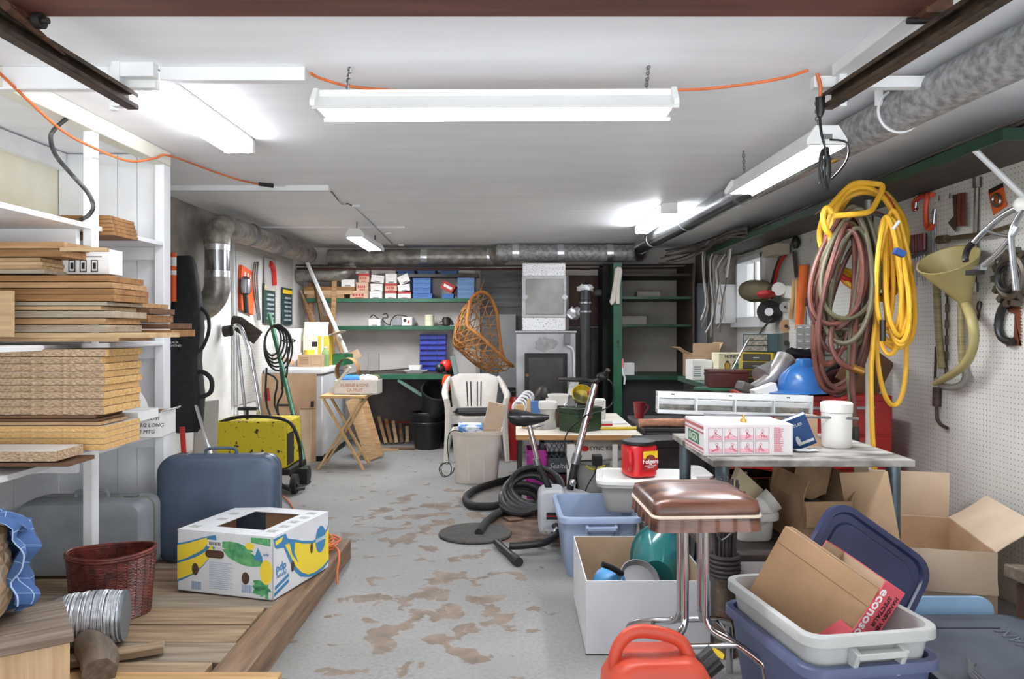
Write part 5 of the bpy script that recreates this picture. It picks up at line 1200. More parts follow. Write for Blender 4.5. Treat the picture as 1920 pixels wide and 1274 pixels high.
# soot smudge above the ash door: a raised rough stain plate of its own irregular shape
rnd = random.Random(5)
m = M().prism([(0.0+(0.10+0.03*rnd.random())*math.cos(a)*1.0, 1.10+(0.055+0.03*rnd.random())*math.sin(a)) for a in [2*PI*i/26 for i in range(26)]],(0,-0.0008,0),(1,0,0),(0,0,1),0.0006); m.build('soot_stain', mt('soot_stain',(122,121,120),0.7,c2=(154,154,154),sc=16,bump=0.2), t)
m = M(); m.bb(-0.235,0.205,0.10,0.60,1.236,1.37,1); m.bb(-0.235,0.205,0.10,0.60,1.37,1.80,0); m.bb(-0.235,0.205,0.10,0.60,1.80,1.93,1)
m.build('plenum', (FUR, SPK), t, bevel=0.003)
m = M(); m.bb(-0.24,0.21,0.092,0.098,1.375,1.795); m.build('plenum_panel', mt('panel_frame',(172,172,172),0.5,0.4,var=0.1,sc=30), t)
dp = M().bb(-0.20,0.185,0.078,0.091,1.405,1.765).build('inspection_door', mt('inspection_door_grey',(128,127,124),0.5,0.4,c2=(152,151,148),sc=5), t, bevel=0.003)
for x in (-0.21,0.195): M().box((x,0.08,1.58),(0.05,0.02,0.05),R=(0,0.7,0)).build('latch', STEEL, dp)
M().bb(0.185,0.245,-0.05,-0.0005,1.10,1.205).build('control_box', mt('grey_control_box',(104,104,104),0.5), t, bevel=0.005)
m = M().tube([(0.215,-0.03,1.10),(0.225,-0.03,1.08),(0.27,-0.03,1.05),(0.285,-0.03,0.95),(0.285,-0.03,0.80),(0.295,-0.03,0.70)],0.010,8,sub=4); m.build('conduit', GREYC, t)
FOILW = mt('crumpled_foil', (226,227,230), 0.4, 0.45, var=0.2, sc=30, bump=0.6, bsc=60)
t = thing('stove_pipe','black stove pipe capped with crumpled foil right of the furnace','pipe',(0.705,7.55,0))
M().cyl((0,0,0.0),(0,0,1.50),0.056,n=24).build('lower_section', mt('blued_stove_pipe',(60,60,60),0.45,0.6,var=0.15,sc=8), t); M().cyl((0,0,1.50),(0,0,1.66),0.064,0.058,n=24).build('upper_section', BLACK, t)
for z in (1.42,1.51): M().cyl((0,0,z),(0,0,z+0.018),0.066,n=24).build('clamp', STEEL, t)
m = M().ball((0,0,1.665),1,sq=(0.085,0.075,0.035),n=14).rough(0.016,8); m.build('foil_cap', FOILW, t, angle=5)
o = M().ball((0,0,0),1,sq=(0.075,0.05,0.06),n=14).rough(0.02,9).build('crumpled_foil', FOILW, angle=5); tag(o,'crumpled ball of foil stuck between plenum and stove pipe','foil',loc=(0.595,7.66,1.42))
tag(M().tube([(0.585,7.66,1.38),(0.60,7.66,1.30),(0.605,7.6,1.235)],0.008,6).build('wire_stub',BLACK),'black wire below the crumpled foil','wire')
# ================================================================ green cupboard at the right back
t = thing('green_cupboard','open green wooden cupboard with dark shelves right of the stove pipe','cupboard',(1.43,7.62,0))
m = M().bb(-0.435,-0.345,-0.01,0.03,0,1.93); m.build('door_post', GREEN, t, bevel=0.003); m = M(); m.bb(-0.40,-0.375,-0.0115,-0.0095,1.10,1.145); m.build('lock_hole', INK, t); m = M().bb(-0.395,-0.378,-0.0115,-0.0095,1.065,1.08); m.build('key_hole', INK, t)
M().bb(-0.435,-0.41,0.03,0.80,0,1.93).build('side_panel', DKGREEN, t)
M().bb(-0.41,0.50,0.79,0.80,0.72,1.93).build('back_panel', mt('beige_board',(178,170,158),0.8,c2=(190,184,172),sc=4), t)
M().bb(0.38,0.40,0.02,0.79,0.72,1.93).build('side_panel', mt('dark_brown_panel',(66,52,44),0.7), t)
for z in (1.59,1.305): M().bb(-0.41,0.378,0.05,0.788,z-0.03,z).build('shelf', DKGREEN, t, bevel=0.003)
M().bb(-0.41,0.378,0.05,0.788,1.80,1.825).build('shelf', mt('dark_shelf',(52,46,42),0.7), t)
M().bb(-0.41,0.40,0.02,0.79,0.73,0.775).build('counter', DKGREEN, t, bevel=0.004)
M().bb(-0.40,0.36,0.10,0.12,0,0.728).build('black_front', mt('black_front_board',(36,37,40),0.8,var=0.15), t)  # plain black board closing the front below the counter
o = M().bb(-0.065,0.065,0,0.12,0,0.125).build('white_box', PAPER, bevel=0.004); tag(o,'white box on the green cupboard counter by the post','box',loc=(1.16,7.70,0.778))
t = thing('scraper','scraper with a pink handle hanging on the green post','tool',(1.088,7.592,0.86)); M().cyl((0,0,0),(0,0,0.09),0.011,n=10).build('handle', mt('pink_plastic',(222,126,126),0.4), t); M().tube([(0,0,0),(0.0,0,-0.05),(0.02,0,-0.1),(0.015,0,-0.17)],0.01,6,sub=3).build('cloth_strip', PAPER, t)
m = M()
m.tube([(0.0,0.0,0.0),(-0.02,-0.012,-0.15),(-0.045,-0.012,-0.32),(-0.07,-0.012,-0.355)],[0.02,0.022,0.028,0.024],8,sub=3); m.tube([(0.0,0,0.0),(0.03,-0.01,-0.02),(0.01,-0.014,-0.18),(0.005,-0.012,-0.36)],[0.02,0.022,0.02,0.022],8,sub=3)
tag(m.build('white_sock', mt('grubby_white_cloth',(214,208,198),0.9,var=0.08)),'white sock draped over the top of the green post','sock',loc=(1.03,7.592,1.87))
for z,(a,b,hh) in ((1.306,(-0.30,0.0,0.09)),(1.591,(-0.1,0.15,0.07))):
    o = M().bb(a,b,0,0.2,0,hh).build('pale_carton', mt('dusty_pale_carton',(170,164,152),0.85), bevel=0.004); tag(o,'dusty pale carton on the %s cupboard shelf'%('upper' if z>1.5 else 'middle'),'box',loc=(1.42,8.1,z))
tag(M().tube([(0.89,8.2,1.65),(1.02,8.0,1.65)],0.035,12).build('flue_stub', GALV),'short flue stub beside the green post','pipe')
# ================================================================ low work table in the middle
t = thing('work_table', 'low white-topped work table crowded with tools in the middle', 'table', (0.455, 5.35, 0))
m = M().bb(-0.455,0.455,0.0,1.40,0.455,0.492,0); m.mi = [1,0,1,1,1,1]
m.build('table_top', (mt('worn_white_top',(226,216,198),0.6,c2=(236,230,218),sc=8), wood('table_edge_wood',(196,150,96),(160,114,66),0)), t, bevel=0.003)
for x in (-0.42,0.42):
    for y in (0.06,1.34): M().beam((x,y,0.455),(x*1.02,y,0.0),0.03,0.03).build('leg', DKMETAL, t)
TZ = 0.4935
def at(px, py_base, z=TZ): return G(px, py_base, z)
t = thing('ammo_box','dark green metal box with a carry handle at the front of the work table','box',(0.451+0.13*math.cos(0.72),5.44+0.13*math.sin(0.72),TZ),0.72)
AMM = mt('army_green_enamel',(38,62,36),0.4,c2=(28,46,28),sc=7)
M().bb(-0.13,0.13,0,0.19,0,0.135).build('body', AMM, t, bevel=0.004); M().bb(-0.134,0.134,-0.004,0.194,0.137,0.175).build('lid', AMM, t, bevel=0.004)
M().tube([(-0.05,0.095,0.175),(-0.045,0.095,0.2),(0.045,0.095,0.2),(0.05,0.095,0.175)],0.005,6).build('handle', STEEL, t); M().bb(-0.015,0.015,-0.012,-0.004,0.10,0.155).build('latch', STEEL, t)
t = thing('plastic_jar','clear jar with a big white lid and hardware inside on the work table','jar',(0.245,5.70,TZ))
M().lathe([(0.001,0),(0.062,0.0),(0.066,0.02),(0.055,0.10),(0.062,0.15),(0.001,0.152)],22).build('jar_body', CLEAR, t); M().loft([rr(0.135,0.135,0.03,0.153),rr(0.14,0.14,0.03,0.16),rr(0.14,0.14,0.03,0.20),rr(0.13,0.13,0.03,0.207)]).build('lid', WPLAST, t)
m = M(); rnd = random.Random(2)
for k in range(9): m.ball((rnd.uniform(-0.03,0.03),rnd.uniform(-0.03,0.03),0.02),0.016,n=8)
m.build('hardware', STEEL, t)
t = thing('tin_can','rusty dark tin can behind the white-lidded jar','can',(0.357,5.80,TZ)); M().lathe([(0.001,0),(0.05,0),(0.052,0.16),(0.048,0.16),(0.046,0.01),(0.001,0.012)],22).build('can_body', mt('rusty_tin',(104,90,78),0.5,0.6,c2=(78,64,54),sc=14), t)
M().tube([(0.02,0,0.06),(0.03,0.02,0.17),(0.12,0.05,0.24),(0.20,0.06,0.28)],0.006,6,sub=3).build('wire_rod', STEEL, t)
o = M().prism([(-0.05,0),(0.05,0),(0.035,0.155),(-0.03,0.155)],(0,0.03,0),(1,0,0),(0,0,1),0.06).build('wood_block', WOODV, bevel=0.004); tag(o,'tall tapered wooden block at the left of the work table','block',loc=(0.03,5.95,TZ))
t = thing('wood_block','short wooden block with a round brown knob on the work table','block',(0.085,5.72,TZ)); M().prism([(-0.04,0),(0.04,0),(0.03,0.11),(-0.03,0.11)],(0,0.02,0),(1,0,0),(0,0,1),0.05).build('body', WOODV, t, bevel=0.003); M().cyl((0,-0.032,0.045),(0,-0.03,0.045),0.022,n=14).build('knob', mt('brown_knob2',(176,112,52),0.5), t)
o = M().bb(-0.014,0.014,-0.01,0.01,0,0.19).build('wood_stick', WOODV, bevel=0.002); tag(o,'upright pale stick beside the tapered block','stick',loc=(0.105,6.03,TZ))
o = M().bb(-0.055,0.05,0,0.1,0,0.15).build('blue_box', mt('blue_box_card',(64,108,168),0.55), bevel=0.003); tag(o,'blue box behind the wooden blocks on the work table','box',loc=(0.165,6.25,TZ))
t = thing('white_bucket','small white bucket at the back of the work table','bucket',(0.36,6.35,TZ)); M().lathe([(0.001,0),(0.07,0),(0.085,0.19),(0.09,0.19),(0.09,0.205),(0.08,0.205),(0.066,0.01),(0.001,0.012)],22).build('pail', WPLAST, t)
t = thing('oil_bottle','pale yellow bottle behind the white-lidded jar','bottle',(0.26,6.0,TZ)); M().loft([rr(0.085,0.05,0.015,0),rr(0.09,0.055,0.015,0.01),rr(0.09,0.055,0.015,0.13),rr(0.03,0.03,0.012,0.165),rr(0.03,0.03,0.012,0.18)]).build('body', mt('pale_oil_plastic',(214,196,140),0.35), t); M().cyl((0,0,0.18),(0,0,0.205),0.019,n=12).build('cap', WPLAST, t)
t = thing('metal_dome','dark metal dome behind the blue box on the work table','lamp',(0.24,6.55,TZ)); M().lathe([(0.001,0.26),(0.04,0.25),(0.07,0.20),(0.075,0.17),(0.03,0.16),(0.03,0),(0.001,0)],20).build('shade', DKMETAL, t)
m = M()
for k in range(5): m.tube([(0.02*k-0.04+0.05*math.cos(a),0.02*k,0.07+0.02*k+0.055*math.sin(a)) for a in [2*PI*i/14 for i in range(14)]],0.012,6,closed=True)
m.rough(0.003,1); tag(m.build('white_bag', mt('white_poly_bag',(232,232,232),0.3,bump=0.4,sc=12)),'crumpled white plastic bag at the back left corner of the work table','bag',loc=(0.065,6.5,TZ+0.005))
t = thing('yellow_bowl','tilted olive and yellow bowl on top of the dark green box','bowl',(0.50,5.62,TZ+0.255),(0.9,0.2,0))
M().lathe([(0.001,-0.06),(0.04,-0.055),(0.07,-0.02),(0.085,0.03),(0.08,0.03),(0.065,-0.015),(0.001,-0.05)],22).build('bowl_body', mt('olive_yellow_glaze',(206,182,40),0.35,c2=(96,92,44),sc=5,lo=0.45,hi=0.55), t)
M().ball((0.06,0.02,0.03),0.03).build('red_knob', RED, t)
o = M().sheet(lambda u,v: Vector(((u-0.5)*0.085,0.012*math.sin(v*5),0.17*v+0.0)),5,8,0.003).build('dust_mask', mt('white_mask_cloth',(228,226,220),0.8)); tag(o,'white dust mask hung on the furnace conduit','mask',loc=W(1072,742,7.50),rot=(0,0.2,0))
t = thing('white_charger','white ribbed plastic charger at the right back of the work table','charger',(0.70,6.3,TZ)); M().bb(-0.06,0.06,0,0.12,0,0.165).build('case', WPLAST, t, bevel=0.01)
m = M()
for k in range(6): m.beam((-0.045,-0.003,0.03+k*0.02),(0.045,-0.003,0.045+k*0.02),0.004,0.005,up=(0,1,0))
m.build('ribs', mt('grey_rib',(170,168,164),0.5), t)
o = M().bb(-0.045,0.045,0,0.12,0,0.05).bb(-0.046,0.046,-0.001,0.121,0.012,0.03,1).build('red_white_box',(PAPER,RED),bevel=0.002); tag(o,'small white box with a red band right of the green metal box','box',loc=(0.70,5.75,TZ))
o = M().bb(-0.06,0.06,0,0.16,0,0.01).build('white_papers',PAPER); tag(o,'white papers lying at the right edge of the work table','papers',loc=(0.83,5.95,TZ),rot=0.2)
tag(M().cyl((-0.22,0,0.012),(0.13,0.0,0.012),0.012,n=10).build('yellow_stick',mt('yellow_rule',(206,178,52),0.5)),'yellow stick lying across the right front of the work table','stick',loc=(0.78,5.62,TZ),rot=0.05)
# under the table
t = thing('plastic_crate','magenta plastic crate standing under the work table','crate',(0.155,5.62,0),0.0)
MAG = mt('magenta_plastic',(172,44,142),0.45); M().loft([rr(0.15,0.25,0.02,0),rr(0.15,0.25,0.02,0.36),rr(0.14,0.24,0.02,0.36),rr(0.14,0.24,0.02,0.02)]).build('body',MAG,t)
m = M()
for k in range(4): m.bb(-0.077,0.077,-0.127,-0.124,0.05+k*0.09,0.06+k*0.09)
m.build('ribs',MAG,t)
def milk_crate(label,loc,mat,logo=False,h=0.27,w=0.30):
    t = thing('milk_crate',label,'crate',loc,0,'milk crates under the work table')
    m = M(); m.bb(-w/2,w/2,0,0.3,0,0.012); 
    for z0,z1 in ((0.0,0.12),(h-0.035,h)): m.bb(-w/2,w/2,0,0.008,z0,z1); m.bb(-w/2,w/2,0.292,0.3,z0,z1); m.bb(-w/2,-w/2+0.008,0,0.3,z0,z1); m.bb(w/2-0.008,w/2,0,0.3,z0,z1)
    for x in (-w/2,w/2-0.03): 
        for y in (0,0.27): m.bb(x,x+0.03,y,y+0.03,0,h)
    m.build('frame',mat,t); m = M()
    for k in range(7):
        for sg in (1,-1): m.beam((-w/2+0.03+k*0.037,0.004,0.12),(-w/2+0.03+k*0.037+sg*0.07,0.004,h-0.035),0.006,0.007,up=(0,1,0))
    m.build('lattice',mat,t)
    if logo: txt(t,'Sealtest',0.055,(0.0,-0.002,0.06),FRONT,PAPER,shear=0.35)
    return t
GC = mt('slate_crate_plastic',(84,92,96),0.5); RC = mt('dark_red_crate',(78,34,36),0.5)
milk_crate('dark red milk crate at the bottom of the stack under the work table',(0.335,5.60,0),RC,h=0.16)
milk_crate('slate grey milk crate with white script stacked on the dark red crate',(0.335,5.60,0.165),GC,True)
t = thing('charcoal_sack','crumpled white paper sack with red and black print under the work table','sack',(0.62,5.62,0.285),0.05)
m = M().loft([rr(0.34,0.24,0.05,0,6),rr(0.37,0.27,0.06,0.04,6),rr(0.37,0.27,0.06,0.11,6),rr(0.34,0.22,0.05,0.16,6)]).rough(0.008,6); m.build('sack_body',mt('white_paper_sack',(214,210,202),0.7,bump=0.4,sc=9),t,angle=70); txt(t,'SYNC KILOS',0.042,(0.03,-0.145,0.09),FRONT,INK); m = M().prism(oval(-0.12,0.09,0.03,0.02),(0,-0.142,0),(1,0,0),(0,0,1),0.002); m.build('red_mark',RED,t)
t = thing('grey_pail','grey enamel pail with a yellow rope under the work table','pail',(0.575,5.45,0.0))
M().lathe([(0.001,0),(0.09,0),(0.12,0.06),(0.13,0.20),(0.11,0.27),(0.115,0.28),(0.001,0.278)],22).build('pail_body',mt('grey_enamel',(150,150,148),0.4,c2=(120,120,118),sc=6),t)
M().tube([(-0.07,-0.09,0.27),(-0.03,-0.12,0.25),(0.02,-0.125,0.26),(0.06,-0.11,0.275),(0.03,-0.12,0.25)],0.009,6,sub=3).build('rope',mt('yellow_rope',(216,200,80),0.8),t)
o = M().bb(-0.03,0.03,-0.02,0.02,0,0.42).build('white_post',WPLAST,bevel=0.004); tag(o,'white plastic post under the table left of the grey pail','post',loc=(0.40,5.42,0))
o = M().bb(-0.02,0.02,-0.015,0.015,0,0.42).build('white_post',WPLAST,bevel=0.004); tag(o,'white plastic post under the table right of the grey pail','post',loc=(0.72,5.42,0))
t = thing('plug_adapter','black mains adapter hanging in front of the grey pail','adapter',(0.57,5.23,0.335)); M().bb(-0.035,0.035,-0.03,0.03,-0.035,0.035).build('block',BLACK,t,bevel=0.005); M().tube([(0,0,-0.03),(-0.02,0,-0.1),(-0.08,-0.02,-0.2),(-0.1,-0.02,-0.33)],0.005,6,sub=3).build('lead',BLACK,t)

# footlocker behind with mug and rolled rug, black file box on a clear tub
t = thing('footlocker','dark low chest behind the black file box right of the work table','chest',(1.14,5.45,0)); M().bb(-0.20,0.25,0,0.8,0,0.50).build('body',mt('dark_chest',(44,42,42),0.6,var=0.2),t,bevel=0.008); M().bb(-0.205,0.255,-0.006,0.806,0.502,0.53).build('lid',mt('dark_chest_lid',(52,50,50),0.6,var=0.2),t,bevel=0.006)
t = thing('red_mug','dark red plastic mug on the chest behind the work table','mug',(1.0,6.05,0.531)); M().lathe([(0.001,0),(0.035,0),(0.05,0.13),(0.046,0.13),(0.032,0.01),(0.001,0.012)],20).build('cup',mt('maroon_plastic',(132,32,40),0.35),t); M().tube([(0.045,0,0.11),(0.075,0,0.09),(0.04,0,0.03)],0.007,6,sub=3).build('handle',mt('maroon_plastic',(132,32,40)),t)
tag(M().tube([(-0.22,0,0.03),(0,0.0,0.032),(0.2,0.01,0.03)],[0.03,0.033,0.028],12,sub=3).rough(0.004,2).build('rolled_rug',mt('pinkish_rug',(186,128,98),0.9,c2=(206,152,124),sc=30,bump=0.4)),'rolled pinkish tan rug lying on the chest','rug',loc=(1.13,5.50,0.532))
def tub(name,label,cat,loc,rot,w,d,h,mat,lid=None,taper=0.88,rim=0.018,lip=0.02,group=None,r=0.04,handles=False,ribs=0):
    t = thing(name,label,cat,loc,rot,group); a = taper
    m = M(); w0,d0 = w-2*lip,d-2*lip
    m.loft([rr(w0*a,d0*a,r,0),rr(w0*a+0.01,d0*a+0.01,r,0.008),rr(w0,d0,r,h-0.03),rr(w,d,r+lip*0.7,h-0.03),rr(w,d,r+lip*0.7,h-0.004),rr(w-0.006,d-0.006,r+lip*0.7,h),rr(w0-0.006,d0-0.006,r,h),rr(w0*a,d0*a,r,0.012)])
    m.build('tub_body',mat,t)
    if handles:
        for s_ in (-1,1):
            q = M(); y = s_*(d/2-lip*0.6)
            for x in (-w*0.17,w*0.17): q.add([(x-0.008,y-s_*0.012,h-0.03),(x+0.008,y-s_*0.012,h-0.03),(x+0.008,y+s_*0.035,h-0.045),(x-0.008,y+s_*0.035,h-0.045),(x-0.008,y-s_*0.014,h-0.15),(x+0.008,y-s_*0.014,h-0.15)],[(0,1,2,3),(0,3,4),(1,5,2),(3,2,5,4),(0,4,5,1)])
            q.bb(-w*0.17,w*0.17,y+s_*0.006 if s_>0 else y-0.034,y+0.034 if s_>0 else y-0.006,h-0.062,h-0.044)
            q.build('handle',mat,t,bevel=0.003)
    if lid is not None:
        M().loft([rr(w+0.008,d+0.008,r+lip*0.7,h-0.014),rr(w+0.012,d+0.012,r+lip*0.7,h+0.004),rr(w-0.02,d-0.02,r,h+0.012),rr(w-0.05,d-0.05,r,h+0.012),rr(w-0.06,d-0.06,r,h+0.006)]).build('lid',lid,t)
    return t
CLR2 = mt('milky_clear_plastic',(214,212,208),0.3,var=0.04,trans=0.45)
LIDW = mt('white_lid_plastic',(236,236,232),0.35,var=0.03)
tub('storage_tub','clear tub with white lid under the black file box','tub',(1.0,4.72,0.18),0.0,0.42,0.34,0.17,CLR2,LIDW)
t = thing('file_box','black lidded file box standing on the clear tub behind the coffee can','box',(0.91,4.72,0.364),0.25)
M().bb(-0.13,0.13,-0.1,0.13,0,0.15).build('body',BLACK,t,bevel=0.004); M().bb(-0.135,0.135,-0.105,0.135,0.152,0.20).build('lid',BLACK,t,bevel=0.004)
o = M().bb(-0.2,0.2,-0.16,0.16,0,0.178).build('cardboard_box',CARD,bevel=0.003); tag(o,'tan box supporting the farther clear tub','box',loc=(1.0,4.74,0.0))
BKT = mt('grubby_white_bucket',(196,190,176),0.55,c2=(220,216,206),sc=6)
t = thing('bucket','grubby white bucket under the clear tub with the coffee can','bucket',(0.80,3.93,0.0))
M().lathe([(0.001,0),(0.13,0),(0.15,0.235),(0.156,0.235),(0.158,0.25),(0.152,0.255),(0.153,0.27),(0.16,0.272),(0.16,0.29),(0.145,0.29),(0.125,0.012),(0.001,0.012)],30).build('pail',BKT,t)
for z in (0.247,0.268): M().tube([(0.156*math.cos(a),0.156*math.sin(a),z) for a in [2*PI*i/30 for i in range(30)]],0.003,5,closed=True).build('rim_line',BLACK,t)
t = tub('storage_tub','clear tub with white lid and coffee can on it, on the grubby bucket','tub',(0.70,4.02,0.293),-0.12,0.52,0.36,0.165,CLR2,LIDW,taper=0.86)
m = M(); rnd = random.Random(4)
for k in range(14): m.ball((rnd.uniform(-0.14,0.16),rnd.uniform(-0.1,0.1),0.03+0.03*(k%2)),0.028,n=8,sq=(1,1,0.7))
m.build('contents',mt('pale_contents',(222,212,204),0.7,var=0.1),t)
t = thing('coffee_can','red plastic coffee canister with black lid and picture label','canister',(0.66,4.0,0.472),0.35)
CR = mt('coffee_red_plastic',(186,24,30),0.3,var=0.06)
M().loft([rr(0.15,0.15,0.05,0,6),rr(0.165,0.165,0.055,0.008,6),rr(0.165,0.165,0.055,0.155,6),rr(0.155,0.155,0.055,0.165,6)]).build('body',CR,t)
M().cyl((0,0,0.166),(0,0,0.185),0.092,n=28).build('lid',BLACK,t,bevel=0.003)
M().tube([(-0.083,-0.035,0.135),(-0.092,-0.07,0.13),(-0.092,-0.075,0.06),(-0.083,-0.05,0.04)],0.010,8,sub=3).build('grip',CR,t)
m = M().bb(-0.025,0.065,-0.0855,-0.083,0.035,0.14,0); m.bb(-0.022,0.062,-0.0865,-0.0855,0.10,0.137,1); m.prism(oval(0.02,0.102,0.026,0.016),(0,-0.087,0),(1,0,0),(0,0,1),0.0005,2)
m.build('label',(mt('label_dark_red',(150,20,24),0.4),YEL,mt('label_brown',(110,50,28),0.5)),t)
txt(t,'Folgers',0.032,(0.02,-0.0885,0.083),FRONT,PAPER,bold=0.0006); txt(t,'CLASSIC ROAST\nMEDIUM',0.0095,(0.02,-0.0885,0.056),FRONT,PAPER)
o = tub('storage_tub','light blue tub standing in front of the exercise bike','tub',(0.42,3.98,0),0.02,0.42,0.56,0.315,mt('light_blue_tub_plastic',(140,156,184),0.45,c2=(154,170,196),sc=4),None,taper=0.84,handles=True)
o = M().tube([(0.07*math.cos(a),0.05*math.sin(a),0.01*math.sin(3*a)) for a in [2*PI*i/18 for i in range(18)]],0.012,7,closed=True).tube([(0.05*math.cos(a)+0.03,0.04*math.sin(a),0.02+0.01*math.sin(2*a)) for a in [2*PI*i/18 for i in range(18)]],0.012,7,closed=True).build('rope_coil',mt('straw_rope',(196,180,112),0.8)); tag(o,'straw-coloured rope coil inside the light blue tub','rope',loc=(0.37,3.93,0.20))
o = M().ball((0,0,0),1,sq=(0.13,0.2,0.10),n=14).rough(0.01,3).build('grey_cloth',mt('dark_grey_cloth',(92,94,92),0.9)); tag(o,'dark grey cloth bundle filling the light blue tub','cloth',loc=(0.42,3.98,0.125))

# exercise bike
t = thing('exercise_bike','old exercise bike with black saddle and grey housing, standing on the stained floor','exercise bike',(0.22,4.42,0))
O = Vector(t.location); BKG = mt('bike_grey_plastic',(176,178,182),0.4,var=0.05); BKD = mt('bike_grey_side',(140,143,148),0.4,var=0.05)
def bw(px,py,D=4.42): return W(px,py,D)-O
m = M()
sad = [(-0.125,0.05,0.014),(-0.115,0.07,0.028),(-0.07,0.08,0.036),(-0.02,0.06,0.034),(0.03,0.035,0.026),(0.085,0.024,0.018),(0.12,0.012,0.009)]
c = bw(990,783)
m.loft([[c+Vector((x+0.004,w_*math.cos(a),(h_*math.sin(a)*(1.25 if math.sin(a)>0 else 1.5))+0.9*(x-0.02)**2-0.006)) for a in [2*PI*i/14 for i in range(14)]] for x,w_,h_ in sad]); m.build('saddle',mt('black_leather',(24,24,25),0.3,var=0.2),t)
M().tube([bw(985,796),bw(993,800),bw(1000,803),bw(1020,796)],0.006,6).build('saddle_rail',CHROME,t)
M().cyl(bw(992,797),bw(1010,872),0.016,n=14).build('seat_post',CHROME,t); M().cyl(bw(1005,860),bw(1008,872),0.024,n=14).build('clamp',STEEL,t)
M().cyl(bw(1008,868),bw(1036,930),0.019,n=12).build('seat_tube',BLACK,t)
M().cyl(bw(1116,720),bw(1080,862),0.021,n=16).build('handle_post',CHROME,t); M().cyl(bw(1083,852),bw(1078,870),0.028,n=14).build('clamp',STEEL,t); M().cyl(bw(1080,862),bw(1060,960),0.022,n=12).build('post_tube',BLACK,t)
M().ball(bw(1074,905,4.36),0.022).build('adjuster_knob',CHROME,t)
m = M().tube([bw(1050,712,4.7),bw(1090,713,4.5),bw(1115,716,4.42),bw(1132,706,4.3),bw(1140,694,4.25)],0.014,8,sub=4); m.build('handlebar',DKMETAL,t); M().ball(bw(1130,706,4.30),0.03,sq=(1.2,1,0.8)).build('gauge',DKMETAL,t)
m = M().tube([bw(1135,708,4.3),bw(1150,725,4.3),bw(1146,760,4.34),bw(1105,778,4.38),bw(1095,782,4.40),bw(1060,820,4.5),bw(1066,880,4.45)],0.004,6,sub=5); m.build('cable',BLACK,t)
# housing: rounded front drum and the long tapering guard
x0, x1 = bw(1009,0).x, bw(1061,0).x; z0, z1 = bw(0,998).z, bw(0,914).z
m = M().loft([[Vector((p.x+(x0+x1)/2, yy, p.y+(z0+z1)/2)) for p in rr(x1-x0-e*2, z1-z0-e*2, 0.05-e*0.5, 0, 6)] for yy,e in ((-0.10,0.012),(-0.085,0.0),(0.085,0.0),(0.10,0.012))]); m.build('front_housing',BKG,t)
m = M().bb(x0+0.045,x1+0.002,-0.103,-0.1,z0+0.10,z0+0.14,0); m.bb(x0+0.045,x1+0.002,-0.104,-0.103,z0+0.116,z0+0.122,1); m.build('stripe',(INK,RED),t)
m = M().loft([[Vector((x,yy,z)) for yy,z in ((-0.075,zb),(0.075,zb),(0.075,zt),(-0.075,zt))] for x,zb,zt in ((x1-0.01,z0+0.04,z1-0.005),(x1+0.10,z0+0.09,z1-0.03),(x1+0.25,z0+0.13,z1-0.085))]); m.build('chain_guard',BKD,t,bevel=0.015)
M().tube([bw(1040,985,4.25),bw(1045,1002,4.2),bw(1020,1018,4.12),bw(975,1024,4.1),bw(955,1024,4.1)],0.02,10,sub=4).build('base_tube',BLACK,t)
M().cyl(G(930,1016,0.03)-O,G(968,1050,0.025)-O,0.02,n=12).build('stabiliser',BLACK,t); M().cyl(G(962,1045,0.026)-O,G(973,1055,0.026)-O,0.025,n=12).build('foot_cap',RUBBER,t)
M().tube([bw(1020,994,4.28),bw(1032,1000,4.22),bw(1046,990,4.22)],0.012,8,sub=3).build('pedal_crank',CHROME,t)
# round black mat and hoses
tag(M().lathe([(0.001,0),(0.215,0),(0.222,0.008),(0.215,0.016),(0.001,0.018)],40).build('round_mat',mt('gritty_black_mat',(58,56,53),0.85,c2=(76,73,69),sc=40,bump=0.4)),'round gritty black mat lying on the floor beside the bike','mat',loc=G(891,1003,0.0)+Vector((0,0,0.001)))
m = M().tube([G(*p,0.028) for p in ((990,880),(955,898),(915,910),(885,922),(873,936),(884,948),(915,950),(938,947),(950,938),(948,952),(930,965),(912,980),(905,990),(898,1000))],0.026,10,sub=5)
tag(m.build('drain_hose',RUBBER),'thick black hose snaking over the floor from the coil to the round mat','hose')
m = M(); rnd = random.Random(11); c = W(985,905,5.05)
for k in range(9):
    r = 0.135+0.007*k+0.012*math.sin(k*2.1); tl = 0.55+0.07*k+0.15*math.sin(k*1.7); cx = c.x+0.02+0.03*(k-4)*0.5+0.015*math.sin(k*3)
    q = []
    for i in range(40):
        a = 2*PI*i/40; q.append((cx+r*math.cos(a)*0.92, c.y+r*math.sin(a)*math.cos(tl)+0.012*k, max(0.03,0.03+r*0.9*math.sin(tl)*(1+math.sin(a))*0.75+0.004*k)))
    m.tube(q,0.019+0.0016*(k%2),8,closed=True)
m2 = mt('ribbed_black_hose',(26,26,27),0.5,var=0.3,sc=6,bump=0.5,bsc=60)
tag(m.build('corrugated_hose',m2),'big coil of black corrugated hose behind the exercise bike','hose')
o = M().bb(-0.04,0.06,-0.05,0.05,0,0.012).build('brown_debris',mt('rotten_card',(96,70,52),0.9),bevel=0.003); tag(o,'scrap of brown debris on the dark floor stain','scrap',loc=G(960,975,0.001),rot=0.4)

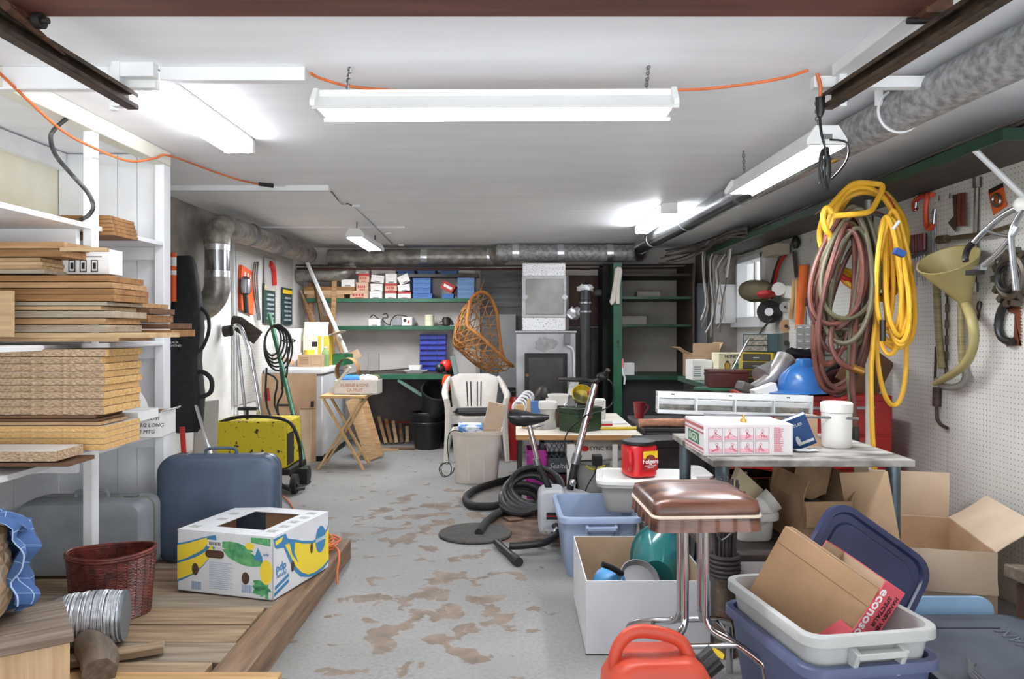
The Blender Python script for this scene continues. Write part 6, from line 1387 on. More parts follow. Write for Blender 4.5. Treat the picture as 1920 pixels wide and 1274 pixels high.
# white open carton in the front with bowls
t = carton('carton','large open white carton on the floor behind the bar stool','box',(0.507,2.86,0.001),0.0,0.475,0.62,0.285,mt('white_liner_card',(208,209,211),0.7,var=0.04),CARDIN)
t = thing('basin','glossy teal enamel basin standing on its side in the white carton','basin',(0.615,3.20,0.225),(-1.22,0.0,-0.30))
TEAL = mt('teal_enamel',(42,112,112),0.14,var=0.06,sc=3,coat=0.5)
M().lathe([(0.001,-0.075),(0.10,-0.07),(0.155,-0.02),(0.185,0.045),(0.20,0.05),(0.20,0.056),(0.18,0.052),(0.15,-0.01),(0.095,-0.058),(0.001,-0.062)],40,sx=0.66,sy=0.92).build('bowl',TEAL,t)
o = M().ball((0,0,0),0.075,n=24).build('blue_ball',mt('sky_blue_rubber',(70,138,190),0.35),angle=80); tag(o,'sky blue ball lying in the white carton','ball',loc=(0.385,3.05,0.205))
t = thing('pan_lid','grey pan with a black handle leaning in the white carton','pan',(0.50,3.02,0.238),(0.75,0.25,0))
M().lathe([(0.001,-0.02),(0.072,-0.015),(0.084,0.01),(0.08,0.012),(0.068,-0.008),(0.001,-0.012)],28).build('pan_body',mt('grey_pan',(128,127,129),0.4,0.3),t); M().tube([(-0.075,0.0,0.01),(-0.13,-0.01,0.05),(-0.17,-0.015,0.065)],0.012,8).build('handle',BLACK,t)
o = M().ball((0,0,0),1,sq=(0.20,0.25,0.08),n=16).rough(0.012,12).build('packing_cloth',mt('dark_blue_cloth',(60,74,92),0.9,var=0.2)); tag(o,'dark blue packing cloth under the basin in the white carton','cloth',loc=(0.507,3.17,0.10))
t = thing('grey_bin','blue grey plastic bin behind the bar stool legs','bin',(1.05,3.95,0)); M().lathe([(0.001,0),(0.12,0),(0.15,0.30),(0.155,0.30),(0.155,0.32),(0.14,0.32),(0.001,0.30)],26).build('body',mt('blue_grey_plastic',(120,132,152),0.45),t)

# ================================================================ bar stool
t = thing('bar_stool','bar stool with a wood-grain vinyl square seat and chrome tube legs','stool',(0.60,2.53,0),0.05)
VIN = wood('woodgrain_vinyl',(122,80,62),(54,33,26),0,sc=2.6,rough=0.3,bump=0.05,k=10,lo=0.38,hi=0.6)
SZ = 0.655
S2 = 0.172
m = M().loft([rr(2*S2,2*S2,0.03,SZ,5),rr(2*S2+0.006,2*S2+0.006,0.03,SZ+0.02,5),rr(2*S2-0.004,2*S2-0.004,0.035,SZ+0.045,5),rr(2*S2-0.08,2*S2-0.08,0.05,SZ+0.060,5),rr(0.12,0.12,0.05,SZ+0.066,5)]); m.build('seat_cushion',VIN,t,angle=60)
m = M().loft([rr(2*S2+0.01,2*S2+0.01,0.03,SZ-0.003,5),rr(2*S2+0.014,2*S2+0.014,0.03,SZ+0.002,5),rr(2*S2+0.01,2*S2+0.01,0.03,SZ+0.007,5)]); m.build('piping',mt('cream_piping',(226,208,190),0.35),t)
# pleated skirt
loop = rr(2*S2+0.004,2*S2+0.004,0.03,0,5)
pts = []
for i in range(len(loop)):
    a, b = loop[i], loop[(i+1)%len(loop)]; n_ = max(1,int((b-a).length/0.009))
    for k in range(n_): pts.append(a+(b-a)*k/n_)
def pleat(i): return 0.0045*((i%6)/5.0)-0.002
lo = [];hi = []
for i,p in enumerate(pts):
    nrm = Vector((p.x,p.y,0)).normalized(); lo.append(Vector((p.x,p.y,SZ-0.046))+nrm*(pleat(i)*1.6+0.003)); hi.append(Vector((p.x,p.y,SZ-0.002))+nrm*pleat(i)*0.4)
M().loft([lo,hi],cap0=False,cap1=True).build('pleated_skirt',VIN,t,angle=50)
for k,(sx,sy) in enumerate(((-1,-1),(1,-1),(1,1),(-1,1))):
    a = Vector((sx,sy,0)).normalized()
    M().tube([(sx*0.035,sy*0.03,SZ-0.02),(sx*0.035,sy*0.03,0.33),(sx*0.037,sy*0.032,0.275),(sx*0.055,sy*0.05,0.245),(sx*0.11,sy*0.10,0.225),(sx*0.165,sy*0.155,0.195),(sx*0.185,sy*0.175,0.16),(sx*0.187,sy*0.178,0.0)],0.0125,12,sub=4).build('leg',CHROME,t)
m = M().tube([Vector((0.165*math.cos(a),0.155*math.sin(a),0.222)) for a in [PI/4+2*PI*i/4 for i in range(4)]],0.010,8,closed=True); m.build('foot_ring',CHROME,t)

# ================================================================ red fuel can
t = thing('fuel_can','orange red plastic fuel can with black cap in the bottom foreground','fuel can',(0.40,2.12,0),0.05); t.scale = (1.03,1,1.12)
FC = mt('fuel_can_plastic',(192,66,44),0.42,c2=(204,80,56),sc=4)
m = M(); W_,D_ = 0.30,0.20
prof = [(0,0.94,0.05),(0.012,1.0,0.05),(0.19,1.0,0.05),(0.235,0.97,0.05),(0.275,0.80,0.05),(0.292,0.62,0.045),(0.297,0.5,0.04)]
m.loft([rr(W_*s_,D_*(0.4+0.6*s_),r_*s_,z,5) for z,s_,r_ in prof]); m.build('tank',FC,t,angle=60)
M().tube([(-0.112,0,0.245),(-0.118,0,0.285),(-0.095,0,0.33),(-0.05,0,0.352),(0.03,0,0.34),(0.075,0,0.315),(0.09,0,0.27)],[0.02,0.017,0.017,0.018,0.018,0.017,0.02],12,sub=4).build('handle',FC,t,angle=80)
m = M(); a_, b_ = Vector((0.115,0.0,0.245)), Vector((0.168,0.0,0.285)); m.cyl(a_,a_+(b_-a_)*0.35,0.034,n=20); m.build('neck',BLACK,t)
q = M(); e = (b_-a_).normalized(); u = Vector((0,1,0)); v = e.cross(u)
q.loft([[a_+(b_-a_)*f+(u*math.cos(2*PI*i/28)+v*math.sin(2*PI*i/28))*(0.03+(0.003 if i%2 else 0)) for i in range(28)] for f in (0.35,1.0)]); q.build('cap',BLACK,t)
M().box(b_+Vector((0.0,-0.01,0.01)),(0.03,0.02,0.012),R=(0,0.5,0)).build('cap_tab',YEL,t)
txt(t,'GASOLINE',0.036,(0.0,-0.103,0.150),FRONT,mt('fuel_can_emboss',(170,54,36),0.4),name='embossed_lettering',ext=0.0015)
# ================================================================ RIGHT: rolling table in front
t = thing('steel_table', 'weathered plywood-topped table on steel pipe legs at the right', 'table', (1.175, 3.0, 0))
TH = 0.735
TBL = mt('weathered_plywood_top', (82,77,73), 0.8, c2=(176,171,164), sc=6, st=(1,3,1), bump=0.4, bsc=12)
M().bb(-0.40,0.40,-0.06,0.70,TH-0.028,TH).build('table_top', TBL, t, bevel=0.004)
PIPE = mt('blue_grey_pipe', (70,82,90), 0.4, 0.5, c2=(100,112,118), sc=10)
for x in (-0.345,0.342):
    for y in (0.0,0.66):
        if x > 0 and y > 0: y = 0.62; x = 0.33
        M().cyl((x,y,0.0),(x,y,TH-0.028),0.0275,n=20).build('leg', PIPE, t)
M().bb(-0.40,0.20,-0.05,0.64,0.33,0.36).build('lower_shelf', wood('dark_rough_shelf',(58,52,50),(88,78,72),0), t, bevel=0.004)
TT = TH+0.0015
# comic-panel carton
t = carton('carton','flat white carton printed with red comic panels on the steel table','box',(0.945,3.03,TT),0.03,0.365,0.30,0.128,mt('white_carton_print',(222,217,217),0.6,var=0.03),closed=True,tape=False,seam=False)
REDI = mt('red_line_ink',(190,70,92),0.7); PINKI = mt('pink_wash_ink',(232,176,188),0.7); GRYI = mt('grey_violet_ink',(150,120,140),0.7)
q = M(); rnd = random.Random(21)
X0,XW,ZT = -0.165,0.255,0.118
for r_ in range(2):
    for c_ in range(4):
        cx0 = X0+c_*XW/4; cz0 = ZT-(r_+1)*0.054; w_ = XW/4-0.006; h_ = 0.050
        for a,b,c2,d2 in ((cx0,cx0+w_,cz0,cz0+0.0012),(cx0,cx0+w_,cz0+h_-0.0012,cz0+h_),(cx0,cx0+0.0012,cz0,cz0+h_),(cx0+w_-0.0012,cx0+w_,cz0,cz0+h_)): q.bb(a,b,-0.001,-0.0002,c2,d2,2)
        q.bb(cx0+0.002,cx0+w_-0.002,-0.0006,-0.0002,cz0+0.003,cz0+0.016+0.006*rnd.random(),1)
        hx, hz = cx0+w_*(0.35+0.25*rnd.random()), cz0+h_*0.74
        q.tube([(hx+0.005*math.cos(a),-0.0006,hz+0.006*math.sin(a)) for a in [2*PI*i/10 for i in range(10)]],0.0008,4,closed=True,m=0)
        for k in range(4):
            a0 = (hx+rnd.uniform(-0.004,0.004),-0.0006,hz-0.007); a1 = (hx+rnd.uniform(-0.015,0.018),-0.0006,hz-0.016-rnd.random()*0.006); a2 = (hx+rnd.uniform(-0.024,0.026),-0.0006,cz0+0.006+rnd.random()*0.006)
            q.tube([a0,a1,a2],0.0008,4,sub=3)
q.build('comic_print',(REDI,PINKI,GRYI),t)
q = M()
for k in range(22): q.bb(0.104,0.104+0.04*(0.6+0.4*math.sin(k*1.7)**2),-0.001,-0.0002,0.112-k*0.0046,0.1145-k*0.0046)
q.build('red_text_print',mt('red_text_ink',(206,110,124),0.7),t)
q = M()
for z0,z1 in ((0.105,0.117),(0.088,0.094),(0.022,0.030),(0.008,0.012)): q.bb(-0.184,-0.1826,0.004,0.296,z0,z1,0)
q.bb(-0.1842,-0.1826,0.07,0.24,0.036,0.082,1); q.build('side_stripes',(mt('dull_red_stripe',(176,96,100),0.7),mt('green_patch',(60,120,84),0.7)),t)
txt(t,'OGZA',0.045,(-0.185,0.155,0.058),LEFT,mt('side_letters',(214,206,196),0.7),sx=1.1)
o = M().bb(-0.14,0.0,0,0.16,0,0.126).build('tan_carton',CARD,bevel=0.003); tag(o,'tan carton behind the blue paperback on the steel table','box',loc=(1.36,3.36,TT))
t = thing('paperback_book','blue-covered paperback leaning on the tan carton','book',(1.245,3.235,TT+0.012),(0.55,-0.42,-0.25))
M().bb(-0.055,0.055,-0.0185,-0.0165,0,0.17).build('cover',mt('navy_cover',(34,74,128),0.4,var=0.12,sc=20),t); M().bb(-0.053,0.053,-0.0164,0.0,0.002,0.168).build('pages',PAPER,t); M().bb(-0.055,0.055,0.0,0.002,0,0.17).build('back_cover',mt('navy_cover',(34,74,128)),t)
q = M().prism(oval(-0.012,0.045,0.009,0.028),(0,-0.0188,0),(1,0,0),(0,0,1),0.0005); q.bb(-0.01,0.05,-0.0192,-0.0186,0.02,0.035); q.build('cover_art',PAPER,t); txt(t,'TITLES',0.02,(0.0,-0.0192,0.13),FRONT,PAPER)
t = thing('white_tub','white plastic tub with a screw lid at the end of the metal rack','tub',(1.405,3.27,TT)); M().lathe([(0.001,0),(0.058,0),(0.062,0.008),(0.064,0.15),(0.001,0.151)],28).build('tub_body',WPLAST,t); M().lathe([(0.001,0.152),(0.066,0.152),(0.067,0.19),(0.06,0.196),(0.001,0.196)],28).build('lid',WPLAST,t)
# long slotted metal rack lying over the cartons
t = thing('metal_rack','long pale metal louvre rack lying across the cartons on the steel table','rack',(0.645,3.40,TT+0.132),(0.0,0.028,-0.03))
L_ = 0.70; RK = mt('dusty_pale_metal',(206,208,208),0.5,0.2,var=0.08,sc=10); RKD = mt('rack_grime',(128,126,122),0.8,c2=(170,168,164),sc=30,bump=0.3)
M().bb(0,L_,0.0,0.006,0.072,0.10).build('top_flange',RK,t); M().bb(0,L_,-0.004,0.006,0.0,0.016).build('bottom_flange',RK,t); M().bb(0,L_,0.055,0.06,0.0,0.098).build('back_plate',RKD,t); M().bb(0,L_,0.006,0.055,0.001,0.005).build('floor_plate',RKD,t)
M().bb(0,L_,0.03,0.045,0.04,0.062).build('louvre',RK,t)
for k in range(5): M().bb(k*L_/4-(0.006 if k==4 else 0),k*L_/4+(0.006 if k<4 else 0),0.0005,0.055,0.016,0.072).build('divider',RK,t)
for k in range(3): M().bb(0.06+0.26*k,0.075+0.26*k,-0.001,0.0005,0.086,0.091).build('slot',INK,t)
tag(M().tube([(0.84,3.33,TT+0.134),(1.1,3.30,TT+0.133),(1.47,3.20,TT+0.131)],0.006,8).build('metal_rod',STEEL),'thin metal rod lying along the foot of the metal rack','rod')
t = thing('brass_fitting','small brass fitting on top of the comic-panel carton','fitting',(0.945,3.10,TT+0.129)); M().cyl((0,0,0),(0,0,0.012),0.014,n=12).build('nut',mt('brass',(196,150,80),0.3,0.9),t); M().cyl((0,0,0.012),(0,0,0.03),0.006,n=10).build('stem',mt('brass',(196,150,80)),t)
o = M().sheet(lambda u,v: Vector((0.09*(u-0.5),0.05*(v-0.5),0.006+0.006*math.sin(u*9)*math.sin(v*4))),8,4,0.002).build('torn_paper',PAPER); tag(o,'torn scrap of paper beneath the blue paperback','paper',loc=(1.22,3.14,TT))
# things on its lower shelf
LZ = 0.362
t = carton('carton','torn brown carton with ragged raised flaps on the lower shelf','box',(1.265,3.02,LZ),0.06,0.205,0.34,0.19,mt('aged_cardboard',(178,146,112),0.9,c2=(150,120,92),sc=7),flaps=(('f',172,0.10),('l',-18,0.09),('b',-20,0.16),('r',30,0.10)))
o = M().sheet(lambda u,v: Vector((0.16*(u-0.5)+0.10*v,0.10*v,0.24*v+0.012*math.sin(u*8))),8,6,0.004).build('cardboard_flap',mt('aged_cardboard',(178,146,112))); tag(o,'large torn cardboard flap standing up behind the ragged carton','cardboard',loc=(1.25,3.20,LZ+0.17))
o = M().ball((0,0,0),1,sq=(0.07,0.10,0.05),n=14).rough(0.008,4).build('grey_cloth',mt('slate_cloth',(86,92,104),0.9)); tag(o,'slate grey cloth inside the ragged brown carton','cloth',loc=(1.275,3.2,LZ+0.11))
t = thing('folded_cardboard','folded cardboard panel with black lettering leaning beside the ragged carton','cardboard',(1.435,2.955,0.30),(0.0,-0.18,-0.9))
M().sheet(lambda u,v: Vector((0.20*(u-0.5),0.02*abs(u-0.5),0.38*v)),6,6,0.005).build('panel',CARD,t); txt(t,'YORK',0.055,(0.0,-0.012,0.10),(PI/2,0.35,0),INK,bold=0.001)
o = M().beam((0,0,0),(0.0,0.05,0.33),0.06,0.006,up=(0,1,0)).build('cardboard_strip',CARDL); tag(o,'narrow cardboard strip standing at the steel table leg','cardboard',loc=(1.455,3.10,LZ))
t = tub('plastic_tray','white plastic tray stacked with cups on the lower shelf','tray',(1.0,3.22,LZ),0.1,0.20,0.26,0.12,WPLAST,None)
for k in range(3): M().lathe([(0.001,0),(0.04,0),(0.052,0.09),(0.049,0.09),(0.037,0.005),(0.001,0.005)],18).build('white_cup',WPLAST); o = bpy.context.scene.collection.objects[-1]; tag(o,['lowest','middle','top'][k]+' white cup of the toppled stack in the plastic tray','cup',loc=(0.96+0.035*k,3.15+0.02*k,LZ+0.06+0.025*k),rot=(0.2,0.9,0.2)); o.name='white_cup'
o = M().prism([(0,0),(0.13,-0.03),(0.15,0.05),(0.03,0.13)],(0,0,0),(1,0,0),(0,0,1),0.05).build('beige_wedge',mt('beige_card',(206,190,158),0.8),bevel=0.003); tag(o,'beige wedge-shaped carton tipped behind the plastic tray','box',loc=(0.93,3.32,LZ+0.155),rot=(0,0.15,0.1))
m = M()
for k in range(6): m.tube([(0.09*math.cos(a+k)+0.02*k,0.03*math.sin(2*a)+0.02*k,0.06+0.07*math.sin(a)+0.012*k) for a in [2*PI*i/14 for i in range(14)]],0.008,6,closed=True)
tag(m.build('cable_tangle',mt('beige_flex',(176,160,132),0.6)),'tangle of beige flex heaped on the lower shelf','cable',loc=(0.90,3.42,LZ+0.02))
t = thing('metal_pot','dark glossy metal pot at the back of the lower shelf','pot',(1.12,3.55,LZ)); M().lathe([(0.001,0),(0.10,0),(0.12,0.05),(0.12,0.2),(0.125,0.205),(0.115,0.205),(0.11,0.01),(0.001,0.012)],26).build('pot_body',mt('dark_pot',(70,62,50),0.2,0.8),t)
# bundle of dark brush fibres
t = thing('broom_bundle','dark stiff broom bristle bundle standing beside the bar stool','broom',(0.80,2.86,0))
m = M(); rnd = random.Random(8)
for k in range(60):
    a = rnd.uniform(0,2*PI); r0 = 0.042*math.sqrt(rnd.random()); r1 = r0*1.35; m.tube([(r0*math.cos(a),r0*math.sin(a),0.30),(r0*1.1*math.cos(a+0.1),r0*1.1*math.sin(a+0.1),0.45),(r1*math.cos(a+0.15),r1*math.sin(a+0.15),0.66+rnd.uniform(-0.02,0.02))],0.004,4)
m.build('bristles',mt('dark_bristle',(52,46,48),0.7,c2=(78,70,70),sc=30),t)
for k in range(5): M().tube([((0.052)*math.cos(a),(0.052)*math.sin(a),0.315+0.017*k) for a in [2*PI*i/20 for i in range(20)]],0.009,7,closed=True).build('binding',mt('dark_binding',(50,44,46),0.6),t)
M().cyl((0,0,0),(0,0,0.32),0.04,n=14).build('stem',WOODD,t)
tag(M().tube([(0.765,2.81,0.62),(0.75,2.80,0.52),(0.77,2.79,0.46),(0.84,2.795,0.53),(0.86,2.81,0.64)],0.006,6,sub=4).build('looped_cable',BLACK),'black cord looped around the broom bundle','cord')

# ================================================================ stacked totes and their contents
BT = mt('periwinkle_tub_plastic',(88,97,130),0.45,c2=(98,108,142),sc=3); GT = mt('light_grey_tub_plastic',(182,184,183),0.45,c2=(196,198,196),sc=3)
tub('storage_tub','periwinkle blue tub at the bottom of the stacked pair in the right foreground','tub',(0.975,2.37,0.0),0.17,0.44,0.56,0.305,BT,None,taper=0.84,handles=False,r=0.05)
tub('storage_tub','light grey tub nested in the periwinkle blue tub, filled with cartons','tub',(0.975,2.37,0.085),0.17,0.43,0.55,0.307,GT,None,taper=0.80,handles=True,r=0.05)
def oriented(TL, TR, P):
    """box frame from its top left, top right corners and a point down its left edge"""
    x = (TR-TL); w = x.length; x.normalize(); z = TL-P; z = (z-x*z.dot(x)).normalized(); return x, z.cross(x), z, w
A_, B_, P_ = W(1472,987,2.48), W(1646,1108,2.24), W(1416,1122,2.50)
x_, y_, z_, w_ = oriented(A_, B_, P_)
t = carton('carton','brown closed carton tipped over in the light grey tub','box',A_+x_*w_/2-z_*0.30,basis(x_,y_,z_),w_,0.055,0.30,mt('brown_cardboard',(172,137,104),0.8,c2=(154,121,90),sc=5),closed=True,tape=False)
M().bb(-w_/2,w_/2,-0.0012,0.0,0.24,0.242).build('crease',mt('crease_line',(122,92,64),0.9),t)
PK = mt('pink_red_card',(206,84,96),0.6,c2=(196,72,84),sc=6)
A_, B_, P_ = W(1548,1012,2.50), W(1660,1090,2.24), W(1620,1175,2.22)
x_, y_, z_, w_ = oriented(A_, B_, A_+(P_-B_))
t = carton('carton','pink red open carton with white lettering behind the tipped brown carton','box',A_+x_*w_/2-z_*0.27,basis(x_,y_,z_),w_,0.095,0.27,PK,fh=0.35)
rt_ = (Matrix.Rotation(PI/2,3,'Z')@Euler((PI/2,0,0)).to_matrix()@Matrix.Rotation(-PI/2,3,'Z')).to_euler()
for s_, sz, yy, zz, mm in (('econoso',0.048,0.022,0.165,PAPER),('SPECTAUR',0.022,0.053,0.185,INK),('HANDEN VER',0.020,0.078,0.185,INK)): txt(t,s_,sz,(w_/2+0.0012,yy,zz),rt_,mm,bold=0.001 if mm is PAPER else 0.0003,shear=0 if mm is PAPER else 0.2)
t = thing('tub_lid','navy blue tub lid standing behind the cartons in the grey tub','lid',(1.085,2.585,0.165),(-0.24,0.62,0.0))
NV = mt('navy_tub_plastic',(40,44,76),0.35,c2=(54,60,94),sc=4)
def ly(pts,y,dz=0.0): return [Vector((p.x,y,p.y+0.19)) for p in pts]
m = M().loft([ly(rr(0.42,0.50,0.07,0,6),0.03),ly(rr(0.44,0.52,0.08,0,6),0.03),ly(rr(0.44,0.52,0.08,0,6),0.0),ly(rr(0.40,0.48,0.07,0,6),0.0),ly(rr(0.385,0.465,0.065,0,6),0.014),ly(rr(0.34,0.42,0.06,0,6),0.014),ly(rr(0.33,0.41,0.06,0,6),0.006)]); m.build('lid_panel',NV,t)
# ================================================================ dark lidded bin, arrow carton, bits at the right edge
t = thing('storage_bin','dark slate storage bin with a raised-letter lid in the bottom right corner','bin',(1.56,2.36,0),0.0)
SL = mt('slate_bin_plastic',(58,64,76),0.5,c2=(78,84,96),sc=5,bump=0.1)
M().loft([rr(0.48,0.66,0.06,0),rr(0.54,0.74,0.07,0.175)]).build('body',SL,t)
M().loft([rr(0.56,0.76,0.08,0.176,5),rr(0.575,0.775,0.08,0.18,5),rr(0.575,0.775,0.08,0.198,5),rr(0.55,0.75,0.07,0.205,5),rr(0.50,0.70,0.06,0.205,5),rr(0.48,0.68,0.06,0.199,5)]).build('lid',SL,t)
M().bb(-0.16,0.14,0.26,0.264,0.1985,0.201).build('lid_groove',INK,t)
txt(t,'TOUGHMAN',0.075,(0.13,0.02,0.2005),(0,0,PI/2),mt('raised_slate',(96,102,112),0.5),name='embossed_lettering',ext=0.003)
m = M()
for k in range(4): m.tube([(-0.22+0.012*k,-0.28,0.205+0.012),(-0.20+0.012*k,-0.12+0.012*k,0.213),(-0.14,-0.05+0.012*k,0.213)],0.006,6,sub=3)
m.build('moulded_ribs',mt('worn_rib',(84,84,90),0.6),t)
t = thing('tub_lid','light blue tub lid standing behind the dark slate bin','lid',(1.62,2.80,0.0),(-0.05,0,0)); M().loft([[Vector((p.x,y,p.y+0.12)) for p in rr(0.36,0.24,0.05,0,5)] for y in (0.0,0.02)]).build('lid_panel',mt('pale_blue_plastic',(150,186,220),0.4),t)
t = carton('carton','big open cardboard carton with folded flaps and a curved arrow print','box',(1.765,3.10,0.0),-0.237,0.42,0.60,0.335,CARDL,CARD,flaps=(('b',-4,0.22),('r',55,0.20),('f',172,0.17),('l',-8,0.10)))
q = M()
q.prism(arc(-0.12,0.055,0.06,0.075,-0.20,10)+arc(0.065,0.09,-0.12,0.075,0.12,10),(0,-0.002,0),(1,0,0),(0,0,1),0.0012)
q.prism([(0.03,0.118),(0.11,0.125),(0.10,0.05),(0.085,0.05),(0.085,0.105),(0.03,0.105)],(0,-0.002,0),(1,0,0),(0,0,1),0.0012)
q.build('arrow_print',INK,t)
o = M().bb(-0.12,0.12,-0.08,0.08,0,0.05).build('wood_block',WOODD,bevel=0.006); tag(o,'dark wooden block at the right edge on the reddish post','wood',loc=(1.98,2.78,0.30),rot=0.2); o.rotation_euler=(0,0.1,0.2)
o = M().bb(-0.08,0.08,-0.06,0.06,0,0.29).build('wood_post',wood('reddish_block',(92,62,44),(60,42,32),2),bevel=0.006); tag(o,'reddish brown wooden block at the right edge beside the slate bin','wood',loc=(1.99,2.80,0.0),rot=0.3)

# ================================================================ red tool cabinet, bench and their loads
t = thing('tool_cabinet','red steel tool cabinet behind the steel table','cabinet',(1.70,4.22,0))
RD = mt('tool_cabinet_red',(168,24,20),0.4,c2=(146,20,18),sc=3)
M().bb(-0.36,0.43,0,0.45,0.02,0.875).build('body',RD,t,bevel=0.006); M().bb(-0.35,0.42,0.01,0.44,0,0.02).build('base',BLACK,t)
for k in range(4): d_ = M().bb(-0.345,0.415,-0.012,-0.001,0.06+k*0.2,0.245+k*0.2).build('drawer',RD,t,bevel=0.003); M().bb(-0.25,0.32,-0.024,-0.0125,0.20+k*0.2,0.215+k*0.2).build('drawer_handle',STEEL,d_)
CT = 0.877
t = thing('workbench','green-topped workbench along the right wall under the window','bench',(1.75,4.85,0))
M().bb(-0.33,0.50,0,1.7,0.80,0.84).build('bench_top',mt('bench_top_green',(46,84,66),0.6,c2=(60,70,62),sc=8),t,bevel=0.003); M().bb(-0.29,0.48,0.05,1.65,0,0.80).build('bench_body',mt('dark_bench_body',(46,44,44),0.8),t)
BZ2 = 0.842
o = M().prism([(-0.24,0.02),(0.32,-0.22),(0.45,0.1),(0.36,0.26),(0.0,0.22)],(0,0,0),(1,0,0),(0,1,0),0.018).build('green_board',GREEN,bevel=0.002); tag(o,'green painted board jutting from the near corner of the workbench','board',loc=(1.44,5.02,0.842))
# hard hat
t = thing('hard_hat','blue hard hat with a peak resting on the red cabinet','helmet',(1.655,4.30,CT),0.35)
HB = mt('hard_hat_blue',(38,92,156),0.3,c2=(52,108,168),sc=6)
m = M(); loops = []
for k in range(9):
    a = PI/2*k/8; r = 0.135*math.cos(a)**0.62 if k < 8 else 0.02; loops.append([Vector((r*1.12*math.cos(b),r*0.98*math.sin(b),0.025+0.135*math.sin(a))) for b in [2*PI*i/36 for i in range(36)]])
m.loft(loops,cap0=False); m.build('shell',HB,t,angle=70)
m = M().sheet(lambda u,v: Vector(((0.150+0.07*v*max(0,math.cos(2*PI*u*1.0))**1.0*1.0+0.012*v)*math.cos(2*PI*u+PI),(0.132+0.012*v+0.05*v*max(0,math.cos(2*PI*u)))*math.sin(2*PI*u+PI),0.026-0.016*v)),48,3,0.004); m.build('brim',HB,t)
M().tube([(-0.14,0,0.06),(-0.10,0,0.13),(0,0,0.168),(0.10,0,0.14),(0.14,0,0.07)],[0.012,0.02,0.024,0.02,0.012],10,sub=4).build('ridge',HB,t)
M().bb(-0.035,0.045,-0.03,0.03,0.15,0.205).build('lamp_bracket',HB,t,bevel=0.012)
SLV = mt('silver_sleeve',(150,148,144),0.3,0.6,c2=(190,188,184),sc=8)
t = thing('vacuum_nozzle','grey silver nozzle tube slanting beside the hard hat','nozzle',(1.47,4.36,CT)); M().tube([(-0.10,0.0,0.02),(0.0,0.03,0.06),(0.08,0.06,0.13),(0.14,0.10,0.20)],[0.03,0.042,0.052,0.06],14,sub=3).build('tube',SLV,t); M().box((-0.13,-0.01,0.03),(0.10,0.10,0.06),R=(0,0.4,0.1)).build('nozzle_foot',mt('dark_grey_foot',(76,74,70),0.5),t,bevel=0.012)
t = thing('silver_sleeve','wide silver sleeve lying over the red cabinet top','sleeve',(1.52,4.45,CT+0.02)); M().tube([(-0.06,-0.02,0.06),(0.03,0.02,0.11),(0.14,0.06,0.16)],[0.075,0.06,0.05],16,sub=2).build('tube',SLV,t)
o = M().loft([[Vector((p.x*1.0,p.y,z)) for p in rr(w_,d_,0.05,0,5)] for z,w_,d_ in ((0,0.36,0.2),(0.06,0.42,0.24),(0.13,0.34,0.2),(0.17,0.2,0.12))]).rough(0.012,6).build('maroon_bag',mt('maroon_fabric',(84,28,34),0.8,c2=(60,22,28),sc=9,bump=0.4),angle=70); tag(o,'dark maroon cloth bag slumped behind the hard hat','bag',loc=(1.83,4.60,CT+0.005))
o = M().ball((0,0,0),1,sq=(0.14,0.07,0.05),n=14).rough(0.01,6).build('black_glove',mt('black_glossy',(22,22,24),0.25)); tag(o,'black glossy pouch on top of the maroon bag','pouch',loc=(1.75,4.57,CT+0.21))
o = M().bb(-0.07,0.07,-0.03,0.03,0,0.05).build('white_manual',PAPER,bevel=0.002); tag(o,'white folded booklet on the front edge of the red cabinet','booklet',loc=(1.42,4.255,CT+0.001),rot=(0,-0.3,0.2))
o = M().bb(-0.14,0.14,0,0.02,0,0.30).build('brown_board',mt('brown_hardboard',(98,66,42),0.7,c2=(80,52,34),sc=5),bevel=0.002); tag(o,'brown hardboard square tilted behind the white hose pole','board',loc=(1.99,4.38,CT+0.01),rot=(-0.2,0.62,0.1))
o = M().tube([(0,0,0),(0.06,0,0.05),(0.14,0.02,0.06),(0.2,0.02,0.02)],0.02,8,sub=3).build('black_strap',BLACK); tag(o,'black strap on the cabinet right of the hard hat','strap',loc=(1.80,4.42,CT+0.10))
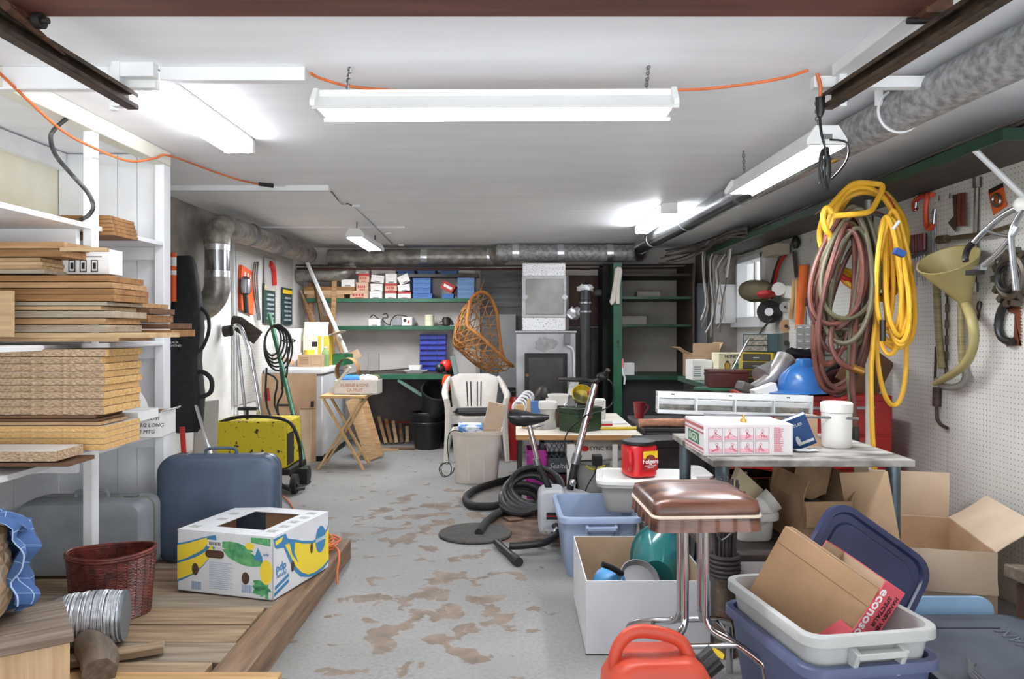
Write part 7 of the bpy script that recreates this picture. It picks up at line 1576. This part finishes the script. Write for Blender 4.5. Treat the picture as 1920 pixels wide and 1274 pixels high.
# far bench load
t = carton('carton','open brown carton with spread flaps at the far end of the workbench','box',(1.62,6.35,BZ2),0.1,0.24,0.25,0.20,CARD,flaps=(('l',62,0.12),('f',5,0.09),('r',20,0.1)))
o = carton('carton','white carton with blue print below the open brown carton','box',(1.50,6.0,BZ2),0.05,0.16,0.2,0.16,PAPER,closed=True,tape=False); q = M()
for k in range(5): q.bb(-0.07,-0.01,-0.001,0,0.03+k*0.018,0.038+k*0.018)
q.build('print',mt('grey_blue_print',(130,140,150),0.7),o); txt(o,'Qu',0.05,(0.04,-0.001,0.05),FRONT,INK)
PC = mt('printed_cream_card',(222,214,186),0.7,var=0.05)
def jarbox(loc,rot,label,top):
    t = carton('carton',label,'box',loc,rot,0.34,0.24,0.145,PC,closed=True,tape=False,group=None)
    txt(t,top,0.034,(0.01,-0.001,0.12),FRONT,INK,sx=0.9,bold=0.0008)
    cols = (mt('print_amber',(204,160,70),0.7),mt('print_green',(110,150,110),0.7),mt('print_brown',(150,110,80),0.7),mt('print_gold',(196,170,80),0.7))
    q = M()
    for k in range(4):
        x = -0.105+k*0.062
        q.prism([(x-0.02,0.02),(x+0.02,0.02),(x+0.024,0.06),(x+0.01,0.08),(x+0.01,0.088),(x-0.01,0.088),(x-0.01,0.08),(x-0.024,0.06)],(0,-0.0008,0),(1,0,0),(0,0,1),0.0006,4)
        q.prism([(x-0.016,0.024),(x+0.016,0.024),(x+0.019,0.058),(x+0.006,0.074),(x-0.006,0.074),(x-0.019,0.058)],(0,-0.0014,0),(1,0,0),(0,0,1),0.0006,k)
    q.build('jar_print',cols+(INK,),t); return t
jarbox((1.75,5.80,BZ2+0.076),-0.03,'upper cream carton printed with four jars on the workbench','HONEY & DAMSON')
o = carton('carton','lower cream carton under the jar-printed carton','box',(1.76,5.80,BZ2),-0.03,0.34,0.24,0.073,PC,closed=True,tape=False); txt(o,'KITCHEN JARS',0.034,(0.03,-0.001,0.045),FRONT,INK)
t = thing('wooden_chest','dark maroon wooden box at the front of the workbench','box',(1.42,4.98,BZ2+0.019),-0.1); M().bb(-0.13,0.13,0,0.2,0,0.095).build('body',mt('dark_maroon_wood',(66,26,22),0.35,c2=(84,36,30),sc=6),t,bevel=0.004); M().bb(-0.132,0.132,-0.002,0.202,0.097,0.115).build('lid',mt('dark_maroon_wood',(66,26,22)),t,bevel=0.003)
tag(M().tube([(1.47,5.06,BZ2+0.136),(1.56,5.14,BZ2+0.26),(1.63,5.22,BZ2+0.34)],0.006,6).build('metal_rod',STEEL),'thin rod standing out of the dark maroon box','rod')
t = thing('drawer_unit','yellow cabinet of four dark drawers on the workbench','drawer unit',(1.70,5.27,BZ2),-0.5)
M().bb(-0.115,0.115,0,0.22,0,0.245).build('case',mt('drawer_yellow',(214,186,48),0.5),t,bevel=0.003)
for k in range(4): d_ = M().bb(-0.095,0.095,-0.012,-0.001,0.012+k*0.058,0.062+k*0.058).build('drawer',mt('dark_olive_drawer',(58,52,38),0.4,var=0.2),t,bevel=0.003); M().bb(-0.02,0.02,-0.02,-0.0125,0.03+k*0.058,0.038+k*0.058).build('drawer_pull',STEEL,d_)
t = thing('drawer_unit','dark teal box of small open drawers standing on the yellow cabinet','drawer unit',(1.73,5.28,BZ2+0.247),-0.5)
M().bb(-0.12,0.12,0,0.20,0,0.13).build('case',mt('dark_teal',(34,72,76),0.5),t,bevel=0.003)
for k in range(3): M().bb(-0.11,0.05,-0.012,-0.001,0.008+k*0.04,0.042+k*0.04).build('drawer',mt('metal_drawer',(96,92,84),0.4,0.5,c2=(150,144,130),sc=60),t)
t = thing('parts_cabinet','grey cabinet of small clear drawers on a box by the wall','drawer unit',(2.03,5.10,BZ2+0.24),-0.5)
M().bb(-0.11,0.15,0,0.16,0,0.20).build('case',mt('greige_case',(158,156,142),0.5),t,bevel=0.004); 
for r_ in range(4):
    for c_ in range(4): d_ = M().bb(-0.105+c_*0.05,-0.059+c_*0.05,-0.006,-0.0005,0.008+r_*0.048,0.05+r_*0.048).build('drawer',mt('smoky_drawer',(120,122,120),0.25),t); M().bb(-0.095+c_*0.05,-0.07+c_*0.05,-0.012,-0.0065,0.034+r_*0.048,0.042+r_*0.048).build('drawer_label',PAPER,d_)
o = M().bb(-0.14,0.14,0,0.2,0,0.238).build('grey_box',mt('grey_card',(140,136,128),0.8),bevel=0.003); tag(o,'grey box supporting the small clear-drawer cabinet','box',loc=(2.05,5.13,BZ2),rot=-0.4)
o = M().lathe([(0.001,0),(0.06,0),(0.06,0.09),(0.03,0.12),(0.001,0.12)],18).build('black_pot',BLACK); tag(o,'black lidded pot at the far end of the workbench below the window','pot',loc=(2.0,6.25,BZ2+0.0)); o.location.z = BZ2+0.001
o = M().bb(-0.1,0.1,0,0.2,0,0.20).build('storage_box',DKMETAL,bevel=0.004); tag(o,'dark box under the black kettle-like pot','box',loc=(2.0,6.2,BZ2)); bpy.data.objects['black_pot'].location.z = BZ2+0.202; bpy.data.objects['black_pot'].location.y = 6.3

# ================================================================ electrics at the back right
structure(M().bb(2.03,XR,7.66,YB,0.0,ZC).build('wall_pier_right',mt('grimy_pier',(120,112,104),0.9,c2=(160,152,144),sc=4,bump=0.5)))
t = thing('breaker_panel','grey electrical breaker panel mounted at the back right corner','electrical panel',(1.985,7.95,1.02))
EG = mt('panel_grey',(150,154,158),0.45,0.2,var=0.05)
M().bb(-0.065,0.043,-0.05,0.32,0,0.72).build('box',EG,t,bevel=0.004); M().bb(-0.07,-0.066,-0.03,0.30,0.03,0.69).build('door',mt('panel_door_grey',(196,198,200),0.4,0.2),t,bevel=0.003)
q = M()
for k in range(12): q.bb(-0.078,-0.0705,0.10,0.18,0.10+k*0.038,0.128+k*0.038)
q.build('breakers',BLACK,t)
t = thing('meter_box','white metal electrical box beside the window','electrical box',(2.15,7.60,1.31))
M().bb(-0.115,0.115,0,0.058,0,0.40).build('box',WHITE,t,bevel=0.006); M().bb(-0.02,0.112,-0.006,-0.0005,0.02,0.38).build('cover',WHITE,t,bevel=0.002); M().cyl((-0.06,-0.016,0.21),(-0.06,-0.0005,0.21),0.02,n=14).build('brass_plug',mt('brass',(196,150,80)),t)
rnd = random.Random(17)
for k in range(9):
    px = 1318+k*5; x0 = W(px,440,7.45); c_ = [(206,204,200),(150,144,138),(96,90,86)][k%3]
    pts = [W(1330+k*8,452+4*(k%3),7.40),W(px,470+4*k,7.45),W(px+rnd.uniform(-6,6),520,7.45),W(px+rnd.uniform(-8,8),570+6*(k%4),7.42),W(px-8+rnd.uniform(-4,4),600+8*(k%5),7.42)]
    tag(M().tube(pts,0.007,6,sub=3).build('electrical_cable',mt('sheathed_%d'%(k%3),c_,0.6)),'sheathed cable dropping down beside the breaker panel','cable','cables around the breaker panel')
for k in range(6):
    pts = [W(1240+rnd.uniform(-10,10),470+k*5,7.6),W(1285,462+k*5+rnd.uniform(-5,5),7.5),W(1325,455+rnd.uniform(-12,12),7.2),W(1360,446+rnd.uniform(-10,10),6.8),W(1400,425+k*4,6.1)]
    tag(M().tube(pts,0.009,6,sub=4).build('ceiling_cable',mt('dark_cable_%d'%(k%2),[(54,48,46),(96,88,82)][k%2],0.7)),'dark cable strung under the ceiling at the back right corner','cable','ceiling cables at the back right corner')
tag(M().tube([W(1372,450,6.9),W(1362,520,7.1)],0.012,8).build('conduit',GREYC),'pale conduit rising beside the window','conduit')

# ================================================================ tool shelf and tools on the right wall
t = thing('tool_shelf','dark shelf with a green front edge high along the right wall','shelf',(2.08,5.2,2.0))
M().bb(-0.17,0.185,-2.28,2.3,0.0,0.028).build('board',wood('dark_shelf_board',(74,70,66),(52,48,46),1),t); M().bb(-0.188,-0.171,-2.28,2.3,-0.012,0.034).build('edge_strip',DKGREEN,t); M().bb(-0.188,0.185,-2.30,-2.281,-0.012,0.034).build('end_strip',DKGREEN,t)
t2 = M().tube([(1.905,3.1,1.995),(2.255,3.1,1.66)],0.012,8).build('shelf_brace',GREYC,t); t2.matrix_parent_inverse = Matrix.Translation(-Vector(t.location))
m = M().sheet(lambda u,v: Vector((1.80+0.10*u,4.15+0.35*v,1.955+0.05*u+0.015*math.sin(v*4))),4,6,0.004); tag(m.build('cardboard_scrap',CARD),'bent cardboard scrap tucked under the green shelf edge','cardboard')
def RT(name,label,cat,pts,r,mat,off=0.03,sub=3,group=None,n=8,closed=False):
    o = M().tube([RW(p[0],p[1],p[2] if len(p)>2 else off) for p in pts],r,n,sub=sub,closed=closed).build(name,mat)
    if label: tag(o,label,cat,group)
    return o
def RPoly(pts,off,th,mat,name,parent=None):
    m = M(); a = [RW(x,y,off+th) for x,y in pts]; b = [RW(x,y,off) for x,y in pts]; n = len(a)
    m.add(a+b,[tuple(range(n)),tuple(reversed(range(n,2*n)))]+[(i,n+i,n+(i+1)%n,(i+1)%n) for i in range(n)])
    return m.build(name,mat,parent)
def rroot(name,label,cat,px,py,group=None): 
    t = thing(name,label,cat,RW(px,py,PT),0,group); return t
def adopt(t,*objs):
    for o in objs: o.parent = t; o.matrix_parent_inverse = Matrix.Translation(-Vector(t.location))
STL = mt('old_tool_steel',(120,114,106),0.4,0.8,c2=(90,82,74),sc=14)
t = rroot('lug_wrench','long vertical socket bar on the right pegboard','wrench',1832,440)
adopt(t,RT('bar',None,None,[(1832,340),(1829,440),(1826,545)],0.012,STL,0.03,0),RT('socket',None,None,[(1832,333),(1832,352)],0.02,STL,0.034,0),RT('socket',None,None,[(1826,530),(1826,548)],0.02,STL,0.034,0))
t = rroot('cross_bar','old wheel brace lying crosswise over the vertical socket bar','wrench',1830,442)
adopt(t,RT('bar',None,None,[(1765,449),(1800,445),(1850,438),(1895,424)],0.012,mt('bronzed_steel',(104,92,70),0.4,0.7),0.062,2),RT('socket',None,None,[(1760,450),(1776,448)],0.022,mt('bronzed_steel',(104,92,70)),0.062,0))
t = rroot('funnel','large olive beige funnel with a hose spout hanging on the right pegboard','funnel',1790,560)
FUN = mt('olive_beige_plastic',(158,146,98),0.45,c2=(142,130,86),sc=4)
fc = RW(1790,520,0.15); m = M()
fz = Vector((-0.5,-0.24,0.83)).normalized(); fx = Vector((0,-1,0)); fx = (fx-fz*fx.dot(fz)).normalized(); axm = basis(fx,fz.cross(fx),fz).to_matrix()
prof = [(0.150,0.10),(0.146,0.10),(0.030,-0.13),(0.024,-0.17),(0.032,-0.17),(0.036,-0.13),(0.150,0.085),(0.156,0.10)]
m.loft([[fc+axm@Vector((r*math.cos(2*PI*i/32),r*0.85*math.sin(2*PI*i/32),z)) for i in range(32)] for r,z in prof],ring=True)
adopt(t,m.build('cone',FUN)); e0 = fc+axm@Vector((0,0,-0.15))
m = M().tube([e0,RW(1822,600,0.13),RW(1826,640,0.12),RW(1812,680,0.11),RW(1780,705,0.09),RW(1752,720,0.07)],[0.026,0.024,0.022,0.021,0.02,0.012],12,sub=4); adopt(t,m.build('spout_hose',FUN))
t = rroot('flexible_hose','ribbed olive filler hose looped behind the funnel','hose',1765,560)
m = M().tube([RW(*p,0.05) for p in ((1802,478),(1780,476),(1763,490),(1757,520),(1757,560),(1760,620),(1764,670),(1766,690))],0.019,10,sub=5); m2 = M().tube([RW(*p,0.05) for p in ((1801,570),(1802,620),(1803,660),(1806,690))],0.017,10,sub=4)
adopt(t,m.build('hose',mt('ribbed_olive_hose',(128,116,78),0.5,var=0.25,sc=3,st=(1,1,40),bump=0.6,bsc=14)),m2.build('hose_return',mt('ribbed_olive_hose',(128,116,78))),M().tube([RW(*p,0.05) for p in ((1806,690),(1812,705),(1802,722),(1782,727),(1765,722),(1757,712))],0.017,10,sub=5).build('grey_tail',mt('grey_hose_tail',(128,124,118),0.5)))
t = rroot('chain','rusty square-link chain hanging behind the funnel hose','chain',1776,600)
m = M(); pts = [RW(1776-i*0.15,548+i*15,0.03) for i in range(11)]
for i,p in enumerate(pts):
    if i%2==0: m.tube([p+Vector((0,0.010*sx,0.022*sz)) for sx,sz in ((-1,-1),(1,-1),(1,1),(-1,1))],0.005,5,closed=True)
    else: m.box(p,(0.008,0.008,0.044))
adopt(t,m.build('links',mt('rusty_chain',(82,66,54),0.6,0.5,var=0.3,sc=30)))
t = rroot('grease_gun','dark rusty grease gun hanging low on the pegboard','grease gun',1757,745)
adopt(t,RT('rod',None,None,[(1755,560+90),(1753,720)],0.007,RUST,0.03,0),RT('barrel',None,None,[(1757,727),(1756,762)],0.022,RUST,0.034,0),RT('tail',None,None,[(1756,762),(1757,785),(1765,797),(1776,803)],0.009,RUST,0.03,3))
t = rroot('keyhole_saw','orange carded tool pack on the right pegboard','package',1868,376); t.name='carded_pack'
adopt(t,RPoly([(1852,360),(1881,348),(1888,386),(1862,404)],PT,0.006,mt('pack_orange',(222,104,44),0.5),'card'),RPoly([(1853,356),(1880,343),(1882,350),(1855,364)],PT+0.006,0.012,BLACK,'header'),M().tube([RW(1868+7*math.cos(a),376+11*math.sin(a),PT+0.02) for a in [2*PI*i/16 for i in range(16)]],0.008,6,closed=True).build('ring_tool',STEEL))
t = rroot('hand_brushes','brown handled wire brushes hanging side by side on the pegboard','brushes',1796,395); t.name='wire_brush'
adopt(t,RPoly([(1786,366),(1793,365),(1792,400),(1795,420),(1790,434),(1777,418),(1788,405)],PT,0.03,mt('dark_brush_wood',(58,46,40),0.6),'dark_handle'),RPoly([(1794,364),(1801,362),(1801,424),(1793,424)],PT,0.03,mt('red_brown_wood',(104,52,40),0.5),'brown_handle'),RPoly([(1803,363),(1811,361),(1811,424),(1802,424)],PT,0.03,mt('red_brown_wood',(104,52,40)),'brown_handle'))
t = rroot('bow_saw','rusty pruning saw with a black curved handle on the pegboard','saw',1893,605)
m = [(1888,563),(1915,560)]
for k in range(14): m += [(1917,566+k*6.2),(1912,569+k*6.2)]
m += [(1915,648),(1887,650),(1887,636),(1900,632),(1902,590),(1890,585)]
adopt(t,RPoly(m,PT,0.004,mt('rusty_blade',(124,70,44),0.6,0.3,c2=(96,52,36),sc=12),'blade'),M().tube([RW(*p,0.035) for p in ((1899,568),(1885,570),(1875,590),(1872,615),(1880,635),(1899,642))],0.018,10,sub=4).build('handle',BLACK))
t = rroot('chain_ring','heavy grey toothed gear ring hanging at the right edge','gear',1895,522); t.name='gear_ring'
cc = RW(1898,520,0.05); m = M().tube([cc+Vector((0,0.088*math.cos(a),0.088*math.sin(a))) for a in [2*PI*i/32 for i in range(32)]],0.022,8,closed=True)
adopt(t,m.build('ring',STL))
for k in range(14):
    a = 2*PI*k/14; q = M().box(cc+Vector((0,0.118*math.cos(a),0.118*math.sin(a))),(0.03,0.026,0.03),R=(-a,0,0)); adopt(t,q.build('tooth',STL))
adopt(t,M().tube([cc+Vector((-0.025,0.06*math.cos(a),0.06*math.sin(a))) for a in [2*PI*i/24 for i in range(24)]],0.012,8,closed=True).build('inner_ring',BLACK))
# clamps
for lab,pts,c_ in (('red C-clamp hanging nearer the corner of the pegboard',[(1738,372),(1733,368),(1722,372),(1714,382),(1716,395)],(170,52,36)),('orange red G-clamp on the pegboard beside the red clamp',[(1748,366),(1742,365),(1738,375),(1736,400),(1738,425),(1745,428),(1750,420)],(196,72,40))):
    t = rroot('clamp',lab,'clamp',*pts[2]); adopt(t,RT('frame',None,None,pts,0.014,mt('clamp_%d'%c_[0],c_,0.5),0.045,4),RT('screw',None,None,[(pts[-1][0],pts[-1][1]),(pts[-1][0]+3,pts[-1][1]-28)],0.007,STEEL,0.045,0))
t = rroot('screwdriver_rail','row of maroon handled screwdrivers in a rail beneath the clamps','rail',1722,470)
adopt(t,RPoly([(1706,478),(1736,470),(1736,478),(1706,487)],PT,0.03,BLACK,'rail'))
for k in range(6):
    x = 1708+k*5; t_ = rroot('screwdriver',['first','second','third','fourth','fifth','sixth'][k]+' maroon screwdriver from the left in the rail below the clamps','screwdriver',x,460,'maroon screwdrivers in the rail')
    adopt(t_,RT('handle',None,None,[(x,442-k*0.8),(x,476-k*1.4)],[0.014,0.011],mt('maroon_handle',(110,26,30),0.3),0.05,0),RT('shank',None,None,[(x,486-k*1.6),(x,520+(k%3)*8)],0.005,STEEL,0.05,0))
for k,(x,y0,y1) in enumerate(((1749,395,500),(1753,392,502))): RT('steel_rod',['left','right'][k]+' thin steel rod of the pair hanging beside the orange clamp','rod',[(x,y0),(x,y1)],0.006,STEEL,0.02,0)
m = M()
for (x,y) in ((1760,372),(1764,375),(1780,368),(1845,362),(1870,490),(1864,492),(1830,640),(1440,440),(1500,440)): m.tube([RW(x,y,0.012),RW(x,y,0.05),RW(x,y-6,0.055)],0.003,5)
for i,(x,y) in enumerate(((1760,372),(1780,368),(1866,492),(1836,570),(1548,470),(1520,452))): tag(M().tube([RW(x,y,0.013),RW(x,y+4,0.04),RW(x+1,y-5,0.055)],0.003,5).build('peg_hook',STEEL),'small steel peg hook on the right pegboard','hook','peg hooks on the right pegboard')
t = rroot('wire_loop','little loop of rusty wire on the pegboard below the wheel brace','wire',1836,590); adopt(t,RT('loop',None,None,[(1826,608),(1832,598),(1836,585),(1840,570),(1835,566),(1832,578),(1836,592),(1829,606)],0.004,RUST,0.02,4))
# chrome folding bike hanger in front of the pegboard
t = thing('bike_hanger','folding chrome bicycle hanger jutting from the right wall','hanger',RW(1918,385,0.22))
BC = mt('satin_chrome',(176,178,182),0.25,0.9,var=0.05)
def hp(*p): return [Vector(RW(x,y,o_)) for x,y,o_ in p]
adopt(t,M().tube(hp((1918,384,0.22),(1880,405,0.24),(1848,432,0.26),(1826,455,0.28)),0.013,10,sub=3).build('upper_arm',BC),M().tube(hp((1826,455,0.28),(1815,466,0.28),(1810,482,0.28),(1811,490,0.28)),0.014,8,sub=3).build('hook_tip',BLACK),M().tube(hp((1920,392,0.22),(1900,425,0.23),(1896,450,0.24),(1900,500,0.24),(1905,545,0.24)),0.013,10,sub=3).build('rear_leg',BC),M().tube(hp((1905,425,0.23),(1893,450,0.24),(1866,480,0.25),(1838,502,0.26)),0.013,10,sub=3).build('lower_arm',BC),M().tube(hp((1848,432,0.26),(1870,440,0.25),(1894,444,0.24)),0.007,8,sub=2).build('link_bar',BC),M().box(RW(1828,511,0.26),(0.04,0.075,0.022)).build('foot_pad',BLACK),M().box(RW(1838,503,0.26),(0.03,0.05,0.02)).build('foot_bracket',BC),M().ball(RW(1916,384,0.22),0.032).build('pivot',WPLAST))
m = M().tube([RW(1925,380,0.22),RW(1932,378,0.06)],0.012,8); adopt(t,m.build('wall_stem',BC))

# tools on the far half of the right wall
t = rroot('lopper','red handled lopping shears hanging by the window','shears',1458,500); adopt(t,RT('handle',None,None,[(1472,478),(1458,505),(1447,560)],0.013,RED,0.06,2),RT('handle',None,None,[(1466,476),(1452,510),(1443,555)],0.013,mt('dark_handle_tool',(60,44,42),0.5),0.06,2),RT('blade',None,None,[(1462,484),(1472,470),(1477,472)],0.02,STL,0.06,2))
t = rroot('garden_shears','long garden shears with wooden handles on the far pegboard','shears',1490,530); adopt(t,RPoly([(1485,472),(1490,470),(1497,520),(1490,522)],PT+0.02,0.008,mt('green_grey_blade',(92,100,92),0.4,0.6),'blade'),RT('handle',None,None,[(1490,525),(1487,560),(1482,597)],0.018,WOODV,0.05,2),RT('handle',None,None,[(1495,525),(1495,560),(1494,600)],0.018,WOODV,0.05,2))
t = rroot('orange_tube','bright orange plastic tube standing against the far pegboard','tube',1504,560); adopt(t,RT('tube',None,None,[(1507,497),(1503,560),(1499,618)],[0.036,0.036,0.034],mt('orange_plastic_tube',(222,104,30),0.4),0.05,0,n=14))
t = rroot('pliers','black and steel pliers hanging right of the orange tube','pliers',1516,590); adopt(t,RT('jaw',None,None,[(1514,558),(1513,575)],0.016,BLACK,0.04,0),RT('handle',None,None,[(1513,575),(1510,600),(1509,614)],0.011,STEEL,0.04,2),RT('handle',None,None,[(1514,575),(1518,596),(1519,612)],0.011,STEEL,0.04,2))
t = rroot('padded_hat','olive and red padded cap hanging before the window','hat',1424,545); adopt(t,M().tube([RW(1402,545,0.16),RW(1412,546,0.18),RW(1428,546,0.18),RW(1448,545,0.14)],[0.085,0.10,0.095,0.05],14,sub=2).build('crown',mt('olive_cap',(88,80,54),0.8,c2=(70,62,46),sc=8)),M().ball(RW(1436,552,0.26),0.07,sq=(1,1.4,0.5)).build('red_peak',mt('red_peak_fabric',(150,30,34),0.7)))
t = rroot('grinder','black tool wheel hanging below the padded cap','grinder',1442,586); adopt(t,M().cyl(RW(1442,585,0.06),RW(1442,585,0.12),0.10,n=26).build('disc',RUBBER),M().cyl(RW(1442,585,0.121),RW(1442,585,0.135),0.035,n=16).build('hub',STEEL),RT('cord',None,None,[(1448,598,0.1),(1438,608,0.12),(1425,625,0.1),(1420,634,0.06)],0.009,STL,0.05,2))
t = rroot('grinder_guard','white plastic tool holder on the far wall','holder',1462,548); adopt(t,M().cyl(RW(1460,542,0.02),RW(1460,542,0.10),0.055,n=20).build('cup',WPLAST),RPoly([(1463,535),(1484,537),(1484,560),(1466,558)],PT,0.04,WPLAST,'plate'))
for lab,px,py,r_,c_ in (('tan grinding disc on the wall above the grey disc',1474,612,0.055,(176,142,104)),('dark grey grinding disc on the wall by the parts drawers',1474,643,0.085,(96,94,92)),('small silver washer ring on the far wall',1472,576,0.045,(170,168,164))):
    t = rroot('grinding_disc',lab,'disc',px,py); adopt(t,M().cyl(RW(px,py,PT),RW(px,py,PT+0.02),r_,n=26).build('disc',mt('disc_%d'%c_[0],c_,0.7)),M().cyl(RW(px,py,PT+0.0205),RW(px,py,PT+0.028),r_*0.25,n=12).build('hub',DKMETAL))
t = rroot('black_tool','black caulking tool head high on the far pegboard','tool',1493,455); adopt(t,M().ball(RW(1492,455,0.05),0.035,sq=(1,1,1.6)).build('head',BLACK))
o = M().bb(-0.06,0.06,0,0.30,0,0.09).build('junction_casing',mt('greige_wall_box',(176,166,150),0.7),bevel=0.004); tag(o,'greige box hung under the shelf above the window','box',loc=(2.16,6.05,1.86))

# ================================================================ white pole with coiled hoses
t = thing('hose_pole','white metal pole standing behind the steel table, holding the hose coils','pole',(1.86,3.93,0))
M().cyl((0,0,0),(0,0,1.75),0.019,n=14).build('pole',mt('white_pole_paint',(222,220,212),0.4,var=0.08,sc=14),t); M().cyl((0,0,1.75),(0,0,1.93),0.022,n=14).build('perforated_top',STEEL,t); M().bb(-0.12,0.12,-0.12,0.10,0,0.02).build('foot',DKMETAL,t); 
M().tube([(-0.14,-0.03,1.80),(0,-0.02,1.86),(0.14,-0.03,1.80)],0.012,8,sub=3).build('cross_hook',STEEL,t)
DH = 3.85
MAR = mt('maroon_hose',(74,37,31),0.55,c2=(104,58,46),sc=9); OLV = mt('olive_hose',(94,88,64),0.55,c2=(72,68,52),sc=9); YHO = mt('yellow_hose',(220,166,36),0.5,c2=(232,182,54),sc=9); RHO = mt('red_hose',(196,52,44),0.5)
def loopset(specs,mats,name,label,cat,r):
    t = thing(name,label,cat,W(specs[0][0],specs[0][1],DH)); O = Vector(t.location)
    for k,(cx,cy,rx,ry,dx,mi) in enumerate(specs):
        m = M(); dd = DH-0.10+0.016*(k%9)
        pts = []
        for i in range(26):
            a = 2*PI*i/26; s_ = math.sin(a); wdt = rx*(0.55+0.45*(s_+1)/2 if True else 1)
            pts.append(W(cx+wdt*math.cos(a)+dx*(s_+1)/2, cy+ry*s_, dd+0.05*math.cos(a+k))-O)
        m.tube(pts,r,8,sub=2,closed=True); m.build('loop',mats[mi],t)
    return t
# twin welding hose, alternating maroon and olive loops
sp = []
for k in range(18): sp.append((1602+((k*37)%23)-11, 512+((k*53)%50)-16+(56 if k%4==0 else 0), 36+((k*29)%30), 92+((k*41)%34)+(40 if k%4==0 else 0), -30+((k*17)%34)-8, k%2))
t = loopset(sp,(MAR,OLV),'welding_hose','coil of maroon and olive twin hose hanging left on the white pole','hose',0.0125)
O = Vector(t.location)
M().tube([W(*p)-O for p in ((1562,600,3.75),(1558,630,3.74),(1560,655,3.72),(1575,680,3.70),(1600,693,3.7),(1612,692,3.7))],0.013,8,sub=4).build('hose_end',MAR,t)
M().cyl(W(1598,690,3.7)-O,W(1618,698,3.7)-O,0.02,n=10).build('coupling',mt('brass',(196,150,80)),t)
M().tube([W(*p)-O for p in ((1625,440,3.78),(1612,540,3.77),(1603,620,3.76),(1598,700,3.75),(1601,770,3.75),(1604,800,3.75))],0.014,8,sub=3).build('hanging_end',MAR,t)
M().tube([W(*p)-O for p in ((1618,440,3.8),(1606,540,3.79),(1596,620,3.78),(1592,700,3.77),(1597,770,3.77),(1602,805,3.77))],0.014,8,sub=3).build('hanging_end',OLV,t)
M().cyl(W(1602,800,3.76)-O,W(1606,845,3.76)-O,0.02,n=10).build('valve',DKMETAL,t)
sp = []
for k in range(12): sp.append((1668+((k*31)%22)-8, 525+((k*47)%36)-12+(60 if k==5 else 0), 20+((k*23)%20), 98+((k*37)%30)+(66 if k==5 else 0), 8+((k*19)%26)-10, 0))
t = loopset(sp,(YHO,),'power_cable','thick coil of yellow cable hanging right on the white pole','cord',0.0125)
O = Vector(t.location)
M().tube([W(*p)-O for p in ((1642,600,3.8),(1634,680,3.8),(1634,760,3.8),(1638,850,3.8),(1645,930,3.85))],0.0125,8,sub=3).build('hanging_end',YHO,t)
M().box(W(1686,474,3.62)-O,(0.05,0.03,0.03),R=(0,0.4,0)).build('blue_tag',mt('blue_tape',(40,80,150),0.5),t); M().cyl(W(1686,415,3.66)-O,W(1674,430,3.66)-O,0.008,n=8).build('white_tie',PAPER,t); M().cyl(W(1655,600,3.7)-O,W(1655,640,3.7)-O,0.015,n=8).build('black_tape',BLACK,t)
t = thing('air_hose','yellow and red air hoses coiled over the top of the white pole','hose',W(1628,400,DH)); O = Vector(t.location)
rnd = random.Random(31)
for k in range(7):
    cx, cy, rx, ry = 1628+rnd.uniform(-12,14), 456+rnd.uniform(-14,22), 70+rnd.uniform(-16,14), 84+rnd.uniform(-18,24)
    m = M(); pts = [W(cx+rx*math.cos(a),cy+ry*math.sin(a)*(1.0 if math.sin(a)<0 else 0.85+0.5*max(0,math.cos(a))),3.95+0.07*math.sin(a+k)+0.012*k)-O for a in [2*PI*i/28 for i in range(28)]]
    m.tube(pts,0.0145,8,sub=2,closed=True); m.build('loop',RHO if k in (2,5) else YHO,t)
M().tube([W(*p)-O for p in ((1560,400,3.78),(1550,390,3.78),(1543,405,3.78),(1548,430,3.78),(1558,445,3.8),(1553,470,3.82))],0.0145,8,sub=4).build('loop',YHO,t)
M().tube([W(*p)-O for p in ((1565,405,3.74),(1600,402,3.72),(1628,398,3.74),(1640,385,3.78),(1655,352,3.82),(1640,345,3.85),(1600,345,3.88),(1570,372,3.86),(1552,395,3.82))],0.0145,8,sub=4).build('loop',YHO,t)
